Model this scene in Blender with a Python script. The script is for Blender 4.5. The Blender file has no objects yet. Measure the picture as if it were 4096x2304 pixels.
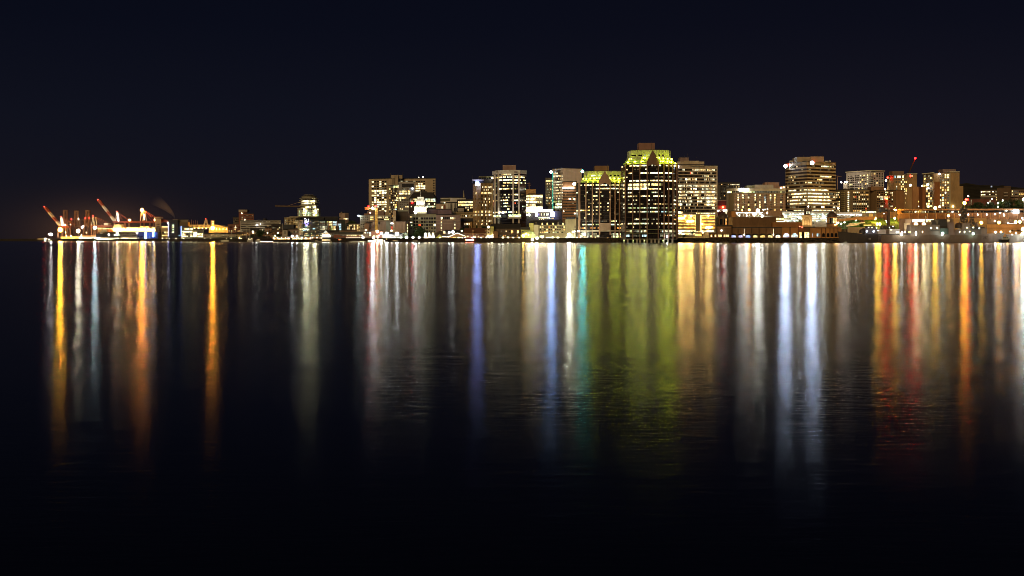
import bpy, math, random
from mathutils import Vector
rnd = random.Random(7)
SC = bpy.context.scene
COL = SC.collection
# ------------------------------------------------------------------ survey: image bearings -> world
CAM_H, YH, F = 2.5, 959.0, 5000.0
def PX(x, Y): return (x - 2048.0) / F * Y
def PZ(y, Y): return CAM_H + (YH - y) / F * Y
def W3(x, y, Y): return Vector((PX(x, Y), Y, PZ(y, Y)))
SHORE = [(-900, 3600), (-300, 2700), (120, 2100), (330, 2030), (520, 1950), (700, 1750), (900, 1550), (1100, 1400),
         (1400, 1260), (1800, 1160), (2300, 1110), (2480, 1100), (2950, 1090), (3300, 1090), (3700, 1090), (4096, 1080), (4700, 1080), (5600, 1100)]
def shoreY(px):
    for (a, A), (b, B) in zip(SHORE, SHORE[1:]):
        if px <= b: return A + (B - A) * max(0, (px - a)) / (b - a)
    return SHORE[-1][1]
def slope_f(px): return min(1.0, max(0.0, (px - 750) / 400.0))
def ground(px, Y):
    d = Y - shoreY(px)
    f = slope_f(px)
    if d < 60: return 4.0
    if d < 460: return 4.0 + 16.0 * f * (d - 60) / 400.0
    return 4.0 + 16.0 * f
# ------------------------------------------------------------------ materials
MATS = {}
BALL = .62
def new_mat(name):
    m = bpy.data.materials.new(name); m.use_nodes = True
    nt = m.node_tree; nt.nodes.clear()
    return m, nt, nt.nodes, nt.links
def wall(name, col, rough=0.85, var=0.22, scale=0.12, metal=0.0, spec=0.3, streak=True):
    if name in MATS: return MATS[name]
    m, nt, N, L = new_mat(name)
    out = N.new('ShaderNodeOutputMaterial'); b = N.new('ShaderNodeBsdfPrincipled')
    b.inputs['Roughness'].default_value = rough; b.inputs['Metallic'].default_value = metal
    b.inputs['Specular IOR Level'].default_value = spec
    geo = N.new('ShaderNodeNewGeometry'); mp = N.new('ShaderNodeMapping')
    mp.inputs['Scale'].default_value = (1, 1, 0.35 if streak else 1)
    L.new(geo.outputs['Position'], mp.inputs['Vector'])
    n1 = N.new('ShaderNodeTexNoise'); n1.inputs['Scale'].default_value = scale; n1.inputs['Detail'].default_value = 6
    n1.inputs['Roughness'].default_value = 0.65
    L.new(mp.outputs[0], n1.inputs['Vector'])
    mr = N.new('ShaderNodeMapRange'); mr.inputs['From Min'].default_value = .3; mr.inputs['From Max'].default_value = .7
    mr.inputs['To Min'].default_value = 1 - var * 1.3; mr.inputs['To Max'].default_value = 1 + var * .7
    L.new(n1.outputs['Fac'], mr.inputs['Value'])
    mx = N.new('ShaderNodeVectorMath'); mx.operation = 'SCALE'; mx.inputs[0].default_value = col[:3]
    L.new(mr.outputs[0], mx.inputs['Scale']); L.new(mx.outputs[0], b.inputs['Base Color'])
    L.new(b.outputs[0], out.inputs[0])
    MATS[name] = m
    return m
def lit(name, col, s, var=True, lo=.3, hi=1.7, scale=.7):
    """something that gives off light: a lit room behind glass, a lamp, a sign"""
    if name in MATS: return MATS[name]
    m, nt, N, L = new_mat(name)
    out = N.new('ShaderNodeOutputMaterial'); e = N.new('ShaderNodeEmission')
    e.inputs['Color'].default_value = (*col, 1); e.inputs['Strength'].default_value = s
    m.cycles.emission_sampling = 'NONE' if s < 8 else 'AUTO'
    if var:   # rooms differ: blinds, furniture, lamps near or far from the pane
        geo = N.new('ShaderNodeNewGeometry')
        n1 = N.new('ShaderNodeTexNoise'); n1.inputs['Scale'].default_value = scale; n1.inputs['Detail'].default_value = 3
        L.new(geo.outputs['Position'], n1.inputs['Vector'])
        mr = N.new('ShaderNodeMapRange'); mr.inputs['From Min'].default_value = .35; mr.inputs['From Max'].default_value = .65
        mr.inputs['To Min'].default_value = lo * s; mr.inputs['To Max'].default_value = hi * s
        L.new(n1.outputs['Fac'], mr.inputs['Value']); L.new(mr.outputs[0], e.inputs['Strength'])
        n5 = N.new('ShaderNodeTexNoise'); n5.inputs['Scale'].default_value = .23; n5.inputs['Detail'].default_value = 1; L.new(geo.outputs['Position'], n5.inputs['Vector'])
        r5 = N.new('ShaderNodeMapRange'); r5.inputs['From Min'].default_value = .38; r5.inputs['From Max'].default_value = .62; L.new(n5.outputs['Fac'], r5.inputs['Value'])
        x5 = N.new('ShaderNodeMix'); x5.data_type = 'RGBA'; L.new(r5.outputs[0], x5.inputs['Factor'])
        x5.inputs[6].default_value = (col[0], col[1] * .86, col[2] * .62, 1); x5.inputs[7].default_value = (col[0] * .9, min(1, col[1] * 1.16), min(1, col[2] * 1.5), 1)
        L.new(x5.outputs[2], e.inputs['Color'])
    L.new(e.outputs[0], out.inputs[0])
    MATS[name] = m
    return m
def glass(name, col, rough=.18):
    if name in MATS: return MATS[name]
    m = wall(name, col, rough=rough, var=.3, scale=.2, spec=.6)
    return m
K = {
 'w': lit('room_light_white', (1, .75, .38), 1.35), 'W': lit('room_light_bright', (1, .78, .40), 3.0),
 'y': lit('room_light_warm', (1, .62, .22), .95), 'Y': lit('room_light_warm_bright', (1, .68, .24), 2.3),
 'o': lit('room_light_orange', (1, .42, .10), 1.0), 'O': lit('room_light_orange_bright', (1, .48, .10), 3.0),
 'g': lit('room_light_greenish', (.80, .92, .40), .6), 'G': lit('room_light_green_white', (.85, 1, .50), 1.5),
 'b': lit('room_light_cool', (.55, .75, 1), 1.1), 'm': lit('room_light_dim', (1, .78, .40), .28),
 'n': lit('room_light_faint', (1, .75, .42), .10), 'v': lit('room_light_violet', (.40, .35, 1), 1.0),
 'r': lit('room_light_red', (1, .12, .05), 1.2),
 'd': glass('dark_window_glass', (.014, .014, .016)), 'k': glass('grey_window_glass', (.05, .05, .048), .3),
}
# ------------------------------------------------------------------ meshes
class MB:
    def __init__(s): s.v = []; s.f = []; s.mi = []; s.cur = 0
    def face(s, pts):
        i = len(s.v); s.v += [tuple(p) for p in pts]; s.f.append(tuple(range(i, i + len(pts)))); s.mi.append(s.cur)
    def box(s, x0, x1, y0, y1, z0, z1):
        i = len(s.v)
        s.v += [(x0,y0,z0),(x1,y0,z0),(x1,y1,z0),(x0,y1,z0),(x0,y0,z1),(x1,y0,z1),(x1,y1,z1),(x0,y1,z1)]
        for q in ((0,3,2,1),(4,5,6,7),(0,1,5,4),(1,2,6,5),(2,3,7,6),(3,0,4,7)):
            s.f.append(tuple(i + k for k in q)); s.mi.append(s.cur)
        return s
    def prism(s, poly, z0, z1, poly1=None):
        poly1 = poly1 or poly; n = len(poly); i = len(s.v)
        s.v += [(p[0], p[1], z0) for p in poly] + [(p[0], p[1], z1) for p in poly1]
        for k in range(n):
            k2 = (k + 1) % n
            s.f.append((i + k, i + k2, i + n + k2, i + n + k)); s.mi.append(s.cur)
        s.f.append(tuple(i + k for k in reversed(range(n)))); s.mi.append(s.cur)
        s.f.append(tuple(i + n + k for k in range(n))); s.mi.append(s.cur)
        return s
    def bar(s, a, b, w, w2=None):
        a = Vector(a); b = Vector(b); d = (b - a).normalized(); w2 = w if w2 is None else w2
        u = d.cross(Vector((0, 1, 0)))
        if u.length < .01: u = Vector((1, 0, 0))
        u.normalize(); t = d.cross(u).normalized(); i = len(s.v)
        for p, ww in ((a, w), (b, w2)):
            for su, st in ((-1,-1),(1,-1),(1,1),(-1,1)): s.v.append(tuple(p + u * su * ww / 2 + t * st * ww / 2))
        for q in ((0,3,2,1),(4,5,6,7),(0,1,5,4),(1,2,6,5),(2,3,7,6),(3,0,4,7)):
            s.f.append(tuple(i + k for k in q)); s.mi.append(s.cur)
        return s
    def rev(s, c, prof, n=16):
        """surface of revolution about a vertical axis; prof = [(radius, z)]"""
        i = len(s.v); m = len(prof)
        for r, z in prof:
            for k in range(n):
                a = 2 * math.pi * k / n
                s.v.append((c[0] + r * math.cos(a), c[1] + r * math.sin(a), z))
        for j in range(m - 1):
            for k in range(n):
                k2 = (k + 1) % n
                s.f.append((i + j*n + k, i + j*n + k2, i + (j+1)*n + k2, i + (j+1)*n + k)); s.mi.append(s.cur)
        s.f.append(tuple(i + (m-1)*n + k for k in range(n))); s.mi.append(s.cur)
        return s
    def ball(s, c, r, n=8, m=5):
        r = r * BALL
        prof = [(max(.02 * r, r * math.sin(math.pi * j / m)), c[2] - r * math.cos(math.pi * j / m)) for j in range(m + 1)]
        return s.rev(c, prof, n)
    def build(s, name, mat, parent=None, smooth=False, kind=None):
        me = bpy.data.meshes.new(name)
        off = Vector(parent['org']) if parent is not None and 'org' in parent else Vector((0, 0, 0))
        if parent is not None and 'org' not in parent and parent.parent is not None: off = Vector(parent.parent['org'])
        me.from_pydata([(x - off.x, y - off.y, z - off.z) for x, y, z in s.v], [], s.f)
        mats = mat if isinstance(mat, (list, tuple)) else [mat]
        for m_ in mats: me.materials.append(m_)
        if len(mats) > 1: me.polygons.foreach_set('material_index', s.mi)
        if smooth: me.polygons.foreach_set('use_smooth', [True] * len(s.f))
        me.update()
        o = bpy.data.objects.new(name, me); COL.objects.link(o)
        if parent is not None: o.parent = parent
        if kind: o['kind'] = kind
        return o
def thing(name, label, cat, loc, group=None):
    o = bpy.data.objects.new(name, None); COL.objects.link(o)
    o.location = loc; o['org'] = tuple(loc); o.empty_display_size = 2
    o['label'] = label; o['category'] = cat
    if group: o['group'] = group
    return o
def struct(name, mb, mat, **k):
    o = mb.build(name, mat, None, **k); o['kind'] = 'structure'; return o
def wpat(n, spec):
    """'w5d2' -> n letters, lit rooms tending to run together"""
    if not any(c.isdigit() for c in spec):
        if len(spec) == n: return spec
        return ''.join(spec[int(i * len(spec) / n)] for i in range(n))
    ks, ws = [], []
    i = 0
    while i < len(spec):
        ks.append(spec[i]); i += 1; q = ''
        while i < len(spec) and spec[i].isdigit(): q += spec[i]; i += 1
        ws.append(int(q or 1))
    out = []; c = None
    for _ in range(n):
        if c is None or rnd.random() > .35: c = rnd.choices(ks, ws)[0]
        out.append(c)
    return ''.join(out)
ROOF = wall('dark_roof_felt', (.05, .048, .045))
class Bld:
    def __init__(s, name, label, front, top, mat, depth=28, cat='building', group=None, base=None, cap=None, roof=True, capo=.35, wallname='wall'):
        """front: [(bearing, distance)] left to right along the side that faces the water"""
        s.fr = [(PX(x, Y), Y) for x, Y in front]; s.pf = front
        s.Y = min(Y for _, Y in front)
        s.back = [(x * (1 + depth / max(Y, 1)) if abs(x) > 1 else x, Y + depth) for x, Y in reversed(s.fr)]
        s.poly = s.fr + s.back
        mid = front[len(front) // 2]
        s.base = ground(mid[0], s.Y + depth / 2) - .6 if base is None else base
        s.top = PZ(top, s.Y)
        cx = (s.fr[0][0] + s.fr[-1][0]) / 2
        s.root = thing(name, label, cat, (cx, s.Y + depth / 2, s.base), group)
        s.mat = mat; s.depth = depth
        MB().prism(s.poly, s.base, s.top).build(wallname, mat, s.root)
        if roof:
            s.cap = cap or ROOF
            g = capo; c = Vector((sum(p[0] for p in s.poly) / len(s.poly), sum(p[1] for p in s.poly) / len(s.poly)))
            q = [(p[0] + math.copysign(g, p[0] - c.x), p[1] + math.copysign(g, p[1] - c.y)) for p in s.poly]
            MB().prism(q, s.top + .01, s.top + .55).build('roof', s.cap, s.root)
        s.win_objs = []; s.rest = []
    def scaled(s, k, kx=None):
        cx = sum(p[0] for p in s.poly) / len(s.poly); cy = sum(p[1] for p in s.poly) / len(s.poly)
        kx = k if kx is None else kx
        return [(cx + (p[0] - cx) * kx, cy + (p[1] - cy) * k) for p in s.poly]
    def hit(s, px):
        k = (px - 2048.0) / F
        for (ax, ay), (bx, by) in zip(s.fr, s.fr[1:]):
            den = (bx - ax) - k * (by - ay)
            if abs(den) < 1e-9: continue
            t = (k * ay - ax) / den
            if -1e-6 <= t <= 1 + 1e-6:
                n = Vector((by - ay, -(bx - ax))).normalized()
                if n.y > 0: n = -n
                return Vector((ax + t * (bx - ax), ay + t * (by - ay))), n
        a, b = (s.fr[0], s.fr[1]) if px < s.pf[0][0] else (s.fr[-2], s.fr[-1])
        n = Vector((b[1] - a[1], -(b[0] - a[0]))).normalized()
        if n.y > 0: n = -n
        p = s.fr[0] if px < s.pf[0][0] else s.fr[-1]
        return Vector(p), n
    def zz(s, y): return PZ(y, s.Y)
    def quad(s, mb, x0, x1, y0, y1, off=.08):
        a, n = s.hit(x0 + 1e-3); b, n2 = s.hit(x1 - 1e-3); n = (n + n2).normalized()
        a = a + n * off; b = b + n * off; z0, z1 = s.zz(y1), s.zz(y0)
        mb.face([(a.x, a.y, z0), (b.x, b.y, z0), (b.x, b.y, z1), (a.x, a.y, z1)])
    def win(s, x0, x1, n, ys, h, spec, gap=.3, off=.08):
        """rows of separate windows: ys their centre heights, spec one string or one per row"""
        w = (x1 - x0) / n
        for j, y in enumerate(ys):
            sp = spec if isinstance(spec, str) else spec[j % len(spec)]
            for i, c in enumerate(wpat(n, sp)):
                if c in '. ': continue
                a = x0 + w * (i + gap / 2)
                s.rest.append((c, a, a + w * (1 - gap), y - h / 2, y + h / 2, off))
        return s
    def close(s, most=100, name='window'):
        order = sorted(range(len(s.rest)), key=lambda i: ({'d': 2, 'k': 2, 'n': 1}.get(s.rest[i][0], 0), rnd.random()))
        for i in order[:most]:
            c, a, b, y0, y1, off = s.rest[i]
            mb = MB(); s.quad(mb, a, b, y0, y1, off); mb.build(name, K[c], s.root)
        if len(order) > most:
            mb = MB(); keys = []
            for i in order[most:]:
                c, a, b, y0, y1, off = s.rest[i]
                if c not in keys: keys.append(c)
                mb.cur = keys.index(c); s.quad(mb, a, b, y0, y1, off)
            mb.build('windows', [K[c] for c in keys], s.root, kind='stuff')
        s.rest = []
        return s
    def box(s, name, x0, x1, y0, y1, mat, proud=.5, depth=None, parent=None):
        """a block standing proud of the facade, or on the roof when it is above the top"""
        Y = min(s.hit(x0)[0].y, s.hit(x1)[0].y) if False else s.Y
        d = s.depth * .6 if depth is None else depth
        mb = MB(); Ya = Y - proud
        mb.box(PX(x0, Ya), PX(x1, Ya), Ya, Ya + d, PZ(y1, Ya), PZ(y0, Ya))
        return mb.build(name, mat, parent or s.root)
    def strip(s, name, x0, x1, y0, y1, mat, proud=.25, parent=None):
        """a band that follows the facade round its corners"""
        xs = [x0] + [p for p, _ in s.pf if x0 + .5 < p < x1 - .5] + [x1]
        mb = MB()
        for a, b in zip(xs, xs[1:]):
            pa, n = s.hit(a + 1e-3 if a != xs[0] else a); pb, n2 = s.hit(b - 1e-3)
            pm, nm = s.hit((a + b) / 2)
            z0, z1 = s.zz(y1), s.zz(y0)
            fa, fb = pa + nm * proud, pb + nm * proud
            mb.prism([(fa.x, fa.y), (fb.x, fb.y), (pb.x, pb.y), (pa.x, pa.y)], z0, z1)
        return mb.build(name, mat, parent or s.root)
    def roofbox(s, name, x0, x1, y0, mat, back=4, depth=12):
        Ya = s.Y + back; mb = MB()
        mb.box(PX(x0, Ya), PX(x1, Ya), Ya, Ya + depth, s.top + .02, PZ(y0, Ya))
        return mb.build(name, mat, s.root)
    def lamp(s, x, y, r, mat, proud=.8, name='floodlight'):
        p, n = s.hit(x); c = (p.x + n.x * proud, p.y + n.y * proud, PZ(y, s.Y))
        o = MB().ball(c, r).build(name, mat, s.root)
        if r >= 1.9:      # added dark cup behind each large lamp keeps its light off the facade
            q = r * BALL * 1.12; e = r * BALL + .1; m = MB(); n = 14; i0 = 0
            ring = lambda yy, k: [(c[0] + q * k * math.cos(2 * math.pi * j / n), c[1] + yy, c[2] + q * k * math.sin(2 * math.pi * j / n)) for j in range(n)]
            A, B_, C_, D = ring(-e, 1), ring(e, 1), ring(e + .25, 1.1), ring(-e, 1.1)
            for u, v in ((A, B_), (C_, D)):
                for j in range(n): m.face([u[j], u[(j + 1) % n], v[(j + 1) % n], v[j]])
            m.face(B_); m.face(C_[::-1])
            m.build('spill_shield', ROOF, s.root)
        return o
    def mast(s, x, ytop, w=.25, name='antenna', mat=None, back=6):
        Ya = s.Y + back
        return MB().bar((PX(x, Ya), Ya, s.top), (PX(x, Ya), Ya, PZ(ytop, Ya)), w, w * .5).build(name, mat or ROOF, s.root)
def text(parent, body, x, y, Y, hpx, mat, name='lettering', wpx=None, proud=.3, serif=False):
    cu = bpy.data.curves.new(name, 'FONT'); cu.body = body; cu.size = 1.0; cu.extrude = .02; cu.align_x = 'CENTER'; cu.align_y = 'CENTER'
    t = bpy.data.objects.new('t', cu); COL.objects.link(t)
    bpy.context.view_layer.update()
    me = bpy.data.meshes.new_from_object(t.evaluated_get(bpy.context.evaluated_depsgraph_get()))
    bpy.data.objects.remove(t)
    vs = [v.co.copy() for v in me.vertices]; x0 = min(v.x for v in vs); x1 = max(v.x for v in vs); y0 = min(v.y for v in vs); y1 = max(v.y for v in vs)
    Ya = Y - proud; H = hpx / F * Ya; Wd = wpx / F * Ya if wpx else H * (x1 - x0) / (y1 - y0)
    off = Vector(parent['org']); c = W3(x, y, Ya)
    for v, q in zip(me.vertices, vs):
        v.co = (c.x + ((q.x - x0) / (x1 - x0) - .5) * Wd - off.x, c.y - q.z * 8 - off.y, c.z + ((q.y - y0) / (y1 - y0) - .5) * H - off.z)
    me.materials.clear(); me.materials.append(mat)
    o = bpy.data.objects.new(name, me); COL.objects.link(o); o.parent = parent
    return o
def gabled(name, label, x0, x1, ye, yr, Y, wallm, roofm, depth=14, ridge='x', cat='building', group=None, base=None, over=.5):
    """a building with a pitched roof; ridge 'x' runs along the shore, 'y' shows its gable to the water"""
    b = Bld(name, label, [(x0, Y), (x1, Y)], ye, wallm, depth=depth, cat=cat, group=group, base=base, roof=False)
    X0, X1 = PX(x0, Y) - over, PX(x1, Y) + over; ze, zr = b.top, PZ(yr, Y); Ya, Yb = Y - over, Y + depth + over
    mb = MB(); t = .35
    if ridge == 'x':
        ym = Y + depth / 2
        mb.prism([(0, 0)] * 3, 0, 0); mb = MB()
        A = [(X0, Ya, ze - .3), (X0, ym, zr), (X0, Yb, ze - .3)]; B = [(X1, p[1], p[2]) for p in A]
        mb.face([A[0], B[0], B[1], A[1]]); mb.face([A[1], B[1], B[2], A[2]]); mb.face(A); mb.face(B[::-1]); mb.face([A[0], A[2], B[2], B[0]])
    else:
        xm = (X0 + X1) / 2
        A = [(X0, Ya, ze - .3), (xm, Ya, zr), (X1, Ya, ze - .3)]; B = [(p[0], Yb, p[2]) for p in A]
        mb.face([A[0], B[0], B[1], A[1]]); mb.face([A[1], B[1], B[2], A[2]]); mb.face([A[0], A[2], B[2], B[0]]); mb.face(B[::-1])
        g = MB(); yy = Y - .02
        g.prism([(PX(x0, Y), 0), (xm, 0), (PX(x1, Y), 0)], 0, 1); g = MB()
        q = [(PX(x0, Y), ze - .01), (PX(x1, Y), ze - .01), (xm, zr - .5)]
        fr = [(p[0], Ya - .05, p[1]) for p in q]; bk = [(p[0], Y + 1, p[1]) for p in q]
        g.face(fr); g.face(bk[::-1])
        for k in range(3): g.face([fr[k], bk[k], bk[(k + 1) % 3], fr[(k + 1) % 3]])
        g.build('gable', wallm, b.root)
    mb.build('roof', roofm, b.root)
    return b
LAMP_GAIN = [.40]
POLE = wall('galvanised_pole', (.22, .22, .21), rough=.6, metal=.2)
def lamp(x, y, Y, r, mat, label, group=None, name='street_lamp', base=None, arm=0.0):
    z = PZ(y, Y); g = ground(x, Y) if base is None else base
    X = PX(x, Y); root = thing(name, label, 'street lamp' if name == 'street_lamp' else 'light', (X, Y, g), group)
    MB().bar((X - arm, Y, g), (X - arm, Y, z + (.3 if arm else -r * .6)), .22, .14).build('pole', POLE, root)
    if arm: MB().bar((X - arm, Y, z + .3), (X, Y, z + r * .5), .12).build('arm', POLE, root)
    MB().ball((X, Y, z), r).build('lamp_head', mat, root)
    return root
def E(col, s):
    n = 'lamp_light_%02d%02d%02d_%d_%d' % (col[0] * 50, col[1] * 50, col[2] * 50, s, LAMP_GAIN[0] * 100)
    return lit(n, col, s * LAMP_GAIN[0], var=False)
LEAF = wall('dark_foliage', (.045, .075, .028), rough=.7, var=.5, scale=.5, streak=False)
LEAF2 = wall('grassy_foliage', (.07, .13, .035), rough=.7, var=.5, scale=.5, streak=False)
BARK = wall('bark', (.09, .06, .04))
def tree(x, ytop, w, label, Y, group=None, ybase=None, mat=None, n=260, conic=False):
    g = ground(x, Y) if ybase is None else PZ(ybase, Y)
    zt = PZ(ytop, Y); H = zt - g; R = w / 2 / F * Y; X = PX(x, Y)
    root = thing('tree', label, 'tree', (X, Y, g), group)
    MB().bar((X, Y, g - .3), (X + R * .05, Y, g + H * .6), max(.3, H * .05), .12).build('trunk', BARK, root)
    mb = MB(); rr = random.Random(int(x * 7 + ytop)); s = max(.35, R * .16)
    lobes = [(Vector((X + rr.uniform(-.5, .5) * R, Y + rr.uniform(-.5, .5) * R, g + H * rr.uniform(.38, .85))), R * rr.uniform(.35, .6)) for _ in range(8)]
    for _ in range(n):
        if conic:
            t = rr.random() ** .7; a = rr.uniform(0, 6.28); q = R * (1 - t) * rr.uniform(.3, 1.05)
            c = Vector((X + q * math.cos(a), Y + q * math.sin(a), g + H * (.08 + .9 * t)))
        else:
            l, q = rr.choice(lobes); d = Vector((rr.gauss(0, 1), rr.gauss(0, 1), rr.gauss(0, 1))).normalized() * q * rr.uniform(.5, 1)
            c = l + d; c.z = min(c.z, zt)
        u = Vector((rr.gauss(0, 1), rr.gauss(0, 1), rr.gauss(0, 1))).normalized(); v = u.orthogonal().normalized(); k = s * rr.uniform(.6, 1.4)
        mb.face([c - u * k, c - v * k * .7, c + u * k, c + v * k * .7])
    mb.build('crown', mat or LEAF, root)
    return root
# ------------------------------------------------------------------ setting
def make_world():
    w = bpy.data.worlds.new('World'); SC.world = w; w.use_nodes = True
    nt = w.node_tree; N = nt.nodes; L = nt.links; N.clear()
    out = N.new('ShaderNodeOutputWorld'); bg = N.new('ShaderNodeBackground'); bg2 = N.new('ShaderNodeBackground')
    sky = N.new('ShaderNodeTexSky'); sky.sky_type = 'NISHITA'; sky.sun_disc = False
    sky.sun_elevation = math.radians(-9); sky.sun_rotation = math.radians(200)
    bg.inputs['Strength'].default_value = .05
    L.new(sky.outputs[0], bg.inputs['Color'])
    tc = N.new('ShaderNodeTexCoord'); sep = N.new('ShaderNodeSeparateXYZ'); L.new(tc.outputs['Generated'], sep.inputs[0])
    cr = N.new('ShaderNodeValToRGB'); el = cr.color_ramp.elements     # night sky: town glow low down, deep blue above
    mr = N.new('ShaderNodeMapRange'); mr.inputs['From Min'].default_value = -.02; mr.inputs['From Max'].default_value = .5
    L.new(sep.outputs['Z'], mr.inputs['Value']); L.new(mr.outputs[0], cr.inputs[0])
    pts = [(0.0, (.0088, .0070, .0098)), (.07, (.0082, .0071, .0108)), (.13, (.0064, .0064, .0116)), (.22, (.0049, .0056, .0116)), (.36, (.0029, .0037, .0092)), (.6, (.0018, .0025, .0072)), (1, (.0010, .0014, .005))]
    while len(el) < len(pts): el.new(.5)
    for e, (p, c) in zip(el, pts): e.position = p; e.color = (*c, 1)
    # glow over the container port: falls off with bearing and height
    nrm = N.new('ShaderNodeVectorMath'); nrm.operation = 'NORMALIZE'; L.new(tc.outputs['Generated'], nrm.inputs[0])
    def glow(px, py, col, width, s):
        d = Vector(((px - 2048) / F, 1, (YH - py) / F)).normalized()
        sb = N.new('ShaderNodeVectorMath'); sb.operation = 'SUBTRACT'; L.new(nrm.outputs[0], sb.inputs[0]); sb.inputs[1].default_value = d
        sc = N.new('ShaderNodeVectorMath'); sc.operation = 'MULTIPLY'; L.new(sb.outputs[0], sc.inputs[0]); sc.inputs[1].default_value = (1, 1, 2.2)
        ln = N.new('ShaderNodeVectorMath'); ln.operation = 'LENGTH'; L.new(sc.outputs[0], ln.inputs[0])
        m1 = N.new('ShaderNodeMath'); m1.operation = 'DIVIDE'; L.new(ln.outputs['Value'], m1.inputs[0]); m1.inputs[1].default_value = width
        m2 = N.new('ShaderNodeMath'); m2.operation = 'POWER'; L.new(m1.outputs[0], m2.inputs[0]); m2.inputs[1].default_value = 1.5
        m3 = N.new('ShaderNodeMath'); m3.operation = 'MULTIPLY'; L.new(m2.outputs[0], m3.inputs[0]); m3.inputs[1].default_value = -1
        m4 = N.new('ShaderNodeMath'); m4.operation = 'EXPONENT'; L.new(m3.outputs[0], m4.inputs[0])
        e = N.new('ShaderNodeBackground'); e.inputs['Color'].default_value = (*col, 1)
        m5 = N.new('ShaderNodeMath'); m5.operation = 'MULTIPLY'; L.new(m4.outputs[0], m5.inputs[0]); m5.inputs[1].default_value = s
        L.new(m5.outputs[0], e.inputs['Strength']); return e
    g1 = glow(400, 925, (1, .45, .18), .032, .085)
    g2 = glow(3500, 950, (1, .50, .45), .22, .006)
    L.new(cr.outputs[0], bg2.inputs['Color'])
    def add(a, b):
        s_ = N.new('ShaderNodeAddShader'); L.new(a, s_.inputs[0]); L.new(b, s_.inputs[1]); return s_.outputs[0]
    L.new(add(add(bg.outputs[0], bg2.outputs[0]), add(g1.outputs[0], g2.outputs[0])), out.inputs[0])
    # added warm fill sun from behind the camera, lifting the facades
    sd = bpy.data.lights.new('facade_fill', 'SUN'); sd.energy = 1.35; sd.color = (1, .69, .35); sd.angle = math.radians(18)
    so = bpy.data.objects.new('facade_fill', sd); COL.objects.link(so)
    d = Vector((.35, 1, -.42)).normalized(); so.rotation_euler = d.to_track_quat('-Z', 'Y').to_euler()
def make_water():
    mb = MB(); mb.face([(-9000, -60, 0), (9000, -60, 0), (9000, 16000, 0), (-9000, 16000, 0)])
    m, nt, N, L = new_mat('harbour_water')
    out = N.new('ShaderNodeOutputMaterial'); g = N.new('ShaderNodeBsdfAnisotropic'); g.distribution = 'BECKMANN'
    df = N.new('ShaderNodeBsdfDiffuse'); df.inputs['Color'].default_value = (.002, .003, .005, 1)
    g.inputs['Color'].default_value = (.95, .97, 1, 1)
    geo = N.new('ShaderNodeNewGeometry'); mp = N.new('ShaderNodeMapping'); mp.inputs['Scale'].default_value = (.33, 1, 1)
    mp.inputs['Rotation'].default_value = (0, 0, math.radians(4))
    L.new(geo.outputs['Position'], mp.inputs['Vector'])
    n1 = N.new('ShaderNodeTexNoise'); n1.inputs['Scale'].default_value = 6.0; n1.inputs['Detail'].default_value = 3; n1.inputs['Roughness'].default_value = .55
    n2 = N.new('ShaderNodeTexNoise'); n2.inputs['Scale'].default_value = .45; n2.inputs['Detail'].default_value = 2
    mpb = N.new('ShaderNodeMapping'); mpb.inputs['Scale'].default_value = (.07, 1, 1); mpb.inputs['Rotation'].default_value = (0, 0, math.radians(-3))
    L.new(geo.outputs['Position'], mpb.inputs['Vector'])
    L.new(mp.outputs[0], n1.inputs['Vector']); L.new(mpb.outputs[0], n2.inputs['Vector'])
    n4 = N.new('ShaderNodeTexNoise'); n4.inputs['Scale'].default_value = 1.9; n4.inputs['Detail'].default_value = 2; L.new(mpb.outputs[0], n4.inputs['Vector'])
    a = N.new('ShaderNodeMath'); a.operation = 'MULTIPLY_ADD'; L.new(n2.outputs['Fac'], a.inputs[0]); a.inputs[1].default_value = 1.0; L.new(n1.outputs['Fac'], a.inputs[2])
    a4 = N.new('ShaderNodeMath'); a4.operation = 'MULTIPLY_ADD'; L.new(n4.outputs['Fac'], a4.inputs[0]); a4.inputs[1].default_value = .55; L.new(a.outputs[0], a4.inputs[2]); a = a4
    bp = N.new('ShaderNodeBump'); bp.inputs['Strength'].default_value = 1.0; bp.inputs['Distance'].default_value = WATER['bump']
    L.new(a.outputs[0], bp.inputs['Height'])
    # slow patches of wind: slightly rougher and smoother water
    mp2 = N.new('ShaderNodeMapping'); mp2.inputs['Scale'].default_value = (.004, .03, 1); L.new(geo.outputs['Position'], mp2.inputs['Vector'])
    n3 = N.new('ShaderNodeTexNoise'); n3.inputs['Scale'].default_value = 1; n3.inputs['Detail'].default_value = 3; L.new(mp2.outputs[0], n3.inputs['Vector'])
    mr = N.new('ShaderNodeMapRange'); mr.inputs['From Min'].default_value = .3; mr.inputs['From Max'].default_value = .7
    mr.inputs['To Min'].default_value = WATER['rough'] * .93; mr.inputs['To Max'].default_value = WATER['rough'] * 1.07
    L.new(n3.outputs['Fac'], mr.inputs['Value']); L.new(mr.outputs[0], g.inputs['Roughness'])
    L.new(bp.outputs[0], g.inputs['Normal'])
    fr = N.new('ShaderNodeFresnel'); fr.inputs['IOR'].default_value = 1.33
    mx = N.new('ShaderNodeMixShader'); L.new(fr.outputs[0], mx.inputs[0]); L.new(df.outputs[0], mx.inputs[1]); L.new(g.outputs[0], mx.inputs[2])
    L.new(mx.outputs[0], out.inputs[0])
    struct('water', mb, m)
WATER = {'rough': .179, 'bump': .0046}
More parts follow.
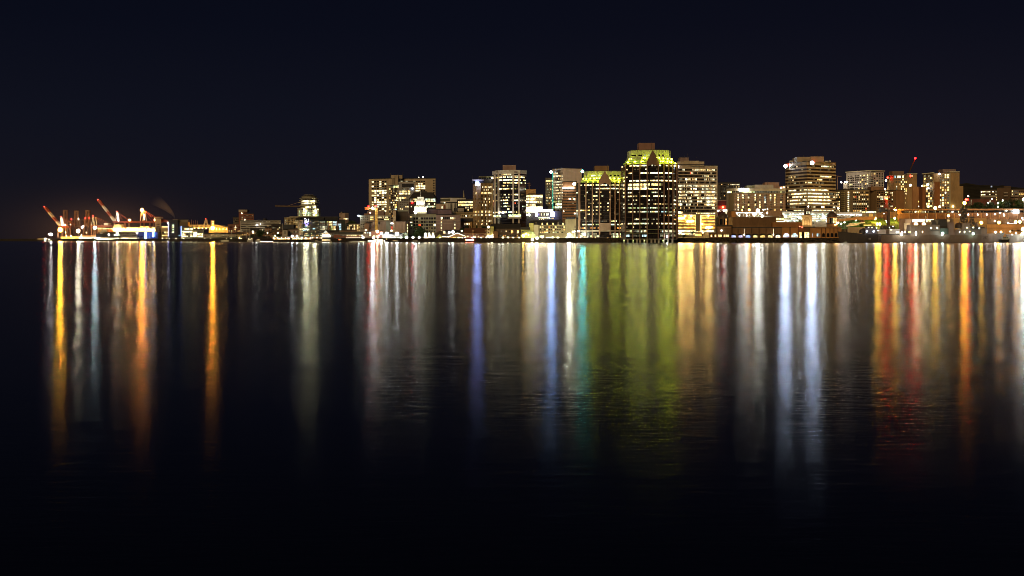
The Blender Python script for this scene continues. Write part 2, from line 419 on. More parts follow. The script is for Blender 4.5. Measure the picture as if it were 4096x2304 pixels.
def make_land():
    soil = wall('paved_ground', (.055, .05, .045), scale=.05, streak=False)
    mb = MB(); cols = []
    for px, Y in SHORE:
        c = []
        for d in (0, 60, 460, 1600, 5000):
            Yd = Y + d; x = PX(px, Y) * (1 + (d / Y) * 1.0)
            c.append((x, Yd, 4.0 + (16 * slope_f(px) if d >= 460 else 0)))
        cols.append(c)
    for a, b in zip(cols, cols[1:]):
        for k in range(4): mb.face([a[k], b[k], b[k + 1], a[k + 1]])
    struct('ground', mb, soil)
    q = MB(); stone = wall('dark_quay_timber', (.035, .028, .022), scale=.6, var=.5)
    for (a, b) in zip(SHORE, SHORE[1:]):
        A = (PX(a[0], a[1]), a[1]); B = (PX(b[0], b[1]), b[1])
        q.face([(A[0], A[1], -2), (B[0], B[1], -2), (B[0], B[1], 4.0), (A[0], A[1], 4.0)])
        q.face([(A[0], A[1] - .4, 3.6), (B[0], B[1] - .4, 3.6), (B[0], B[1] - .4, 4.15), (A[0], A[1] - .4, 4.15)])
        q.face([(A[0], A[1] - .4, 4.15), (B[0], B[1] - .4, 4.15), (B[0], B[1] + .4, 4.15), (A[0], A[1] + .4, 4.15)])
        n = int(math.hypot(B[0] - A[0], B[1] - A[1]) / 6)
        for k in range(n):
            t = (k + .5) / n; x = A[0] + (B[0] - A[0]) * t; y = A[1] + (B[1] - A[1]) * t
            q.bar((x, y - .35, -1.5), (x, y - .35, 3.6), .45)
    struct('quay_wall', q, stone)
def make_camera():
    cd = bpy.data.cameras.new('camera'); co = bpy.data.objects.new('camera', cd); COL.objects.link(co)
    co.location = (0, 0, CAM_H); co.rotation_euler = (math.radians(90), 0, 0)
    cd.sensor_width = 36; cd.lens = 36 * F / 4096.0
    cd.shift_y = -(1152 - YH) / 4096.0
    cd.clip_start = .1; cd.clip_end = 30000
    SC.camera = co
LAMP_GAIN[0] = .65
make_world(); make_water(); make_land(); make_camera()
def rng(a, step, n): return [a + step * i for i in range(n)]
conc = wall('pale_concrete', (.42, .38, .31)); tan = wall('tan_precast', (.40, .32, .21)); brick = wall('red_brick', (.22, .085, .05), scale=.3)
brown = wall('brown_brick', (.27, .16, .09), scale=.3); darkw = wall('dark_cladding', (.05, .045, .045)); grey = wall('grey_panel', (.24, .23, .22))
white = wall('white_panel', (.62, .60, .55)); cream = wall('cream_render', (.50, .44, .30)); beige = wall('beige_cladding', (.36, .29, .22))
olive = wall('olive_concrete', (.25, .25, .16)); mauve = wall('mauve_cladding', (.26, .19, .17)); bglass = wall('black_curtain_glass', (.012, .012, .015), rough=.15, spec=.5)
redsteel = wall('red_painted_steel', (.20, .045, .025), rough=.5); whitesteel = wall('white_painted_steel', (.42, .40, .34), rough=.5)
rust = wall('rust_brown_steel', (.20, .10, .055), rough=.6); yellowst = wall('yellow_painted_steel', (.55, .32, .05), rough=.5)
navy = wall('navy_grey_steel', (.14, .10, .085), rough=.6, scale=.08); navyd = wall('dark_hull_steel', (.055, .045, .04), rough=.6)
shing = wall('dark_shingle_roof', (.045, .04, .038), scale=.5); gshing = wall('grey_shingle_roof', (.11, .11, .095), scale=.5); rshing = wall('brown_shingle_roof', (.17, .075, .04), scale=.5)
stone = wall('sandstone_block', (.40, .31, .16), scale=.3); ironst = wall('dark_ironstone', (.10, .075, .055), scale=.3)
L_OR = E((1, .40, .05), 1100); L_YE = E((1, .62, .05), 1100); L_WH = E((1, .90, .72), 420); L_CW = E((.72, .95, 1), 420); L_WM = E((1, .78, .45), 130)
L_RD = E((1, .03, .02), 60); L_SM = E((1, .90, .65), 45); L_SO = E((1, .55, .18), 60); L_SW = E((1, .95, .85), 90); L_SB = E((.6, .75, 1), 90)

# ---------------------------------------------------------------- container cranes, far left
def bars(root, name, mat, segs, Y, w, span=14, both=True):
    mb = MB(); o = None; single = len(segs) <= 4
    for a in segs:
        (x0, y0), (x1, y1) = a[0], a[1]
        for k in ((0, 1) if both else (0,)):
            mb.bar(W3(x0, y0, Y) + Vector((0, span * k, 0)), W3(x1, y1, Y) + Vector((0, span * k, 0)), a[2] if len(a) > 2 else w)
            if single or (name == 'lattice' and False): o = mb.build(name, mat, root); mb = MB()
    return o if single else mb.build(name, mat, root)
def crane_root(label, x, Y, group='container cranes on the pier'):
    return thing('container_crane', label, 'crane', (PX(x, Y), Y, ground(x, Y)), group)
def ladder(x0, x1, y0, y1, n):
    o = []
    for i in range(n):
        ya = y0 + (y1 - y0) * i / n; yb = y0 + (y1 - y0) * (i + 1) / n
        o += [((x0, ya), (x1, yb)), ((x0, yb), (x1, yb))] if i % 2 else [((x1, ya), (x0, yb)), ((x0, yb), (x1, yb))]
    return o
def raised(label, tip, hinge, apex, legs, Y, end, backstay):
    r = crane_root(label, hinge[0], Y)
    n = 5; (tx, ty), (hx, hy) = tip, hinge
    seg = lambda t: (tx + (hx - tx) * t, ty + (hy - ty) * t)
    bars(r, 'boom', redsteel, [(seg(0), seg(.27), 2.6), (seg(.55), seg(.78), 2.6)], Y, 2.6, 8)
    bars(r, 'boom_white_section', whitesteel, [(seg(.272), seg(.548), 2.6), (seg(.782), seg(1), 2.6)], Y, 2.6, 8)
    bars(r, 'mast', whitesteel, [((apex[0] - 5, hy + 4), (apex[0] - 1, apex[1])), ((apex[0] + 5, hy + 4), (apex[0] + 1, apex[1])), ((apex[0] - 4, hy - 10), (apex[0] + 4, hy - 10))], Y, 1.0, 8)
    bars(r, 'stay', redsteel, [(apex, backstay), (apex, ((apex[0] + backstay[0]) / 2 - 4, backstay[1]))], Y, .5, 8)
    bars(r, 'girder', redsteel, [((hx - 4, hy + 4), end)], Y, 3.0, 8)
    for a, b in legs: bars(r, 'leg', rust, [(a, b)], Y, 1.8, 22)
    MB().ball(W3(tx, ty - 2, Y), 1.1).build('warning_light', L_RD, r)
    MB().ball(W3(apex[0], apex[1] - 3, Y), 1.1).build('warning_light', L_RD, r)
    for i in range(5):
        MB().ball(W3(apex[0] + 3 + i * .8, apex[1] + 5 + i * 7, Y - 1), .8).build('work_light', L_SW, r)
    return r
raised('red and white container crane with raised boom above the yellow lit shed', (177, 829), (238, 903), (244, 870), [((235, 905), (232, 950)), ((262, 905), (264, 950))], 2110, (276, 908), (300, 900))
raised('tallest red and white container crane, boom raised over the brightly lit ship', (392, 801), (456, 884), (467, 850), [((458, 886), (458, 935)), ((500, 888), (500, 935))], 2080, (548, 888), (512, 880))
def standing(label, x0, x1, ytop, legs, Y, lights):
    r = crane_root(label, x0, Y)
    bars(r, 'boom', rust, [((x0, ytop), (x0, 905)), ((x1, ytop), (x1, 905)), ((x0, ytop), (x1, ytop))], Y, 1.4, 5)
    for kk in (0, 5): bars(r, 'lattice', rust, ladder(x0, x1, ytop, 905, 6), Y + kk, .6, 5, both=False)
    for a, b in legs: bars(r, 'leg', rust, [(a, b)], Y, 1.6, 20)
    bars(r, 'portal_beam', rust, [(legs[0][0], legs[-1][0]), ((legs[0][0][0], legs[0][0][1] + 28), (legs[-1][0][0], legs[-1][0][1] + 28))], Y, 1.6, 20)
    for x, y, m in lights: MB().ball(W3(x, y, Y - 1.5), 1.0).build('warning_light' if m is L_RD else 'work_light', m, r)
standing('rust brown crane with upright lattice boom behind the leftmost raised crane', 254, 265, 841, [((252, 890), (246, 948)), ((268, 885), (274, 948))], 2170, [(260, 900, L_WM), (282, 898, L_SO)])
standing('rust brown crane with upright boom and square portal, second of the upright three', 298, 310, 844, [((287, 879), (289, 950)), ((319, 879), (320, 950))], 2190, [(315, 876, L_SW), (285, 876, L_RD), (280, 910, L_SW), (327, 908, L_SW)])
standing('rust brown crane with upright boom and splayed legs, third of the upright three', 344, 356, 842, [((340, 872), (334, 948)), ((359, 872), (368, 948))], 2170, [(341, 872, L_RD), (357, 872, L_RD), (330, 912, L_SW), (333, 905, L_SW)])
r = crane_root('low pale crane with its boom level beside the tall upright cranes', 372, 2100)
bars(r, 'mast', whitesteel, [((366, 905), (371, 868)), ((376, 905), (373, 868))], 2100, .9)
bars(r, 'boom', redsteel, [((362, 905), (450, 904), 2.4)], 2100, 2.4)
bars(r, 'stay', redsteel, [((373, 868), (412, 903)), ((373, 868), (450, 903))], 2100, .45)
for x in (366, 376): bars(r, 'leg', rust, [((x, 906), (x, 952))], 2100, 1.5, 20)
MB().box(PX(417, 2100), PX(435, 2100), 2098, 2110, PZ(901, 2100), PZ(892, 2100)).build('machine_house', white, r)
MB().ball(W3(372, 864, 2100), 1.3).build('warning_light', L_RD, r)
r = crane_root('container crane topped by a bright orange lamp above the lit ship', 570, 2060)
bars(r, 'mast', whitesteel, [((561, 885), (567, 842)), ((576, 885), (570, 842))], 2060, 1.1)
bars(r, 'stay', redsteel, [((570, 842), (608, 884)), ((570, 842), (625, 876))], 2060, .5)
bars(r, 'boom', redsteel, [((520, 888), (640, 888), 3.0)], 2060, 3.0)
for x in (562, 600): bars(r, 'leg', rust, [((x, 890), (x, 940))], 2060, 1.8, 20)
for i in range(4): MB().ball(W3(576 + i, 858 + i * 6, 2057), .7).build('work_light', L_SW, r)
MB().ball(W3(568, 840, 2058), 3.6).build('floodlight', E((1, .30, .03), 1150), r)
MB().ball(W3(518, 880, 2058), 2.3).build('floodlight', E((1, .35, .1), 260), r)
r = thing('container_crane', 'brown crane seen end on beside the pale grain silo', 'crane', (PX(631, 2040), 2040, 4), 'container cranes on the pier')
bars(r, 'leg', rust, [((631, 875), (631, 950), 3.2)], 2040, 3); bars(r, 'boom', redsteel, [((625, 872), (642, 872), 4.5), ((636, 884), (668, 884), 4)], 2040, 3)
bars(r, 'stay', redsteel, [((633, 872), (668, 884))], 2040, .6); MB().ball(W3(620, 879, 2036), 2.2).build('floodlight', E((1, .45, .12), 420), r)
MB().ball(W3(672, 891, 2030), 1.4).build('work_light', L_SW, r)

# ---------------------------------------------------------------- pier buildings and the loaded ship
b = Bld('warehouse', 'long yellow lit warehouse at the foot of the leftmost crane', [(243, 2090), (325, 2080)], 946, cream, depth=30); b.win(247, 322, 12, [955], 5, 'Y3y2d5', .3).close()
b = gabled('warehouse', 'pale warehouse with orange lit roof edge behind the quay', 322, 386, 946, 941, 2070, wall('pale_metal_wall', (.42, .44, .38)), wall('tan_metal_roof', (.45, .25, .12)), 30); b.win(365, 380, 2, [955], 6, 'dd').close()
b.lamp(327, 941, 1.2, L_SM)
lamp(204, 937, 2105, 2.6, E((.85, .93, 1), 380), 'cool white lamp mast at the tip of the pier'); lamp(196, 937, 2110, .9, L_WM, 'small warm lamp beside the cool white mast at the pier tip')
lamp(241, 919, 2060, 5.0, E((1, .42, .02), 1250), 'large orange yellow floodlight mast in front of the yellow warehouse', name='floodlight_mast')
lamp(313, 924, 2050, 3.8, E((1, .86, .58), 500), 'brightest white floodlight mast between the upright cranes', name='floodlight_mast')
lamp(380, 911, 2040, 3.2, E((.60, .95, 1), 420), 'bluish white floodlight mast left of the loaded ship', name='floodlight_mast')
lamp(323, 951, 2045, 2.0, E((1, .88, .6), 300), 'low white floodlight between the two warehouses'); lamp(327, 957, 2044, 1.5, L_SW, 'low white floodlight at the end of the yellow warehouse')
for i, (x, y, m) in enumerate([(180, 955, L_WM), (186, 954, L_SM), (196, 958, L_SM), (181, 961, L_SW), (212, 959, L_SO), (222, 957, L_SO), (230, 958, L_SM), (238, 960, L_SM), (262, 929, L_SM), (267, 944, L_SM), (281, 944, L_SM), (287, 944, L_SM), (345, 930, L_SO)]):
    lamp(x, y, 2070, .8, m, 'small pier lamp among the sheds at the foot of the cranes', 'small lamps on the container pier')
mb = MB(); mb.box(PX(150, 2080), PX(182, 2080), 2080, 2090, 3.2, 4.4); dk = thing('pier', 'low white tipped jetty reaching out past the cool white mast', 'jetty', (PX(166, 2080), 2085, 0)); mb.build('deck', whitesteel, dk)
for x in (152, 166, 180): MB().bar((PX(x, 2080), 2085, -2), (PX(x, 2080), 2085, 3.2), 1.2).build('pile', darkw, dk)
# container ship
def hull(root, x0, x1, ydeck, Y, beam, mat, bow='right', ybow=None, name='hull', flare=.75, bowlen=.2, transom=.8):
    """lofted hull between two bearings; stations run from stern to bow"""
    X0, X1 = PX(x0, Y), PX(x1, Y); Ld = X1 - X0; zd = PZ(ydeck, Y); zb = PZ(ybow if ybow is not None else ydeck, Y)
    mb = MB(); n = 14; rows = []
    for i in range(n + 1):
        t = i / n; u = t if bow == 'right' else 1 - t
        hb = beam / 2 * (transom + (1 - transom) * min(1, t / .25)); top = zd
        if t > 1 - bowlen:
            q = (t - (1 - bowlen)) / bowlen; hb *= max(.015, (1 - q ** 1.7)); top = zd + (zb - zd) * q
        rake = 0
        x = X0 + Ld * u
        wl = hb * flare; sgn = -1 if bow == 'right' else 1
        qq = max(0, (t - .86) / .14); dx = sgn * abs(Ld) * .035 * qq
        yc = Y + beam / 2
        rows.append([(x + dx * 1.3, yc - wl * .8, -1.5), (x + dx, yc - wl, .6), (x, yc - hb, top), (x, yc + hb, top), (x + dx, yc + wl, .6), (x + dx * 1.3, yc + wl * .8, -1.5)])
    for a, c in zip(rows, rows[1:]):
        for k in range(5): mb.face([a[k], c[k], c[k + 1], a[k + 1]])
    mb.face(rows[0]); mb.face(rows[-1][::-1])
    return mb.build(name, mat, root)
sh = thing('container_ship', 'loaded container ship moored under bright orange deck lights', 'ship', (PX(500, 2010), 2020, 0))
hull(sh, 386, 640, 927, 2000, 32, navyd, bow='left', ybow=924, transom=.95)
contm = [wall('container_cream', (.55, .42, .25)), wall('container_rust', (.35, .14, .07)), wall('container_tan', (.5, .33, .18)), wall('container_grey', (.35, .34, .32))]
xx = 392
while xx < 610:
    hgt = rnd.choice([910, 913, 916, 918]) if xx < 450 else rnd.choice([905, 908, 911])
    w_ = rnd.choice([9, 11, 13]); Yc = 2004
    MB().box(PX(xx, Yc), PX(xx + w_ - .6, Yc), Yc, Yc + 24, PZ(927, 2000), PZ(hgt, Yc)).build('container_stack', rnd.choice(contm), sh); xx += w_
MB().box(PX(457, 2003), PX(484, 2003), 2001, 2018, PZ(927, 2000), PZ(898, 2003)).build('deckhouse', whitesteel, sh)
for i in range(22):
    MB().ball(W3(392 + i * 10.6 + rnd.uniform(-2, 2), 915 if i < 6 else 917 + rnd.uniform(-1.5, 1.5), 1998), 1.15 if i > 5 else .7).build('deck_light', E((1, .56, .16), 480) if i > 5 else L_SO, sh)
mb = MB(); mb.box(PX(455, 1998), PX(620, 1998), 1998, 1999, PZ(924, 1998), PZ(921.5, 1998)); mb.build('rail_light_strip', lit('strip_warm', (1, .66, .28), 14, var=False), sh)
sil = Bld('grain_silo', 'pale beige grain silo with small dark openings beside the crane', [(619, 2030), (644, 2028)], 874, beige, depth=20, cat='silo'); sil.win(622, 642, 4, [899, 905], 3, 'd', .4).close(); sil.roofbox('hoist_house', 616, 643, 868, beige)
# pier shed in front of the ship, white lit
b = Bld('pier_shed', 'dark pier shed with a blazing white open front below the ship', [(384, 1985), (478, 1975)], 936, darkw, depth=14)
b.win(388, 476, 12, [955], 8, 'W6w3d1', .15); b.win(455, 480, 4, [940], 8, 'G4b2', .3); b.close(); b.lamp(436, 938, 1.5, L_SW); b.lamp(470, 932, 2.2, E((.9, .97, 1), 160)); b.lamp(383, 953, 1.4, L_SW); b.lamp(396, 953, 1.6, L_SW)
b = Bld('pier_shed', 'grey glazed terminal shed with bright white ground floor', [(482, 1970), (549, 1960)], 928, grey, depth=20)
b.win(484, 547, 9, [953, 959], 5, 'W5w3', .1); b.win(484, 547, 9, [935, 942], 4, 'k5n2', .3); b.close(); b.lamp(551, 931, 1.0, L_SW)
b = Bld('terminal_building', 'dark blue building with two glowing blue vertical strips', [(549, 1950), (632, 1940)], 928, wall('deep_blue_wall', (.05, .06, .16)), depth=20)
for x, y0, y1 in ((582, 929, 954), (613, 928, 946)): b.box('light_strip', x - 2.5, x + 2.5, y0, y1, lit('blue_strip', (.25, .48, 1), 34, var=False), .6, .5)
b.win(552, 628, 14, [945, 952], 3, 'd8m1w1', .3); b.close(); b.lamp(551, 932, 1.0, L_SW)
mv = thing('moored_boat', 'low dark boat moored below the building with blue strips', 'boat', (PX(610, 1900), 1900, 0)); hull(mv, 583, 640, 962, 1890, 8, navyd); MB().box(PX(592, 1892), PX(625, 1892), 1892, 1898, PZ(962, 1890), PZ(955, 1892)).build('cabin', whitesteel, mv); MB().box(PX(594, 1892), PX(622, 1892), 1891.8, 1892, PZ(961, 1892), PZ(958, 1892)).build('window', K['Y'], mv)
b = Bld('flour_mill', 'yellow lit mill block with a barred upper floor beside the silo', [(645, 1960), (673, 1955)], 904, stone, depth=20)
b.win(646, 672, 1, [906, 911], 2, 'Y', .1); b.win(647, 671, 5, [929, 936, 942], 5, 'Y3y3d2', .35); b.close()
b = Bld('apartment_block', 'dark stepped block with a tall column of white lit windows', [(674, 1900), (690, 1895), (712, 1890)], 880, wall('charcoal_cladding', (.05, .055, .06)), depth=30)
b.win(688, 698, 1, [901, 908, 918, 928], 5, 'GWww', .2); b.win(676, 688, 3, rng(898, 8, 6), 4, 'k6n1m1', .3); b.close()
b.roofbox('penthouse', 691, 712, 878, beige); b.box('light_strip', 673, 675.5, 890, 945, lit('violet_strip', (.35, .33, 1), 2.6, var=False), .5, .6)
b = Bld('apartment_block', 'brown grey block with a projecting upper storey left of the white office', [(708, 1900), (753, 1895)], 879, wall('taupe_cladding', (.17, .15, .11)), depth=30)
b.box('projection', 718, 753, 889, 905, wall('brown_panel', (.14, .11, .07)), 2, 10); b.win(709, 725, 3, rng(918, 8, 4), 4, 'k5b2v1', .4); b.close()
b.box('light_strip', 723, 726, 905, 945, lit('blue_strip_soft', (.3, .42, 1), 3.5, var=False), .5, .6)
b = Bld('office_building', 'low office with four glowing white window bands', [(726, 1840), (773, 1835)], 909, olive, depth=24)
b.win(727, 772, 9, [916], 5, 'knwWWWwWw', .06); b.win(727, 772, 9, [926.5], 6, 'wWWWWWWWw', .06); b.win(727, 772, 9, [936.5], 5, 'wWwndnnwn', .06); b.win(727, 772, 9, [945.5], 6, 'WWWwwnnWw', .06); b.close()
b = Bld('office_building', 'small office whose wide stairwell glows solid white', [(773, 1835), (790, 1832)], 919, olive, depth=24); b.win(773, 788, 1, [937], 19, 'W', .05); b.close()
b = Bld('office_building', 'small grey office with two white glowing floors', [(788, 1835), (816, 1832)], 920, grey, depth=24); b.win(789, 812, 5, [936.5, 945.5], 6, ['WWwwW', 'WWWWW'], .1); b.win(789, 815, 5, [928], 3, 'k', .2); b.close(); b.box('fascia', 790, 816, 917, 920, darkw, .5)
# conveyor gallery and yellow terminal
gy = wall('galvanised_yellowish', (.62, .50, .28))
r = thing('conveyor_gallery', 'long elevated grain conveyor gallery lit yellow by floodlights', 'gallery', (PX(800, 1990), 2000, 4))
MB().box(PX(757, 1990), PX(851, 1990), 1990, 2002, PZ(911, 1990), PZ(899, 1990)).build('gallery', gy, r)
for i in range(18): MB().box(PX(759 + i * 5.1, 1990), PX(761.5 + i * 5.1, 1990), 1989.85, 1990, PZ(908.5, 1990), PZ(901.5, 1990)).build('panel', [darkw, rust][i % 2], r)
for x in (762, 800, 838): MB().bar(W3(x, 911, 1996), (PX(x, 1996), 1996, 4), 1.6).build('leg', rust, r)
for i in range(6): MB().ball(W3(762 + i * 16, 914, 1986), .8).build('floodlight', E((1, .62, .18), 120), r)
r2 = thing('transit_shed', 'broad yellow transit shed with a sloping roof under the orange lamp', 'shed', (PX(870, 1960), 1975, 4))
mb = MB(); Ys = 1960
prof = [(835, 962), (835, 913), (852, 898), (868, 899), (912, 911), (912, 962)]
fr = [W3(x, y, Ys) for x, y in prof]; bk = [p + Vector((0, 40, 0)) for p in fr]
mb.face(fr); mb.face(bk[::-1]); [mb.face([fr[k], bk[k], bk[(k + 1) % 6], fr[(k + 1) % 6]]) for k in range(6)]
mb.build('wall', gy, r2)
for i in range(7): MB().box(PX(858 + i * 8, Ys), PX(862 + i * 8, Ys), Ys - .2, Ys, PZ(905.5 + i * 1.6, Ys), PZ(903.7 + i * 1.6, Ys)).build('vent', darkw, r2)
MB().box(PX(856, Ys), PX(912, Ys), Ys - 1.2, Ys, PZ(915, Ys), PZ(912.5, Ys)).build('canopy', wall('yellow_fascia', (.6, .4, .1)), r2)
for i in range(6): MB().ball(W3(840 + i * 13, 916, Ys - 5), .8).build('floodlight', E((1, .58, .12), 150), r2)
r = thing('loading_tower', 'slim lit loading tower rising above the yellow shed', 'tower', (PX(851, 1985), 1985, 4)); MB().box(PX(846, 1985), PX(857, 1985), 1980, 1990, 4, PZ(882, 1985)).build('tower', gy, r)
for j in range(3): MB().box(PX(847.5, 1980), PX(855.5, 1980), 1979.8, 1980, PZ(889 + j * 6, 1980), PZ(885 + j * 6, 1980)).build('window', K['Y'], r)
r = thing('radio_mast', 'white A shaped mast standing on the conveyor gallery', 'mast', (PX(823, 1995), 1996, PZ(899, 1990)))
bars(r, 'strut', whitesteel, [((815, 899), (822, 877)), ((829, 899), (824, 877)), ((819, 888), (827, 888))], 1992, 1.0, 5); MB().ball(W3(823, 875, 1992), .6).build('warning_light', L_RD, r)
lamp(851, 912, 1905, 4.0, E((1, .36, .03), 1100), 'strong orange lamp mast before the yellow transit shed', name='floodlight_mast')
for x in (756, 766, 775, 783, 790): 
    r = thing('derrick', 'thin dark derrick on the skyline behind the white office', 'mast', (PX(x, 2100), 2100, 4), 'thin derricks behind the office'); MB().bar((PX(x, 2100), 2100, 4), W3(x, 882 + rnd.uniform(-4, 4), 2100), .8, .5).build('post', rust, r)
# smoke
sm = MB(); Yc = 1910; rings = []
for i in range(15):
    t = i / 14; cx = 700 - 105 * t ** 1.25 ; cy = 876 - 88 * (t ** .8); rr_ = (2 + 34 * t) / F * Yc; c = W3(cx, cy, Yc)
    ring = []
    for k in range(12):
        a = 2 * math.pi * k / 12; n_ = Vector((math.cos(a) * .8, 0, math.cos(a) * .45)) + Vector((0, math.sin(a), 0))
        ring.append(tuple(c + n_ * rr_))
    rings.append(ring)
for a, c in zip(rings, rings[1:]):
    for k in range(12): sm.face([a[k], a[(k + 1) % 12], c[(k + 1) % 12], c[k]])
sm.face(rings[0][::-1]); sm.face(rings[-1])
m, nt, N, L = new_mat('drifting_steam'); out = N.new('ShaderNodeOutputMaterial'); v = N.new('ShaderNodeVolumePrincipled')
v.inputs['Color'].default_value = (.9, .85, .8, 1); v.inputs['Density'].default_value = .02
geo = N.new('ShaderNodeNewGeometry'); src = W3(700, 876, Yc)
sb = N.new('ShaderNodeVectorMath'); sb.operation = 'DISTANCE'; L.new(geo.outputs['Position'], sb.inputs[0]); sb.inputs[1].default_value = src
mr = N.new('ShaderNodeMapRange'); mr.interpolation_type = 'SMOOTHSTEP'; mr.inputs['From Min'].default_value = 0; mr.inputs['From Max'].default_value = 48; mr.inputs['To Min'].default_value = .022; mr.inputs['To Max'].default_value = 0
L.new(sb.outputs['Value'], mr.inputs['Value']); L.new(mr.outputs[0], v.inputs['Density']); L.new(v.outputs[0], out.inputs['Volume'])
so_ = sm.build('steam', m); so_['kind'] = 'stuff'; so_['label'] = 'pale steam plume drifting up from the stepped block'; so_['category'] = 'steam'

LAMP_GAIN[0] = .25
L_SM = E((1, .90, .65), 45); L_WM = E((1, .78, .45), 130); L_SO = E((1, .55, .18), 60); L_SW = E((1, .95, .85), 90); L_SB = E((.6, .75, 1), 90); L_RD = E((1, .03, .02), 60)
# ---------------------------------------------------------------- old south end, px 880-1450
b = Bld('apartment_tower', 'brick apartment tower with a pale rooftop block and few lit windows', [(955, 1720), (975, 1715), (990, 1718)], 848, brick, depth=20); b.roofbox('penthouse', 954.5, 989, 838.5, beige, 1, 14)
b.win(957, 988, 4, [853, 869.5, 876.5], 4, ['.w..', '.m.d', '.mn.'], .4); b.lamp(968, 853, 1.1, L_SM); b.close()
b = Bld('apartment_tower', 'dark red brick wing beside the brick tower with balconies', [(975, 1705), (1015, 1705)], 855.5, brick, depth=20)
for y in (858, 871): b.strip('balcony_band', 976, 1014, y, y + 1.6, wall('orange_brick', (.35, .15, .08)))
b.win(977, 1012, 7, [862, 868, 875, 881], 3.4, 'd5m1n1', .3); b.close(); b.lamp(980, 880, 1.1, L_SM)
b = Bld('apartment_block', 'dark brick block stepping down left of the brick tower', [(932, 1760), (957, 1757)], 870, ironst, depth=20, group=None); b.win(934, 955, 4, [878, 886], 4, 'd6n1', .3); b.close(); b.strip('cornice', 933, 943, 895, 897, whitesteel)
b = Bld('apartment_block', 'low dark brick block with scattered lit windows beside the yellow shed', [(911, 1700), (962, 1695)], 897, brick, depth=20)
b.win(914, 960, 9, [904, 910.5, 916.5, 924], 4, 'd9w2m1', .4); b.close(); b.strip('cornice', 911, 962, 901, 902.2, brown)
b = Bld('parking_structure', 'long pale banded building with five dark window bands', [(961, 1660), (1124, 1650)], 882, conc, depth=30, group=None)
for y in (887.5, 896, 904.5, 912.5, 920): b.strip('window_band', 963, 1123, y - 2.2, y + 2.2, K['d'], .12)
b.win(963, 1123, 30, [887.5, 896, 904.5, 912.5, 920], 3.2, '.9n3m2w1', .3, .5); b.close(); b.roofbox('plant_room', 1052, 1062, 874, darkw); b.roofbox('plant_room', 1030, 1062, 879, darkw)
b.lamp(1030, 900, 1.6, L_SW, proud=3); b.lamp(1045, 896, 1.1, L_SM, proud=3)
def house(x0, x1, ye, yr, Y, label, wm, rm, lits, ridge='x', group='old gabled houses on the slope'):
    h = gabled('gabled_house', label, x0, x1, ye, yr, Y, wm, rm, 12, ridge, 'house', group)
    n = max(2, int((x1 - x0) / 6)); h.win(x0 + 1, x1 - 1, n, [ye + 4 + 6 * j for j in range(max(1, int((952 - ye) / 7)))], 3.2, lits, .45); h.close()
    return h
house(812, 850, 936, 931, 1780, 'pale terrace under the orange lamp mast with white window frames', beige, shing, 'd4m1w1')
house(850, 900, 934, 930, 1760, 'pale terrace right of the orange lamp mast with lit gables', beige, gshing, 'd3m2y2'); house(884, 942, 936, 931, 1690, 'long beige terrace in front of the low brick block', beige, shing, 'd5m2w1')
house(942, 975, 935, 929, 1650, 'yellowish house with a warm lit ground floor', stone, shing, 'd2m2y3'); house(970, 1000, 929, 925, 1650, 'narrow brown house below the banded building', brown, shing, 'd3w2y1')
house(1000, 1030, 922, 912, 1640, 'tall brown house front with dark gable below the bands', brown, shing, 'd4w2'); house(1022, 1034, 912, 902, 1655, 'narrow pale chimney like house end between dark roofs', beige, shing, 'd')
house(1046, 1092, 934, 926, 1560, 'brown house with a pale gabled dormer behind the tree', brown, shing, 'd4m1'); house(1060, 1095, 911, 905, 1600, 'dark brown house above the dormered house', brown, shing, 'd5n1')
b = Bld('brick_block', 'dark mansard block standing right of the banded building', [(1086, 1560), (1128, 1556)], 905, ironst, depth=18, base=10); b.strip('mansard', 1086, 1128, 896, 905, shing, .6); b.win(1088, 1126, 8, [911, 917], 3.5, 'd5m1w1', .4); b.close(); b.roofbox('roof_block', 1090, 1124, 896, shing, 0)
b = Bld('brick_block', 'wide dark mansard block with grey slate roof below the condo', [(1132, 1530), (1192, 1525)], 915, ironst, depth=18); b.roofbox('roof_block', 1133, 1175, 898, wall('slate_blue_roof', (.05, .055, .065)), 0); b.win(1134, 1190, 10, [921, 927, 934], 3.5, 'd6n1w1', .4); b.close()
house(1080, 1110, 934, 927, 1500, 'small brown house with a lit gable near the market', brown, shing, 'd3m2', 'y'); house(1106, 1136, 922, 917, 1520, 'dark brown house beside the slender flagpole', brown, shing, 'd6w1')
b = Bld('pavilion', 'pale louvred pavilion beside the white flagpole', [(1133, 1440), (1150, 1440)], 921, conc, depth=10); b.win(1135, 1145, 1, rng(924, 2.6, 5), 1.2, 'k', .1); b.close()
b = Bld('brick_block', 'low violet brown building with framed windows left of the glass office', [(1152, 1450), (1196, 1450)], 918, mauve, depth=14); b.win(1155, 1193, 6, [927], 8, 'knnkmn', .35); b.close()
b = Bld('condo_building', 'curved cream condo with balconies and an arched roof edge', [(1137, 1570), (1150, 1555), (1192, 1550)], 870, stone, depth=24)
b.roofbox('arched_roof', 1158, 1192, 866, cream, -.6); b.strip('roof_edge', 1139, 1192, 869.5, 871, cream, .9); b.win(1139, 1191, 9, rng(876, 6.4, 6), 3.6, 'd5m2y1w1', .4); b.close()
for j in range(4): b.strip('balcony', 1140, 1152, 878.5 + j * 6.4, 880 + j * 6.4, beige, 1.4)
tree(1041, 924, 44, 'dark round tree standing among the old houses left of the market', 1520); tree(1005, 940, 26, 'small dark tree beside the lit house fronts', 1560)
tree(1110, 938, 30, 'small dark tree behind the market lamps', 1480); tree(1170, 948, 26, 'low dark tree beside the two white starlike lamps', 1420, n=140)
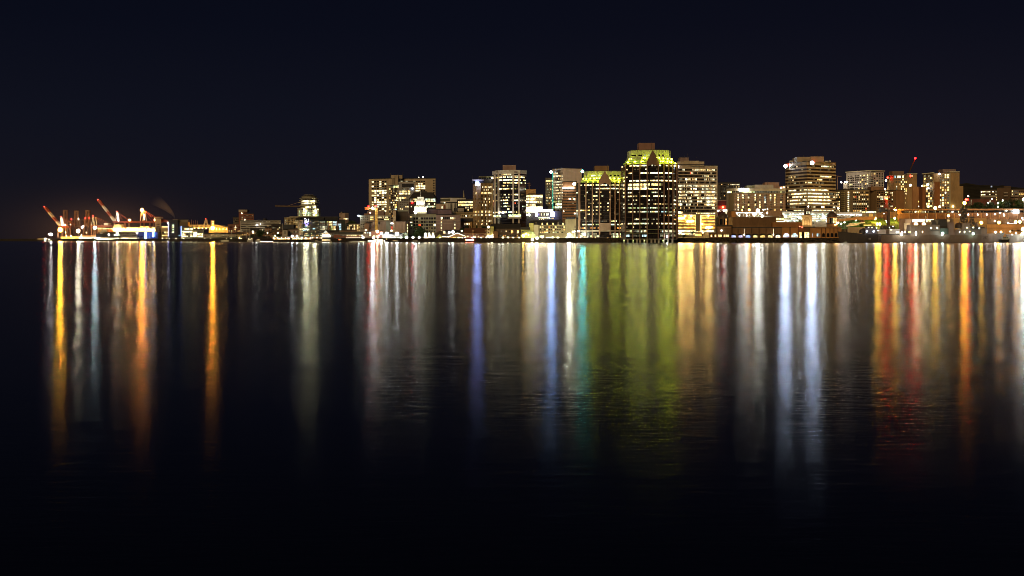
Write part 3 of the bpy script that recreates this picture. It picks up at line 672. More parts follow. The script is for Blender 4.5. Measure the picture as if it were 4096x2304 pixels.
for x, yt in ((926, 924), (985, 920), (1000, 912), (1131, 892), (985, 914)):
    r = thing('flagpole', 'thin white pole rising behind the waterfront houses', 'pole', (PX(x, 1480), 1480, ground(x, 1480)), 'thin white poles and masts behind the quay'); MB().bar((PX(x, 1480), 1480, ground(x, 1480)), W3(x, yt, 1480), .6, .3).build('pole', whitesteel, r)
# round tower under construction
Yt = 1500; ctr = (PX(1236, Yt + 12), Yt + 12)
r = thing('round_tower', 'round glass tower under construction with work lights on its open top floors', 'tower', (ctr[0], ctr[1], ground(1236, Yt)))
def rx(a): return a / F * (Yt + 12)
tg = wall('grey_green_glass', (.36, .37, .25), rough=.5)
MB().rev(ctr, [(rx(45), ground(1236, Yt) - 1), (rx(45), PZ(833, Yt))], 28).build('wall', tg, r)
MB().rev(ctr, [(rx(33), PZ(833, Yt)), (rx(33), PZ(790, Yt)), (rx(27), PZ(789, Yt)), (rx(27), PZ(784, Yt))], 24).build('core', wall('raw_concrete', (.3, .28, .2)), r)
for y, q in ((833, 46), (823, 40), (810, 43), (801, 40), (792.5, 38), (784, 30), (779, 22)): MB().rev(ctr, [(rx(q), PZ(y + .8, Yt)), (rx(q), PZ(y - .8, Yt))], 28).build('floor_slab', wall('pale_slab', (.45, .42, .32)), r)
MB().rev(ctr, [(rx(18), PZ(784, Yt)), (rx(18), PZ(778, Yt))], 16).build('roof_core', darkw, r)
def rwin(a, y, w, h, c, q, nm='window'):
    an0 = math.asin(max(-.98, min(.98, (a - w / 2 - 1236) / q))); an1 = math.asin(max(-.98, min(.98, (a + w / 2 - 1236) / q)))
    R_ = rx(q) + .15; mb = MB(); P = lambda an, z: (ctr[0] + R_ * math.sin(an), ctr[1] - R_ * math.cos(an), z)
    mb.face([P(an0, PZ(y + h / 2, Yt)), P(an1, PZ(y + h / 2, Yt)), P(an1, PZ(y - h / 2, Yt)), P(an0, PZ(y - h / 2, Yt))]); mb.build(nm, K[c] if isinstance(c, str) else c, r)
for y, pt, h in ((805, '.wWWWWWwwWWw.', 5.5), (813.5, '.wmWWWWWwwmw.', 6), (829, '.mmnwWWwwnmWw', 5), (837.5, '..nkWwnndnwW', 5), (845, 'mgmmWGgmmmWWm', 6), (853, 'mgmgWWgGgmwYm', 6), (861, 'mgmmWwgGgmWYg', 6), (797, '.nddddnddddn.', 4)):
    q = {805: 33, 813.5: 33, 829: 33, 797: 33}.get(y, 45); W_ = 2 * q * .93; n = len(pt)
    for i, c in enumerate(pt):
        if c != '.': rwin(1236 - W_ / 2 + W_ * (i + .5) / n, y, W_ / n * .72, h, c, q)
for x, y, s in ((1215, 804, 1.6), (1225, 804, 1.9), (1252, 804, 1.6), (1228, 828, 1.4), (1216, 837, 1.1), (1257, 827, 1.1), (1262, 845, 1.2), (1225, 844, 1.2), (1262, 852, 1.1)):
    MB().ball((PX(x, Yt - 4), Yt + 12 - math.sqrt(max(1, rx(33 if y < 830 else 45) ** 2 - rx(abs(x - 1236)) ** 2)) - 1.6, PZ(y, Yt)), s * .62).build('work_light', E((1, .94, .55), 700), r)
r = thing('tower_crane', 'brown tower crane with a long level jib beside the round tower', 'crane', (PX(1206, 1540), 1540, ground(1206, 1540)))
bars(r, 'jib', wall('dull_jib_steel', (.12, .08, .05)), [((1100, 822.5), (1206, 824.5), .8), ((1100, 825), (1206, 827.5), .8)] + [((1100 + 6 * i, 823 + (i % 2) * 2.5), (1106 + 6 * i, 825.5 - (i % 2) * 2.5), .55) for i in range(17)], 1540, .7, 2.2)
bars(r, 'mast', brown, [((1203, 822), (1203, 900)), ((1209, 822), (1209, 900))] + ladder(1203, 1209, 824, 896, 10), 1540, .6, 2.2)
bars(r, 'tie', brown, [((1206, 805), (1206, 824), .6), ((1206, 805), (1150, 823.5), .25)], 1540, .4, 2)
# glass office below
b = Bld('glass_office', 'broad glass office with a dark overhanging roof and a bright violet artwork', [(1195, 1400), (1212, 1385), (1300, 1380), (1380, 1382)], 880, wall('dark_green_glass', (.035, .045, .035), rough=.3), depth=34)
b.strip('roof_overhang', 1192, 1352, 869, 880, wall('black_roof_metal', (.03, .03, .028)), 3.5)
b.box('roof_slab', 1194, 1352, 866.5, 870, wall('roof_edge_metal', (.06, .055, .045)), 4.0, 20)
b.win(1202, 1276, 16, [885, 891, 897, 903, 909], 4.4, 'k7n4m2.2', .2); b.win(1199, 1238, 10, [917.5], 6, 'GyGGwwGGGg', .08); b.win(1200, 1340, 26, [927, 934, 941], 4.6, 'k5n4m3g2w2y1', .25)
b.win(1278, 1366, 5, [888.5, 898], 7.5, ['mgwbk', 'nmwbb'], .14); b.win(1278, 1366, 8, [907.5, 917], 7, 'mwmngwkb', .2); b.win(1212, 1278, 12, [907, 915, 922], 4.5, 'k4n3w2b1', .25); b.close()
for x in (1296, 1314, 1332, 1350): b.box('column', x - .8, x + .8, 881, 921, rust, .5, .5)
for y in (893.5, 902.5, 912): b.box('beam', 1279, 1366, y, y + 1, rust, .45, .4)
mb = MB(); rr2 = random.Random(3)
for _ in range(44):
    x, y = rr2.gauss(1224, 4.5), rr2.gauss(890, 7); c = W3(x, y, 1379); s = rr2.uniform(.25, .8); mb.cur = 0 if y < 888 else 1
    u = Vector((rr2.uniform(.3, 1), 0, rr2.uniform(-1, 1))).normalized() * s; v = Vector((-u.z, 0, u.x)) * .6; mb.face([c - u, c - v, c + u, c + v])
mb.build('light_artwork', [lit('art_white', (.86, .82, 1), 7, var=False), lit('art_violet', (.42, .34, 1), 3.4, var=False)], b.root)
b = Bld('apartment_tower', 'small pale tower block on the skyline between round tower and hotel', [(1357, 1720), (1380, 1712), (1394, 1716)], 852, wall('pink_beige_panel', (.42, .31, .25)), depth=20); b.win(1360, 1379, 5, [855.5], 2.5, 'dd.dd', .35); b.win(1381, 1393, 3, [857, 861, 865], 1.6, 'k', .2); b.roofbox('vent_stack', 1363, 1367, 847, beige)
b.win(1374, 1393, 5, [875.5], 4, 'wWWWw', .1); b.close()
b = Bld('apartment_block', 'low cream apartment block with warm lit square windows', [(1379, 1420), (1442, 1418)], 897, stone, depth=22)
b.win(1382, 1440, 9, [901.5, 908.5, 915.5, 922.5], 4.4, ['.dYwdYdYd', 'dwyddwdwy', '.wydwYmwd', 'dddwyddYy'], .35); b.close(); b.strip('parapet', 1379, 1442, 895.5, 897, cream, .5)
tree(1400, 884, 60, 'dark wooded rise behind the cream apartment block', 1560, n=320); tree(1375, 886, 40, 'dark tree right of the glass office roof', 1540)
# market sheds, px 1080-1350
mk = gabled('market_hall', 'long low market hall with brightly lit red and white stalls', 1088, 1345, 949, 946, 1330, wall('market_red_wall', (.35, .12, .07)), wall('pale_metal_roof', (.4, .37, .3)), 16)
mk.win(1095, 1340, 34, [954.5], 6, 'W4Y5y3o2d2w2', .2, .3); mk.close()
for i in range(16): mk.lamp(1094 + i * 16 + rnd.uniform(-5, 5), 952 + rnd.uniform(-1.5, 2), .75, rnd.choice([L_SM, L_WM, L_SW, L_SM]), 2.5, 'stall_lamp')
for x, s in ((1169, 1.6), (1187, 1.15)): lamp(x, 944, 1330, s, E((.88, .97, 1), 330), 'cool white star bright lamp over the market hall, ' + ('larger' if s > 1.3 else 'smaller') + ' of the close pair')
t = thing('lit_tent', 'pointed white tent glowing from inside above the market hall', 'tent', (PX(1302, 1300), 1305, 4))
a = PX(1288, 1300); c = PX(1315, 1300); ap = W3(1302, 921, 1306); z0 = PZ(946, 1300); z1 = PZ(939, 1300); mb = MB()
B4 = [(a, 1300), (c, 1300), (c, 1312), (a, 1312)]
for k in range(4): p, q = B4[k], B4[(k + 1) % 4]; mb.face([(p[0], p[1], z1), (q[0], q[1], z1), tuple(ap)])
mb.build('canvas', lit('canvas_glow', (1, .82, .55), .8), t); MB().prism(B4, z0 - .6, z1).build('wall', lit('tent_wall_glow', (1, .86, .6), 6), t)
hall = gabled('brick_hall', 'long red brick quay hall with white framed windows and a grey hip roof', 1335, 1452, 937, 926, 1290, brick, gshing, 16)
hall.strip('eave_trim', 1335, 1452, 936.3, 937.6, whitesteel, .6); hall.win(1352, 1452, 12, [942], 5.5, '.kmnwyYYY.yW', .35); hall.win(1342, 1452, 12, [958], 5, 'kwrkYYYYyYYY', .2); hall.close()
for i in range(8): 
    x = 1384 + i * 8.3; p = MB(); Yq = 1289
    p.face([W3(x, 949, Yq), W3(x + 5, 949, Yq), W3(x + 7, 952.5, Yq - 2.4), W3(x + 2, 952.5, Yq - 2.4)]); p.build('awning', lit('awning_lit_canvas', (1, .85, .6), 1.3, var=False), hall.root)
for i in range(7): hall.lamp(1384 + i * 10, 954.5, .6, L_WM, 1.8, 'awning_lamp')
b = gabled('boat_house', 'low dark roofed restaurant wing left of the brick quay hall', 1293, 1350, 930, 922, 1320, ironst, shing, 16); b.win(1300, 1348, 7, [938, 943], 4, 'd4w2m2', .3); b.close()
b = gabled('ferry_shed', 'white boat shed front below the glowing tent', 1345, 1375, 955, 950, 1275, whitesteel, gshing, 8); b.win(1347, 1373, 5, [958.5], 5, 'drYrd', .3); b.close()
b = Bld('roof_terrace', 'brown parapet block behind the brick quay hall', [(1356, 1370), (1430, 1368)], 922, brown, depth=10, base=6); b.win(1358, 1366, 1, [922.5], 5, 'm', .2); b.close()
# ================================================================ px 1430 - 2310
b = Bld('office_building', 'white gridded office block lit bluish at its left corner', [(1440, 1400), (1480, 1385), (1562, 1388)], 861.5, conc, depth=30)
b.win(1443, 1482, 5, [868.5, 877.5, 887, 897, 906, 915], 4, 'd5k2n1m1', .35); b.win(1480, 1560, 17, [868.5, 877.5], 4.5, ['YYwdddwywwdwdwYdd', 'YYYddwddddddYYYYd'], .12); b.close()
b.lamp(1443, 862, 1.3, E((.8, 1, .95), 300), 3); b.roofbox('plant_room', 1456, 1476, 854, brown); b.roofbox('plant_room', 1468, 1536, 844, mauve, 12)
b.strip('fascia', 1440, 1562, 861, 863.5, whitesteel, .4)
# hotel slab
h = Bld('hotel_tower', 'wide beige hotel slab with a recessed central core and square windows', [(1475, 1570), (1568, 1552), (1610, 1560), (1742, 1552)], 714, tan, depth=30)
h.box('core', 1581, 1592, 700, 800, tan, 2.2); h.roofbox('core_top', 1565, 1609, 700, tan, 0)
h.box('recess_line', 1578.5, 1580.5, 702, 800, darkw, 2.0); h.box('recess_line', 1592.5, 1594.5, 702, 800, darkw, 2.0)
rows = rng(725.5, 9.15, 14)
h.win(1486, 1547, 6, rows, 5.6, ['wddwdd', 'knkwdw', 'Wkdwdd', 'dndmnk', 'WWWWWw', '.wnwWW', 'WwWnwn', 'dWddWd', 'kWwddw', 'wWWWWW', 'w.WWwW', 'nwwdmw', 'nwddWk', '...w.W'], .22)
h.win(1601, 1702, 10, rows[:5], 5.6, ['wdwddwdddd', '.......wwd', '......wWWW', '......wWwW', '......Wwdd'], .22)
h.win(1732, 1742, 2, rng(723, 9.6, 18), 5, 'd7m2w1', .35); h.close()
for x, yt in ((1561, 690), (1563, 694), (1612, 688), (1609, 692), (1590, 696), (1675, 700)): h.mast(x, yt, .5)
h.mast(1676, 703, .4); h.mast(1691, 708, .5); MB().ball(W3(1691, 708.5, h.Y + 6), 1.1).build('roof_light', E((.8, 1, .9), 260), h.root); MB().ball(W3(1675.5, 708.5, h.Y + 6), .7).build('roof_light', L_SM, h.root)
# balcony condo
b = Bld('condo_tower', 'slim dark condo tower with floor by floor balconies and a lit glass top storey', [(1555, 1480), (1596, 1478)], 752, wall('brown_black_panel', (.09, .06, .045)), depth=22, roof=False)
b.box('top_storey', 1561, 1595, 741, 752, wall('pale_metal', (.3, .32, .27)), -1, 18); b.box('roof_slab', 1550, 1596, 738.5, 741, conc, 1.5, 24)
for j in range(15): b.strip('balcony_slab', 1552, 1596, 759.5 + j * 9.1, 760.9 + j * 9.1, beige, .9)
b.win(1564, 1590, 5, [747], 8, 'GgGgG', .06); b.win(1591, 1595, 1, [746], 9, 'W', .05)
b.win(1557, 1594, 7, rng(755.5, 9.1, 14), 5, ['Y.dmddn', 'mydmdnm', 'nydddYn', 'yddnwdy', 'yddddwY', 'ndymWYY', 'nwmWdyn', 'mddwYyn', 'ydndYYn', 'YndmWbd', 'nmdwwmn', 'ydddYwn', 'dnymddm', 'nddmdwd'], .3); b.close()
b = Bld('condo_tower', 'grey banded tower half hidden behind the slim balcony condo', [(1594, 1440), (1658, 1438)], 727, grey, depth=26)
for y in (740,): b.strip('glass_storey', 1608, 1655, 735, 749, K['d'], .1)
b.win(1600, 1642, 6, rng(756, 9.5, 2), 6, '.nm.k.', .25); b.win(1596, 1642, 4, [765.5, 774], 6.6, ['yYyY', 'WYwY'], .25); b.win(1596, 1626, 3, [791.5], 6.6, 'YYy', .22)
b.win(1598, 1650, 7, [782.5, 800, 809, 818, 827, 836], 5, 'k5d4n2w1', .35); b.close(); b.strip('parapet', 1596, 1655, 727, 731, conc, .4); b.lamp(1650, 754, 1.4, E((.7, .85, 1), 60))
b.strip('corner_edge', 1594, 1596, 735, 845, beige, .6)
b = Bld('office_tower', 'dark tower with a trapezoid mansard roof behind the floodlit white building', [(1637, 1420), (1745, 1415)], 794, wall('dark_bronze_panel', (.07, .055, .04)), depth=40, roof=False)
Z0, Z1 = PZ(794, 1415), PZ(768, 1415)
low = [(PX(1636, 1415), 1414), (PX(1744, 1415), 1414), (PX(1744, 1415), 1454), (PX(1636, 1415), 1454)]; top = [(PX(1652, 1415), 1424), (PX(1727, 1415), 1424), (PX(1727, 1415), 1444), (PX(1652, 1415), 1444)]
MB().prism(low, Z0, Z1, top).build('mansard_roof', shing, b.root); b.box('roof_block', 1676, 1706, 765, 768, darkw, -14, 8)
b.win(1640, 1742, 10, [797.5], 6.5, 'mwGwGwGGwG', .18); b.win(1640, 1742, 10, [804.5], 6, 'dGYwWwwGwG', .15); b.win(1640, 1742, 14, [816], 5, 'ddnddWddwmwddw', .35); b.win(1640, 1742, 14, [826], 6, 'dddWdddGGWGGWg', .2); b.win(1640, 1742, 14, [835], 4, 'd9n2', .3); b.close()
art = Bld('floodlit_building', 'stepped white stone building blazing in floodlight before the mansard tower', [(1657, 1330), (1706, 1330)], 826, white, depth=24)
for (x0, x1, y0, y1, nm) in ((1664, 1699, 801, 826, 'upper_block'), (1668, 1695, 787, 801, 'attic_block')): MB().box(PX(x0, 1333), PX(x1, 1333), 1333, 1350, PZ(y1, 1333), PZ(y0, 1333)).build(nm, white, art.root)
for x in (1673, 1680, 1687, 1694): MB().box(PX(x - 1.2, 1333), PX(x + .6, 1333), 1332.6, 1333, PZ(824, 1333), PZ(806, 1333)).build('pilaster', white, art.root)
for y in (803, 798, 793): MB().box(PX(1667, 1333), PX(1697, 1333), 1332.5, 1333, PZ(y + 1, 1333), PZ(y, 1333)).build('ledge', darkw, art.root)
for x, y in ((1660, 838), (1671, 838), (1682, 838), (1694, 838), (1703, 838), (1668, 815), (1694, 815)):
    sp = bpy.data.lights.new('facade_floodlight', 'SPOT'); sp.energy = 4500; sp.color = (1, .95, .68); sp.spot_size = math.radians(75); sp.spot_blend = .7; sp.shadow_soft_size = .4
    so = bpy.data.objects.new('facade_floodlight', sp); COL.objects.link(so); p = W3(x, y, 1320); so.location = p; so.rotation_euler = (W3(x, y - 14, 1331) - p).to_track_quat('-Z', 'Y').to_euler(); so.parent = None
for i in range(9): art.lamp(1648 + i * 7, 846 + rnd.uniform(-1, 1.5), .8, E((1, .93, .55), 60), 2)
art.mast(1681, 762, .5, 'flagpole', whitesteel, 4)
lamp(1662, 852, 1300, 1.5, E((1, .95, .95), 330), 'white star bright lamp at the foot of the floodlit stone building')
b = Bld('light_sign_block', 'dark block with a red aircraft light left of the floodlit building', [(1636, 1408), (1658, 1407)], 800, darkw, depth=14); b.win(1638, 1656, 5, [805], 5, 'mGyym', .3); b.win(1638, 1656, 4, [827], 6, 'dwdd', .3); b.close(); b.lamp(1650, 810, 1.5, E((1, .006, .006), 150))
# power-station like blocks on the quay
pk = wall('pinkish_concrete', (.36, .27, .2), scale=.2)
b = Bld('industrial_block', 'plain beige windowless block behind the yellow crane', [(1477, 1290), (1563, 1286)], 885, pk, depth=26, wallname='wall'); b.box('sign_panel', 1513, 1521, 889, 896, darkw, .3, .4); b.box('door_hood', 1489, 1502, 922, 926, darkw, .6, 1)
b.strip('pale_bay', 1545, 1563, 885, 930, wall('pale_green_metal', (.3, .32, .25)), .4); b.close()
b = Bld('industrial_block', 'narrow dark brick block with one lit window beside the beige block', [(1458, 1280), (1477, 1280)], 893, brown, depth=16); b.win(1459, 1469, 1, [920], 6, 'W', .1); b.box('roof_sign', 1463, 1489, 887, 893.5, darkw, .6, 2); b.close(); 
b = Bld('industrial_block', 'tall slim beige shaft rising left of the black panelled block', [(1571, 1300), (1584, 1298)], 842, wall('shaft_concrete', (.40, .30, .18)), depth=14); b.win(1574, 1579, 1, rng(863, 6.5, 10), 4.5, 'm', .1); b.close()
b = Bld('industrial_block', 'black panelled block between the slim shaft and the brown corner', [(1584, 1310), (1632, 1308)], 846, wall('black_brown_panel', (.05, .035, .02)), depth=20); b.strip('coping', 1592, 1640, 841, 845.5, olive, .8); b.close()
b = Bld('industrial_block', 'plain pinkish block with yellow lit openings on its right side', [(1578, 1285), (1622, 1284), (1630, 1290)], 886, pk, depth=18); b.win(1627, 1635, 1, [901, 913, 925], 8, 'Y', .1, .5); b.close()
b = Bld('office_building', 'small building with stacked white lights between the beige blocks', [(1562, 1300), (1572, 1300)], 893, darkw, depth=10); b.win(1562, 1572, 1, [905, 909, 913, 918], 2.4, 'r', .3); b.close(); b.box('lit_canopy', 1551, 1572, 891, 896, lit('canopy_white', (1, .93, .9), 9, var=False), 2, 1.5)
b.lamp(1567, 923, 1.4, L_SM, 3)
# yellow tower crane on quay
r = thing('tower_crane', 'yellow tower crane with a short orange jib and red lights', 'crane', (PX(1507, 1262), 1262, 4)); Yc = 1262
bars(r, 'mast', yellowst, [((1502.5, 832), (1502.5, 961), .6), ((1508.5, 832), (1508.5, 961), .6)] + ladder(1502.5, 1508.5, 834, 958, 14), Yc, .45, 1.6)
bars(r, 'jib', wall('orange_steel', (.6, .2, .04)), [((1460, 834), (1512, 834), 1.0), ((1459, 831), (1476, 831), 1.3), ((1460, 838), (1474, 836), 1.0)], Yc, .9, 1.6)
for x, y, m, q in ((1474, 826, E((1, .006, .006), 200), 1.3), (1503, 823.5, E((1, .006, .006), 200), 1.3), (1491, 833, E((.9, .95, 1), 700), 2.0), (1481, 851, E((1, .4, .2), 60), 1.2)): MB().ball(W3(x, y, Yc - 1.5), q).build('aircraft_light' if m is not None and y < 830 else 'work_light', m, r)
r = thing('derrick', 'rusty slanted derrick boom leaning before the beige block', 'crane', (PX(1480, 1270), 1270, 4)); bars(r, 'boom', rust, [((1480, 924), (1499, 894), 1.1), ((1483, 924), (1499, 894), .6)], 1270, .8, 1.2); bars(r, 'base', rust, [((1476, 955), (1482, 924), 1.3)], 1270, .8, 1.2)
# olive + mauve offices
b = Bld('office_building', 'olive concrete office with a grid of dark square windows', [(1630, 1330), (1745, 1322)], 856, olive, depth=32)
b.win(1653, 1744, 9, [873.5, 887.5, 900, 913, 926], 8.6, ['ddmdddddd', 'ddnddkddd', 'ddrdndddW', 'drdnndndd', 'ddddddddd'], .22); b.win(1639, 1650, 2, [867, 877, 889, 901, 912], 4.5, ['ww', 'nn', 'WW', '.w', 'dd'], .35); b.close()
b.box('corner_pier', 1630, 1638, 852, 935, brown, .6, 4); b.lamp(1617, 857, .9, L_SM)
b = Bld('office_building', 'mauve office with banded blank walls and narrow lit stair windows', [(1745, 1318), (1842, 1312)], 860, mauve, depth=32)
for y in (880.5, 893.5, 907): b.strip('floor_line', 1745, 1842, y, y + 1.8, beige, .2)
b.win(1763, 1822, 8, [872.5], 9, 'Wdddd.wm'.replace('.', 'w'), .16); b.win(1763, 1768, 1, [887, 899, 912, 924], 8, 'wmWw', .1); b.win(1763, 1768, 1, [888, 899, 912, 924], 8, ['w', 'm', 'W', 'm'], .2); b.win(1817, 1822, 1, [887, 899, 912], 8, ['n', 'w', 'Y'], .2); b.close()
b = Bld('office_building', 'dark violet windowless plant storey above the olive office', [(1692, 1345), (1753, 1340), (1805, 1338)], 838, wall('violet_cladding', (.12, .08, .10)), depth=18, base=20); b.box('louvre_bay', 1753, 1806, 841, 857, wall('violet_panel', (.17, .12, .14)), .8, 4); b.close()
b = Bld('civic_building', 'pale low wing behind the violet plant storey with one lit opening', [(1745, 1400), (1782, 1398)], 815, wall('tan_pink_panel', (.42, .32, .22)), depth=20); b.win(1766, 1772, 1, [830], 8, 'w', .1); b.close(); b.box('stack', 1776, 1782, 820, 836, brick, .5, 3)
b = Bld('civic_building', 'modern pale building with tall vertical fins and a dark top recess', [(1762, 1440), (1800, 1430), (1862, 1436)], 791, white, depth=34)
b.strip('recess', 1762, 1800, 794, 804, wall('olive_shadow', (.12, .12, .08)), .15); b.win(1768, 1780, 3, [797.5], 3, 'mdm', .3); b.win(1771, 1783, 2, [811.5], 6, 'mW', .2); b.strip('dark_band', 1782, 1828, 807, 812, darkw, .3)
for i in range(6): b.box('fin', 1797 + i * 5.3, 1799.5 + i * 5.3, 813, 846, white, 1.2, 1)
b.strip('dark_glazing', 1795, 1828, 813, 846, darkw, .2); b.close()
sp = thing('church_spire', 'slender pale church spire rising behind the modern finned building', 'church', (PX(1855, 1560), 1560, ground(1855, 1560)))
x = PX(1855, 1560); w_ = PX(1859, 1560) - x; MB().prism([(x - w_, 1558), (x + w_, 1558), (x + w_, 1563), (x - w_, 1563)], PZ(800, 1560), PZ(761, 1560), [(x - .1, 1560), (x + .1, 1560), (x + .1, 1560.2), (x - .1, 1560.2)]).build('spire', wall('spire_stone', (.4, .33, .2)), sp)
MB().box(x - w_, x + w_, 1557.8, 1563.2, ground(1855, 1560), PZ(800, 1560) - .01).build('tower', stone, sp)
b = Bld('office_building', 'dark office with two rows of glowing yellow windows', [(1828, 1400), (1896, 1392)], 799, darkw, depth=26)
b.win(1832, 1894, 13, [808.5], 8, 'wwYYwYYwYYYwY', .22); b.win(1832, 1894, 13, [819.5], 8, 'wwYYYYwYYYYYY', .22); b.win(1832, 1894, 13, [830], 6, 'ddddddwwwdYwY', .3); b.win(1832, 1894, 13, [840], 5, 'ddddddddWdddd', .35); b.close()
b.box('roof_unit', 1818, 1832, 832, 845, darkw, 2, 6); b.box('lower_wing', 1831, 1855, 832, 846, conc, 4, 8)
b = Bld('stone_building', 'old yellow stone office with a heavy cornice and one bright window', [(1800, 1360), (1896, 1352)], 852, stone, depth=22, cap=stone, capo=.9)
b.win(1848, 1888, 6, [863], 6.5, 'ddWdmd', .45); b.close(); b.strip('cornice', 1804, 1896, 849.5, 853, stone, 1.0); b.strip('string_course', 1842, 1896, 869, 870.5, cream, .5)
b = Bld('stone_building', 'warm lit stone museum front under a dark mansard roof', [(1843, 1340), (1888, 1338), (1897, 1345)], 886, wall('orange_stone', (.46, .28, .11), scale=.3), depth=16, roof=False)
b.box('mansard_roof', 1842, 1893, 873, 885.9, shing, .8, 14); b.win(1851, 1880, 5, [896], 8, '.wwWw', .45); b.win(1851, 1884, 5, [908], 7, 'ddddd', .45); b.close()
tree(1868, 896, 30, 'dark pointed conifer in front of the warm stone museum', 1310, conic=True); tree(1882, 905, 14, 'narrow dark conifer beside the brown ribbed tower', 1312, conic=True, n=140)
tree(1907, 900, 26, 'dark conifer at the foot of the brown ribbed tower', 1300, conic=True); tree(1938, 903, 34, 'broad dark tree at the foot of the brown ribbed tower', 1300); tree(1856, 915, 44, 'dark shrubby tree behind the red brick warehouse roof', 1285)
tree(1680, 901, 54, 'large round dark tree in front of the olive office', 1240, n=420); tree(1664, 925, 36, 'low dark shrub left of the large round tree', 1235)
# brown ribbed bank tower
rb = wall('ribbed_brown_stone', (.30, .20, .09))
b = Bld('office_tower', 'brown ribbed tower with a glowing square blue white sign', [(1893, 1330), (1922, 1312), (1972, 1315)], 733, rb, depth=34)
for i in range(5): b.box('rib', 1894 + i * 5.6, 1895.4 + i * 5.6, 733, 905, rb, .8 - 16 * 0 + 0, .9) if False else b.strip('rib', 1894 + i * 5.6, 1895.6 + i * 5.6, 733, 905, rb, .8)
for i in range(9): b.strip('rib', 1922 + i * 5.5, 1923.6 + i * 5.5, 733, 905, rb, .8)
b.strip('corner_pier', 1965, 1973, 733, 900, stone, 1.2)
ys = rng(748, 12.5, 13)
b.win(1894, 1922, 5, [748, 772, 795, 810, 822, 846.5, 859.5, 884, 896], 7.5, ['nmnmm', '.wYn.', 'ddndd', 'd.nnd', '.nnd.', 'YYwYm', 'wwwwm', 'ddnyn', '.dwd.'], .3)
b.win(1922, 1966, 8, [748, 759.5, 772, 783.5, 795, 807.5, 820, 833, 846.5, 859.5, 872, 883.5, 896], 8, ['dwwwwwwW', 'ddwnwwdd', 'YYYYYWWW', 'ddddddnd', 'ddwwdwwd', 'ndwdwdwn', 'dwnwwdnd', 'dddnddnn', 'YYdWwwww', 'wwdwwwWW', 'ddddmdnd', 'mYddwwww', 'wwddWddd'], .42)
b.box('crown_recess', 1912, 1970, 716, 733, darkw, -4, 20); b.box('crown_slab', 1889, 1934, 718, 722, conc, -1, 20); b.box('crown_slab', 1915, 1972, 706, 709, olive, -6, 16)
for x in (1915, 1925, 1935, 1945, 1955): b.box('crown_post', x, x + 1, 709, 718, olive, -6, 1)
b.box('lit_sign', 1902, 1916, 727.5, 743, lit('sign_blue_white', (.34, .44, 1), 42, var=False), 1.6, 1.0); b.lamp(1968, 711, 1.5, E((1, .95, .6), 110), .8); b.mast(1885 + 4, 700, .35); b.close()
# glass tower 1801
gt = wall('black_blue_glass', (.012, .012, .018), rough=.12, spec=.5)
b = Bld('office_tower', 'rounded black glass tower with a white crown band and white pillars', [(1972, 1262), (1985, 1250), (2010, 1240), (2040, 1236), (2078, 1238), (2104, 1248)], 695, gt, depth=38, roof=False)
b.strip('crown_band', 1972, 2104, 679.5, 695, white, .8); MB().prism(b.scaled(1.0), b.top, PZ(680, b.Y)).build('crown_core', ROOF, b.root)
b.roofbox('penthouse', 2011, 2064, 660, wall('rose_brown_panel', (.3, .2, .17)), 8, 16); b.top = PZ(695, b.Y)
b.strip('crown_ledge', 1972, 2104, 700.5, 703, white, .6)
for x, w_ in ((1981.5, 3), (1996.5, 3), (2052, 5.5), (2075, 5.5)): b.strip('pillar', x - w_ / 2, x + w_ / 2, 695, 893, wall('pillar_panel', (.6, .54, .48)), 1.4)
for j in range(16): b.strip('spandrel', 1972.5, 2103.5, 712.6 + j * 11.75, 713.6 + j * 11.75, wall('dark_mullion', (.035, .03, .035)), .12)
R = [(695.5, '......mWwWWwwWw...........'), (708, 'w.yYWWWWWY.GwwGG.wwGgYWwY.'), (719.5, '.....WWWWWWYWWWGWWWWWwd.Yw'), (731, 'd.g....nYYmwYwGYwWWwGgGn.w'), (742.5, '.mg....YYm.Y.nnn.nn.......'), (754.5, 'W.nnwWYWYWYWYnwW.gnn.dnn.g'), (778, 'd.w...n.mW..wnm.wWWWw.nn..'), (789.5, 'd....m.Yn.wnw...nnn.n.d.n.'), (801, 'w.ymwnwYWYYWn.n.WWWWWm.m.w'), (813, '..n.w.nnbWYW....rr.n......'), (825, '..ddn.mngWGgmm....nn...Ggn'), (836, '...........wY..........n..'), (848.5, 'WwWw.WwWWWW.bWWwwdwnw.....')]
for y, p in R: b.win(1972.5, 2103.5, 26, [y], 5.2, p, .1)
b.close()
b.box('podium_frame', 2031, 2085, 868, 874, white, 2.5, 3); b.box('podium_glass', 2034, 2084, 858, 868, K['G'], 1.5, 2); b.box('podium_glass', 1974, 2004, 860, 868, K['G'], 1.2, 2); b.box('podium_frame', 1974, 2006, 868, 871, white, 1.6, 2)
text(b.root, '1801', 2065, 687.5, b.Y - .9, 8.5, wall('purple_letters', (.09, .03, .06)), wpx=15); text(b.root, 'm', 1988.5, 687.5, b.Y + 8, 7, wall('black_logo', (.02, .02, .02)), name='logo', wpx=6, proud=10.5)
for x in (2054, 2077):
    sp = bpy.data.lights.new('pillar_uplight', 'SPOT'); sp.energy = 16000; sp.color = (1, .86, .92); sp.spot_size = math.radians(22); sp.spot_blend = .8; sp.shadow_soft_size = .3
    so = bpy.data.objects.new('pillar_uplight', sp); COL.objects.link(so); p = W3(x, 900, 1229); so.location = p; so.rotation_euler = (W3(x, 800, 1236.5) - p).to_track_quat('-Z', 'Y').to_euler()
for x in (2005, 2015): b.lamp(x, 850, 1.3, E((1, .97, .8), 120), 2)
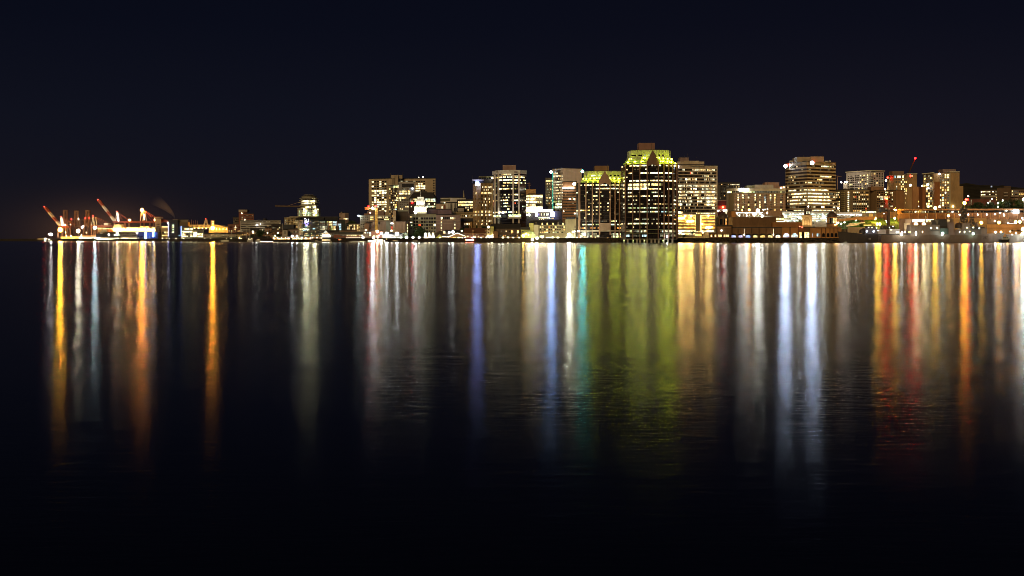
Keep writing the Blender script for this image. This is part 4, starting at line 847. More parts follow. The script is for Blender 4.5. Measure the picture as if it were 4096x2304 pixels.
# bright small office, canopy
b = Bld('office_building', 'small office with solid glowing window rows and an orange brown roof block', [(2104, 1330), (2118, 1326), (2171, 1328)], 777, tan, depth=26)
b.roofbox('plant_room', 2104, 2144, 757, wall('orange_brown_render', (.4, .22, .08)), 2, 14)
b.win(2104.5, 2117, 2, [785, 797, 808, 819.5, 830.5], 8, ['wY', 'wW', 'WW', 'Ym', 'WW'], .12); b.win(2118, 2170, 12, [785], 9, 'W', .25); b.win(2118, 2142, 5, [797, 808], 9, 'W', .08); b.win(2118, 2170, 12, [819.5], 8, 'wwwwwwdddddd', .35); b.win(2144, 2170, 6, [797, 808], 8, ['mmmmmm', 'WwwmYm'], .35); b.win(2118, 2170, 8, [830.5], 9, 'W', .03); b.close()
r = thing('construction_crane', 'faint small crane on the skyline above the orange brown roof block', 'crane', (PX(2117, 1500), 1500, 20)); bars(r, 'mast', brown, [((2116, 730), (2118, 800))], 1500, .8, 1.5); bars(r, 'jib', brown, [((2106, 733), (2124, 736)), ((2110, 740), (2124, 742))], 1500, .4, 1.5)
b = Bld('terminal_building', 'wide low building under a blazing white canopy with two violet signs', [(2086, 1290), (2252, 1282)], 846, wall('dim_grey_wall', (.03, .03, .028)), depth=40)
b.box('lit_canopy', 2094, 2210, 837.5, 845.5, lit('canopy_blaze', (1, .80, .48), 26, var=False), 3, 3); b.box('wall_panel', 2092, 2150, 846, 850, cream, .4, 1)
b.box('lit_sign', 2142, 2151, 847, 866, lit('sign_violet_white', (.5, .42, 1), 22, var=False), 2, 1); b.box('lit_sign', 2202, 2217, 847.5, 866.5, lit('sign_blue_violet', (.28, .36, 1), 36, var=False), 2, 1)
b.win(2152, 2202, 9, [857.5], 8, 'ddwdGdWwd', .3); b.win(2152, 2204, 10, [870.5], 6, 'gGwWWWwWWd', .12); b.win(2088, 2106, 4, [858], 7, 'gkgn', .2); b.win(2152, 2176, 6, [877], 3, '.w.w.w', .3); b.win(2196, 2216, 4, [873], 4, 'bbww', .2); b.close(); b.lamp(2108, 858, 1.3, L_SM); b.lamp(2117, 859, 1.7, E((1, 1, .8), 160))
# leaning tower
b = Bld('office_tower', 'grey tower with a notched lower left side beside the white fin tower', [(2182, 1350), (2212, 1345)], 712, wall('olive_grey_panel', (.16, .15, .11)), depth=24, base=PZ(824, 1345))
b.win(2183, 2211, 7, rng(723.5, 11.2, 9), 6, ['YwYYGYG', 'mwdwmdw', 'nmdnmdm', 'mgmdwmw', 'nnnmdmm', 'mnmmdnn', 'ywdYwdw', 'wGmdmwd', 'mmmydmw'], .3); b.close()
MB().box(PX(2193, 1348), PX(2212, 1348), 1348, 1368, ground(2200, 1350), PZ(824, 1345)).build('stem', wall('olive_grey_panel', (1, 1, 1)), b.root)
# white fin tower
b = Bld('office_tower', 'white tower with vertical window slots and a blank white side', [(2210, 1330), (2250, 1316), (2327, 1325)], 673, wall('bright_white_panel', (.66, .56, .48)), depth=36)
for i in range(8): b.strip('window_slot', 2214.5 + i * 4.6, 2216.9 + i * 4.6, 678, 797, K['d'], .1)
b.win(2214, 2251, 8, [692], 6, 'wwwwdddd', .42, .2); b.win(2214, 2251, 8, [703.5], 7, 'Wwwwwwww', .42, .2); b.win(2214, 2251, 8, rng(715, 11.3, 8), 5, ['ddddwdww', 'wwwwwwww', 'wmwwWwww', 'wwwwdwwd', 'wwwwwdww', 'wwwwwwwW', 'wdwwmwdw', 'ddwdwwdw'], .42, .2)
b.strip('glass_base', 2211, 2250, 797, 862, K['d'], .4); b.win(2212, 2249, 7, [805.5, 817, 828.5, 840, 852], 7.5, ['gggmggm', 'ddwWWWW', 'ggGGGGG', 'ndnndnd', 'GGWwWGG'], .06, .6)
b.box('neon_edge', 2210, 2213, 686, 842, lit('teal_neon', (.04, .75, .55), .9, var=False), 1.0, .8); b.close()
b.lamp(2211, 686, 2.1, E((.30, .55, 1), 900), 2.2); b.lamp(2326, 684, 2.3, E((.10, .8, .75), 520), 2.2)
# brown hotel with bands
b = Bld('hotel_tower', 'brown banded hotel with a brightly lit sign line near its top', [(2250, 1265), (2306, 1262)], 727, wall('brick_orange_brown', (.36, .2, .11)), depth=30)
for j in range(12): b.strip('window_band', 2251, 2305, 755 + j * 11.1, 760 + j * 11.1, wall('bronze_glass', (.06, .045, .035), rough=.4), .1)
b.win(2251, 2305, 13, rng(757.5, 11.1, 12), 4.2, '.9d4m1', .3, .3); b.close(); b.box('lit_sign', 2251, 2296, 748, 755, lit('sign_line', (1, .92, .75), 11, var=False), .8, .6); b.lamp(2298, 736, 2.6, E((1, .86, .35), 130), 1.5); b.lamp(2279, 796, 1.3, L_SM); b.lamp(2298, 796, 1.1, L_SM); b.lamp(2255, 845, .9, L_SM); b.lamp(2300, 854, 1.1, L_SM)
# chateau hotel
ch = wall('buff_brick', (.30, .25, .15), scale=.3)
b = Bld('chateau_hotel', 'long buff waterfront hotel with a slate roof and a row of pointed dormers', [(2116, 1165), (2250, 1155), (2304, 1153)], 900, ch, depth=24, roof=False)
sl = wall('slate_roof', (.05, .05, .06)); Ya = 1153
mb = MB(); lowp = [(PX(2112, 1165), 1164.2), (PX(2262, Ya), 1153.6), (PX(2262, Ya), 1180), (PX(2112, 1165), 1190)]; topp = [(PX(2124, 1170), 1172), (PX(2248, 1160), 1163), (PX(2248, 1160), 1175), (PX(2124, 1170), 1182)]
mb.prism(lowp, b.top + .01, PZ(880, Ya), topp).build('roof', sl, b.root)
b.box('end_wing', 2262, 2304, 877, 962, ch, .6, 22); b.box('end_wing_roof', 2266, 2300, 870, 877, sl, -.5, 18)
for x in (2144, 2169, 2189, 2212, 2232, 2252):
    Yq = b.hit(x)[0].y - .8; g = MB(); hw = 5.5
    p = [W3(x - hw, 900, Yq), W3(x + hw, 900, Yq), W3(x, 887, Yq)]; q = [v + Vector((0, 5, 0)) for v in p]
    g.face(p); g.face(q[::-1]); [g.face([p[k], q[k], q[(k + 1) % 3], p[(k + 1) % 3]]) for k in range(3)]; d_ = g.build('dormer', ch, b.root)
    MB().box(PX(x - 2.2, Yq), PX(x + 2.2, Yq), Yq - .12, Yq, PZ(899, Yq), PZ(892, Yq)).build('window', K[rnd.choice('yYnd')], d_)
b.win(2158, 2262, 12, [908, 918.5, 929], 5, ['YyddoddYdddY', 'dmdYddYdddmY', 'ywYYdmGgdyd.'], .35); b.win(2138, 2152, 2, [907, 917, 928], 5, ['nn', 'nd', 'WW'], .3); b.win(2270, 2304, 4, [897, 908, 918.5, 929], 5, ['.yY.', 'YYdd', 'dwdn', 'wwWd'], .35, .8); b.win(2158, 2177, 1, [945], 8, 'G', .05); b.win(2140, 2153, 1, [945], 10, 'G', .1)
for x in (2276, 2293):
    g = MB(); Yq = b.Y - .7; p = [W3(x - 6, 890, Yq), W3(x + 6, 890, Yq), W3(x, 876, Yq)]; q = [v + Vector((0, 4, 0)) for v in p]; g.face(p); g.face(q[::-1]); [g.face([p[k], q[k], q[(k + 1) % 3], p[(k + 1) % 3]]) for k in range(3)]; g.build('dormer', ch, b.root)
b.close(); b.box('stair_wing', 2116, 2134, 893, 958, wall('pale_yellow_render', (.5, .46, .16)), 3, 6)
b.box('bay', 2136, 2154, 899, 958, cream, 1.2, 3)
# green lit house
b = gabled('restaurant', 'low yellow green lit restaurant with a sloping roof beside the stone warehouse', 2084, 2118, 918, 908, 1140, wall('green_lit_render', (.5, .5, .14)), gshing, 16); b.win(2086, 2116, 3, [927], 6, 'n.n', .4); b.close()  # yellow-green light is put into the wall colour
gl = MB(); gl.rev((PX(2112, 1128), 1132), [(6.5, 4), (7, 6.5), (5, 9.5), (2, 10.6), (.1, 11)], 14); t = thing('marquee_tent', 'pale green lit fabric dome standing before the yellow green restaurant', 'tent', (PX(2112, 1128), 1132, 4)); gl.build('canvas', wall('pale_green_canvas', (.5, .62, .3)), t, smooth=True)
# stone warehouses, brick row
b = gabled('stone_warehouse', 'long dark stone warehouse with two warm arched windows', 1966, 2083, 914, 895, 1165, ironst, shing, 26)
for x in (2048.5, 2071.5):
    b.box('window', x - 4, x + 4, 922, 933, K['O'] if False else lit('arch_window', (1, .6, .2), 2.2), .15, .2)
b.win(1990, 2040, 8, [925], 5, '..nd.w.d', .4); b.win(1970, 2080, 16, [943], 5, 'd7n3o1', .4); b.close(); b.strip('quay_hoarding', 1995, 2083, 949, 960, wall('hoarding_boards', (.35, .22, .13)), 1.2)
b = gabled('stone_warehouse', 'yellow green lit gable end beside the dark stone warehouse', 1960, 1975, 905, 901, 1160, wall('lime_yellow_render', (.5, .46, .15)), shing, 10); b.close()
b = gabled('stone_warehouse', 'narrow stone front with a glowing round sign over stacked windows', 1947, 1961, 913, 899, 1158, stone, shing, 12, 'y'); b.win(1950, 1958, 1, [919, 930], 5, 'dg', .2); b.close(); b.lamp(1954, 908, 1.7, E((1, .9, .7), 30))
b = gabled('stone_warehouse', 'small stone gable front behind the lamp cluster', 1972, 1992, 926, 921, 1150, brown, shing, 12, 'y'); b.close()
b = gabled('brick_warehouse', 'red brick warehouse with pale gabled dormers above a red lit stall', 1858, 1950, 933, 912, 1165, brick, rshing, 22)
b.strip('eave_trim', 1858, 1950, 932.5, 934, wall('orange_trim', (.5, .3, .16)), .6)
for x in (1892, 1943):
    g = MB(); Yq = 1163.5; p = [W3(x - 6, 924.5, Yq), W3(x + 6, 924.5, Yq), W3(x, 918.5, Yq)]; q = [v + Vector((0, 5, 0)) for v in p]; g.face(p); g.face(q[::-1]); [g.face([p[k], q[k], q[(k + 1) % 3], p[(k + 1) % 3]]) for k in range(3)]; g.build('dormer', wall('orange_trim', (1, 1, 1)), b.root); b.box('hoist_bay', x - 2.6, x + 2.6, 924.5, 941, wall('orange_trim', (1, 1, 1)), 1.3, 1); b.box('window', x - 1.8, x + 1.8, 926, 932, K['d'], 1.5, .3)
b.win(1859, 1948, 14, [937.5], 3.4, 'ndndndnmndndmd', .5); b.win(1859, 1948, 14, [946], 6, 'wYw..Ww.w..w.w', .5); b.win(1900, 1948, 7, [956], 5, 'Y.d.nd.', .4); b.close()
b.box('drain_pipe', 1880.5, 1882, 934, 955, wall('orange_trim', (1, 1, 1)), .5, .4)
st = thing('market_stall', 'low stall glowing bright red and white at the quay edge', 'stall', (PX(1878, 1150), 1152, 4)); MB().box(PX(1862, 1150), PX(1895, 1150), 1150, 1156, 4, PZ(952, 1150)).build('booth', brick, st); MB().box(PX(1862, 1150), PX(1895, 1150), 1149.2, 1149.6, PZ(962.5, 1150), PZ(957.5, 1150)).build('light_strip', lit('red_glow_strip', (1, .12, .04), 13, var=False), st); MB().box(PX(1864, 1150), PX(1894, 1150), 1149, 1149.2, PZ(960.5, 1150), PZ(958.5, 1150)).build('light_tube', lit('white_tube', (1, .8, .6), 14, var=False), st)
fl = wall('fairy_gable_wood', (.35, .2, .1))
b = gabled('gabled_restaurant', 'brown gabled restaurant outlined with strings of white lights', 1800, 1860, 944, 932, 1170, fl, shing, 16, 'y'); b.win(1804, 1856, 8, [950, 958], 5, ['oYYdYYyd', 'YyYYdydY'], .35); b.close()
def light_string(b, pts, Y, r=.42, step=2.6, m=None, name='light_string'):
    mb = MB()
    for (x0, y0), (x1, y1) in zip(pts, pts[1:]):
        n = max(1, int(math.hypot(x1 - x0, y1 - y0) / step))
        for k in range(n + 1): mb.ball(W3(x0 + (x1 - x0) * k / n, y0 + (y1 - y0) * k / n, Y), r, 5, 3)
    return mb.build(name, m or E((1, .9, .68), 26), b.root if isinstance(b, Bld) else b)
light_string(b, [(1800, 945), (1829, 932), (1859, 944)], 1168.6); light_string(b, [(1770, 945), (1786, 948), (1800, 944)], 1168)
b = gabled('gabled_restaurant', 'low wing with a drooping light string left of the outlined gable', 1770, 1800, 949, 945, 1172, fl, shing, 14); b.win(1772, 1798, 5, [955], 6, 'YdoyY', .3); b.close()
b = gabled('gabled_restaurant', 'yellow green lit gable with a dark roof behind the three glowing cones', 1741, 1776, 953, 935, 1175, wall('lime_clapboard', (.52, .52, .16)), shing, 14, 'y'); b.lamp(1759, 952, 1.1, L_SM); b.close()
b = gabled('gabled_restaurant', 'dark roofed hall with a white lit gable end behind the green gable', 1738, 1782, 934, 923, 1215, ironst, shing, 20, 'y'); b.win(1772, 1782, 1, [930], 9, 'w', .1, .7); b.close()
b = gabled('gabled_restaurant', 'dark long roof between the mauve office and the outlined gable', 1780, 1872, 930, 920, 1220, ironst, shing, 20); b.lamp(1797, 930, 1.7, E((.95, 1, .95), 90), 3); b.lamp(1812, 928, 2.1, E((.95, 1, .95), 150), 3); b.lamp(1847, 923.5, 1.2, L_SM, 3); b.lamp(1866, 923.5, 1.2, L_SM, 3)
for i, x in enumerate((1702, 1717, 1732)):
    t = thing('glowing_cone', ['left', 'middle', 'right'][i] + ' one of three cone shaped trees wrapped in white lights', 'light tree', (PX(x, 1165), 1165, 4), 'three cone shaped light trees')
    MB().rev((PX(x, 1165), 1165), [(1.45, 4.2), (1.2, 6), (.65, 9), (.15, PZ(936, 1165))], 10).build('cone', lit('cone_lights', (1, .82, .55), 5, scale=2.5), t)
b = gabled('ferry_terminal', 'white flat roofed ferry terminal with bright white bands behind the mooring', 1530, 1610, 938, 932, 1235, whitesteel, wall('navy_roof', (.03, .035, .05)), 16); b.win(1534, 1608, 12, [944], 3, 'k6m2', .2); b.win(1534, 1600, 9, [952], 4, 'G5w3', .1); b.close()
b = gabled('ferry_terminal', 'pale green sided shed with a slanted end beside the ferry terminal', 1608, 1632, 935, 928, 1240, wall('pale_green_board', (.42, .5, .36)), wall('navy_roof', (1, 1, 1)), 14, 'y'); b.close()
b = Bld('brick_block', 'dark brown corner house with two bright windows left of the ferry terminal', [(1452, 1260), (1486, 1258)], 925, wall('dark_brown_house', (.12, .08, .05)), depth=16); b.win(1478, 1485, 1, [932, 940], 6, 'W', .1); b.win(1458, 1474, 3, [931], 4, 'Wnb', .3); b.close()
b = Bld('brick_block', 'low reddish block between the corner house and the starlike lamps', [(1486, 1255), (1530, 1252)], 924, wall('reddish_block', (.26, .13, .08)), depth=16); b.win(1490, 1526, 6, [944], 5, 'd4w1', .4); b.close()
# ================================================================ the twin waterfront towers
crownm = wall('crown_panel', (.42, .46, .32)); col_m = wall('rose_granite', (.34, .21, .14)); col_d = wall('rose_granite_dark', (.20, .12, .09)); glasst = wall('bronze_black_glass', (.016, .013, .013), rough=.14, spec=.5)
L_GR = E((.62, .68, .015), 150); L_GW = E((.66, .70, .02), 260)
t1 = Bld('waterfront_tower', 'shorter of the twin black glass towers with yellow green lit crowns', [(2305, 1150), (2321, 1140), (2397, 1134), (2440, 1132), (2500, 1136)], 729, glasst, depth=44, roof=False)
def crown(b, y0, y1, y2, k1, k2, xs_slope, dropx):
    """sloping setback from y0 up to y1, drum up to y2"""
    p0 = b.scaled(1.0, .93); p1 = b.scaled(.80, k1); p2 = p1
    if b is t1:      # its right side stays under the taller twin, only the left and front faces slope
        xr = max(p[0] for p in b.poly)
        p0 = [(xr - (xr - p[0]) * .918, p[1]) for p in b.poly]; p1 = [(xr - (xr - p[0]) * .846, q[1]) for p, q in zip(b.poly, b.scaled(.80))]; p2 = p1
    MB().prism(p0, b.top + .02, PZ(y1, b.Y), p1).build('crown_slope', crownm, b.root)
    MB().prism(p1, PZ(y1, b.Y) + .02, PZ(y2, b.Y), p2).build('crown_drum', crownm, b.root)
    MB().prism(p1, PZ(y2, b.Y) + .02, PZ(y2, b.Y) + .5).build('roof', ROOF, b.root)
    return p0, p1
p0, p1 = crown(t1, 729, 706, 683, .865, 0, None, None)
def front_pt(poly, t, nfront):
    fr = poly[:nfront]; n = nfront - 1; k = min(int(t * n), n - 1); u = t * n - k
    return Vector((fr[k][0] + (fr[k + 1][0] - fr[k][0]) * u, fr[k][1] + (fr[k + 1][1] - fr[k][1]) * u))
def on(poly, px, nfront):
    k = (px - 2048.0) / F
    for (ax, ay), (bx, by) in zip(poly[:nfront], poly[1:nfront]):
        den = (bx - ax) - k * (by - ay)
        if abs(den) < 1e-9: continue
        t = (k * ay - ax) / den
        if 0 <= t <= 1: return Vector((ax + t * (bx - ax), ay + t * (by - ay)))
    return None
def crown_detail(b, p0, p1, y0, y1, y2, ribs, slots, lamps, nfr):
    for xa, xb in ribs:                  # sloping fins between the glazed setbacks
        a = on(p0, xa, nfr); c = on(p1, xb, nfr)
        if a is None or c is None: continue
        MB().bar((a.x, a.y - .5, PZ(y0, b.Y)), (c.x, c.y - .5, PZ(y1, b.Y)), 1.3).build('crown_rib', crownm, b.root)
        MB().bar((c.x, c.y - .3, PZ(y1, b.Y)), (c.x, c.y - .3, PZ(y2, b.Y)), .9).build('crown_rib', crownm, b.root)
    for x0, x1, c in slots:
        a = on(p1, x0, nfr); d = on(p1, x1, nfr)
        if a is None or d is None: continue
        mb = MB(); za, zb = PZ(y1 - 3, b.Y), PZ(y1 - 8.5, b.Y); mb.face([(a.x, a.y - .15, za), (d.x, d.y - .15, za), (d.x, d.y - .15, zb), (a.x, a.y - .15, zb)]); mb.build('window', K[c], b.root)
    for x, y, s, m in lamps:
        f = (y0 - y) / (y0 - y1); a = on(p0, x, nfr); c = on(p1, x, nfr)
        if a is None: continue
        if c is None: c = a + Vector((0, 8))
        q = a.lerp(c, max(0, min(1, f))); MB().ball((q.x, q.y - 3.6, PZ(y, b.Y)), s).build('floodlight', m, b.root)
    for k, y in enumerate((y0 - 4, y0 - 13)):    # two glazed setback strips
        f = (y0 - y) / (y0 - y1); n = 9; pts = [front_pt(p0, t / n, nfr).lerp(front_pt(p1, t / n, nfr), f) for t in range(n + 1)]
        mb = MB()
        for u, v in zip(pts, pts[1:]): mb.prism([(u.x, u.y - 1.0), (v.x, v.y - 1.0), (v.x, v.y + .8), (u.x, u.y + .8)], PZ(y + 2.6, b.Y), PZ(y - 1.8, b.Y))
        mb.build('setback_glazing', lit('setback_glow', (.6, .78, .06), .4, scale=1.2), b.root)
crown_detail(t1, p0, p1, 729, 706, 683, [(2322, 2337), (2347, 2361), (2371, 2386), (2450, 2436), (2462, 2449), (2478, 2466), (2490, 2480)], [(2341, 2358, 'g'), (2365, 2382, 'G'), (2390, 2408, 'g'), (2420, 2432, 'd'), (2437, 2448, 'd'), (2454, 2465, 'd'), (2470, 2482, 'd')],
    [(2334, 713, .9, L_GW), (2344, 714, .9, L_GW), (2360, 713, .9, L_GW), (2375, 713, 1, L_GW), (2386, 712, .9, L_GW), (2396, 712, .8, L_GW), (2439, 712, .9, L_GW), (2456, 713, 1, L_GW), (2474, 714, 1, L_GW), (2350, 727, .7, L_GR), (2372, 727, .7, L_GR), (2390, 727, .7, L_GR), (2455, 727, .7, L_GR), (2473, 728, .8, L_GW)], 5)
MB().box(PX(2379, 1150), PX(2436, 1150), 1150, 1164, PZ(683, 1134), PZ(663, 1150)).build('penthouse', wall('bronze_penthouse', (.26, .16, .08)), t1.root); t1.top = PZ(683, t1.Y); t1.mast(2430, 657, .3)
def gable_bay(b, x0, x1, ysh, yap, mat, ybot, hole=True):
    """projecting centre bay: two piers joined by a pointed gable"""
    Yq = b.hit((x0 + x1) / 2)[0].y - 1.4; xm = (x0 + x1) / 2; w = 4.5
    mb = MB(); pts = [(x0, ysh), (x0 + w, ysh + 2), (xm, ysh - 8), (x1 - w, ysh + 2), (x1, ysh), (x1, ysh - 14), (xm + 1.5, yap), (xm - 1.5, yap), (x0, ysh - 14)]
    def slab(q):
        f = [W3(x, y, Yq) for x, y in q]; g = [v + Vector((0, 3, 0)) for v in f]
        mb.face(f); mb.face(g[::-1]); n = len(f); [mb.face([f[k], g[k], g[(k + 1) % n], f[(k + 1) % n]]) for k in range(n)]
    slab([(x0, ysh + 4), (x0 + w + 2, ysh + 4), (xm, ysh - 4), (xm, yap), (x0, ysh - 14)]); slab([(xm, yap), (xm, ysh - 4), (x1 - w - 2, ysh + 4), (x1, ysh + 4), (x1, ysh - 14)])
    mb.build('gable', mat, b.root)
    for a, c in ((x0, x0 + w), (x1 - w, x1)): MB().box(PX(a, Yq), PX(c, Yq), Yq, Yq + 2, PZ(ybot, Yq), PZ(ysh + 4, Yq) - .02).build('pier', mat, b.root)
    return Yq
Yq = gable_bay(t1, 2396, 2443, 735, 684, col_m, 940)
for x in (2319.5, 2345, 2370.5, 2459.5, 2477): t1.strip('pier', x - 1.7, x + 1.7, 729, 955, col_m, 1.3)
ysx = rng(739.5, 14.6, 14)
def floors(b, x0, x1, y, n, p): b.win(x0, x1, n, [y], 5.2, p, .1, .12)
T1 = [(739.5, '..w.wwwWW.GWwWwG.wgwgw.ww'), (754, '.......nnnwWWGWYWYwWGwGWw'), (768.5, 'G....w....w.wd...w...w...'), (783, '.w..g...YYwd.w....n.....n'), (798, '.....nm.w.wd.....w..dn.dn'), (812.5, '.w....nnw..mw...wd..ndnrw'), (827, '......w.nnwnw.n.w........'), (841, 'YYYYyyw.w.w.n.n.wn.......'), (848, '.........................'), (856, '.....mw.w.m.w.d..n..nn...'), (871, '....w...n...n............'), (884.5, '...nnmnm.nnnnnnn..GGG.nnn'), (898, '...GGgGGG.gggGmmGGGG.GGGG'), (912, '..mowndomo.onn.n.....oOoO')]
for y, p in T1: t1.win(2306, 2498, 25, [y], 5.2, p, .1, .12)
for j in range(15): t1.strip('spandrel', 2306, 2483, 746.6 + j * 14.5, 747.8 + j * 14.5, wall('dark_spandrel', (.04, .028, .022)), .1)
t1.close()
t1.strip('podium_band', 2321, 2500, 921, 926, conc, 1.6); t1.win(2322, 2398, 16, [935, 945], 7, 'm5w3G3d4', .15, .6); t1.win(2443, 2498, 12, [937, 946], 8, 'G4w4m4', .12, .6); t1.close(0 + 60)
t1.box('bay_base', 2400, 2440, 892, 925, pk, 1.0, 2)
for i in range(11): lamp(2310 + i * 12 + rnd.uniform(-3, 3), 952 + rnd.uniform(-2, 3), 1122, .75, rnd.choice([L_SM, L_SO, L_SO]), 'small warm lamp in the terrace row before the shorter twin tower', 'terrace lamps of the shorter twin tower')
lamp(2277, 940, 1118, 2.2, E((1, 1, .70), 3000), 'brilliant white sparkling floodlight beside the chateau hotel', name='floodlight_mast')
for x, y in ((2291, 927), (2298, 925), (2311, 925), (2317, 925), (2268, 950), (2290, 951)): lamp(x, y, 1125, .9, L_SW, 'white globe lamp around the brilliant floodlight', 'white globe lamps near the brilliant floodlight')
t2 = Bld('waterfront_tower', 'taller of the twin black glass towers, standing on piles over the water', [(2483, 1092), (2500, 1070), (2588, 1062), (2634, 1061), (2693, 1066), (2708, 1076)], 655, glasst, depth=46, roof=False, base=PZ(955, 1061))
p0 = t2.scaled(.98, .93); pm = t2.scaled(.80, .78)
p0, p1 = crown(t2, 651, 624, 598, .775, 0, None, None)
crown_detail(t2, p0, p1, 651, 624, 598, [(2507, 2520), (2534, 2546), (2560, 2570), (2650, 2630), (2662, 2643), (2680, 2658), (2698, 2674)], [(2525, 2546, 'd'), (2553, 2568, 'd'), (2576, 2597, 'g'), (2612, 2624, 'd'), (2630, 2640, 'd'), (2647, 2660, 'n')],
    [(2517, 633, 1.1, L_GW), (2524, 633, .8, L_GW), (2573, 630, 1, L_GW), (2579, 631, .9, L_GW), (2510, 647, 1.1, L_GW), (2536, 646, .8, L_GW), (2541, 646, .8, L_GW), (2564, 646, .9, L_GW), (2570, 645, .8, L_GW), (2626, 630, .7, L_GR), (2635, 631, .9, L_GW), (2652, 632, .9, L_GW), (2669, 634, 1, L_GW), (2687, 635, 1.2, L_GW), (2641, 646, .8, L_GW), (2650, 646, .9, L_GW), (2667, 647, .9, L_GW), (2677, 648, .8, L_GW), (2684, 648, 1.1, L_GW), (2700, 650, .9, L_GW)], 6)
MB().box(PX(2555, 1078), PX(2619, 1078), 1078, 1092, PZ(598, 1061), PZ(571.5, 1078)).build('penthouse', wall('rose_penthouse', (.28, .16, .12)), t2.root); t2.top = PZ(598, t2.Y); t2.mast(2607, 564, .3)
gable_bay(t2, 2587, 2636, 661, 600, col_d, 955)
for x in (2503, 2532, 2560.5, 2655, 2673, 2690, 2705.5): t2.strip('pier', x - 1.8, x + 1.8, 655, 955, col_d, 1.3)
T2 = [(661.5, 'w.w..wWWWwWWwWWw...w.w.wW...ww.wWWw'), (676.5, '...w....n.n....w......n............'), (691.5, '....mwwd...nWWWWW.WWWWWWWW.WWWWWWd.'), (707, '.w.w.................nn.nmnn.ng.n..'), (722, '.wW..WWWwWWwWWWWW.wwWwWWwWWWWWWWWWW'), (738, '.w..wYYYYYYYYyYYYY.YYYYYgn.......n.'), (748.5, '....wYYYwYYYYwYYY..................'), (755, '.Y..WWWWWWWWWWWWWWYwWWwwY....WWw.nw'), (769.5, '.w..www....w.......gwwm..n.........'), (784.5, '.Y..wWwwmw..ywWw.Y..wWWW.wWw..n.nnm'), (800, '....m..w.w.......w.n.n.....n....WWW'), (816, '.w..mmw.mn..mn..wmd.mwm.wnwmnn.mWWW'), (831, '.w..ggggg.gwggGgG.GgGGgg.nmngn.nnng'), (846.5, '.m..mwwmw.mmwwGgG.GGwGGg.bbbg.gmmmn'), (861, '.......n................n..o.owwm.o'), (877, '........mWww.mmmY..nmdmn........noo'), (894, 'w.w.WGGwWGGWGGGWW..w..wW.WWWWWWWWWn'), (908, '...n...w....n..m.......w..n..n.nn..')]
for y, p in T2: t2.win(2486, 2707, 35, [y], 5.6 if y not in (738,) else 9, p, .1, .12)
for j in range(16): t2.strip('spandrel', 2486, 2707, 668.6 + j * 15.4, 669.8 + j * 15.4, wall('dark_spandrel', (1, 1, 1)), .1)
t2.close()
t2.win(2505, 2587, 14, [925], 8, 'm4G2n3w1', .12, .5); t2.win(2500, 2587, 14, [943], 9, 'k3g3n4b1', .12, .5); t2.win(2640, 2700, 10, [925, 942], 8, 'm4n4w2b1', .2, .5); t2.close(60)
for y in (917, 932): t2.strip('podium_beam', 2500, 2693, y, y + 1.8, wall('podium_green_beam', (.2, .22, .12)), 1.8)
MB().prism([(p[0], p[1]) for p in t2.poly], PZ(957.5, 1061), PZ(955, 1061) - .01).build('deck', conc, t2.root)
for x in (2496, 2511, 2532, 2548, 2561, 2577, 2589, 2606, 2620, 2635, 2655, 2672, 2690): 
    Yp = max(1063, t2.hit(x)[0].y + .5); MB().prism([(PX(x, Yp) - .7, Yp), (PX(x, Yp) + .7, Yp), (PX(x, Yp) + .7, Yp + 1.4), (PX(x, Yp) - .7, Yp + 1.4)], -2, PZ(957.6, 1061)).build('pile', conc, t2.root)
for x in (2533, 2578, 2652, 2496): 
    q = MB().ball((PX(x, 1060.5), 1060.2, PZ(963, 1061)), .45); q.build('pile_light', E((.75, 1, .25), 60), t2.root)
t2.lamp(2662, 945, 1.1, E((.95, 1, 1), 260), 3)
# beige office slab
b = Bld('office_tower', 'broad beige office slab with fourteen rows of narrow windows above the parking levels', [(2708, 1190), (2870, 1196)], 662, tan, depth=36)
b.box('parapet_block', 2709, 2817, 646, 656, tan, .3, 20); b.box('slot', 2711, 2815, 656, 659, darkw, -.3, 20); b.box('parapet_base', 2709, 2817, 659, 662, tan, .3, 20); b.box('gable_panel', 2736, 2795, 643, 646, tan, .3, 10)
b.roofbox('plant_room', 2719, 2755, 630, mauve, 18, 12)
for x, yt in ((2721, 627), (2729, 625), (2737, 622), (2749, 614), (2756, 624), (2787, 628)): MB().bar(W3(x, 632, 1205), W3(x, yt, 1205), .3).build('antenna', ROOF, b.root)
RY = [678.5, 692, 704, 717, 729.5, 742.5, 755, 767.5, 780.5, 792.5, 805.5, 818, 830.5, 843.5]
RP = ['ddddwwddddddwwwwwwwwwwwdwwwwwwwd', 'ddddddddddrwwdddmddddddddddwdddd'[:32], 'ddddddddddddddddddddmmwyyydddmdd', 'dnmmddWWWWwdwwWWddddddwwdwdwwwwd', 'dmdddndwddndndmddmddddndddmddddn', 'Wwwwwwnwwwwwnwwwwwwwwwwwwwnwwwww', 'dwwwdmdmddwWdWWWdnnnwwmwwmwwwwwm', 'WwWwwwnwwWwWWwWwWWwWWwwwwWWwWWww', 'dwwwwwwwdddwdwwwwwwdddwwwwwwwwwd', 'wwwwwwwdwwwmddddWWwwwwwWWWWWWWWW', 'wwwmwmwwdwwwmdddWWWWmddwWWWWWWWw', 'WWWWdddWwwwddmddwdddddwWWWWWWWwd', 'ddwmdwdddwddddmddddddmddddddwwwd', 'dddddndndddmddddnddddddddddddddd']
for y, p in zip(RY, RP): b.strip('window_band', 2710, 2866, y - 4, y + 4, wall('brown_glass_band', (.07, .05, .03), rough=.4), .06); b.win(2710, 2866, 32, [y], 7.2, p, .38, .15)
b.close(); text(b.root, 'm', 2711.5, 666, 1190, 6.5, lit('logo_white', (1, .9, 1), 16, var=False), name='lit_logo', wpx=8, proud=1.0)
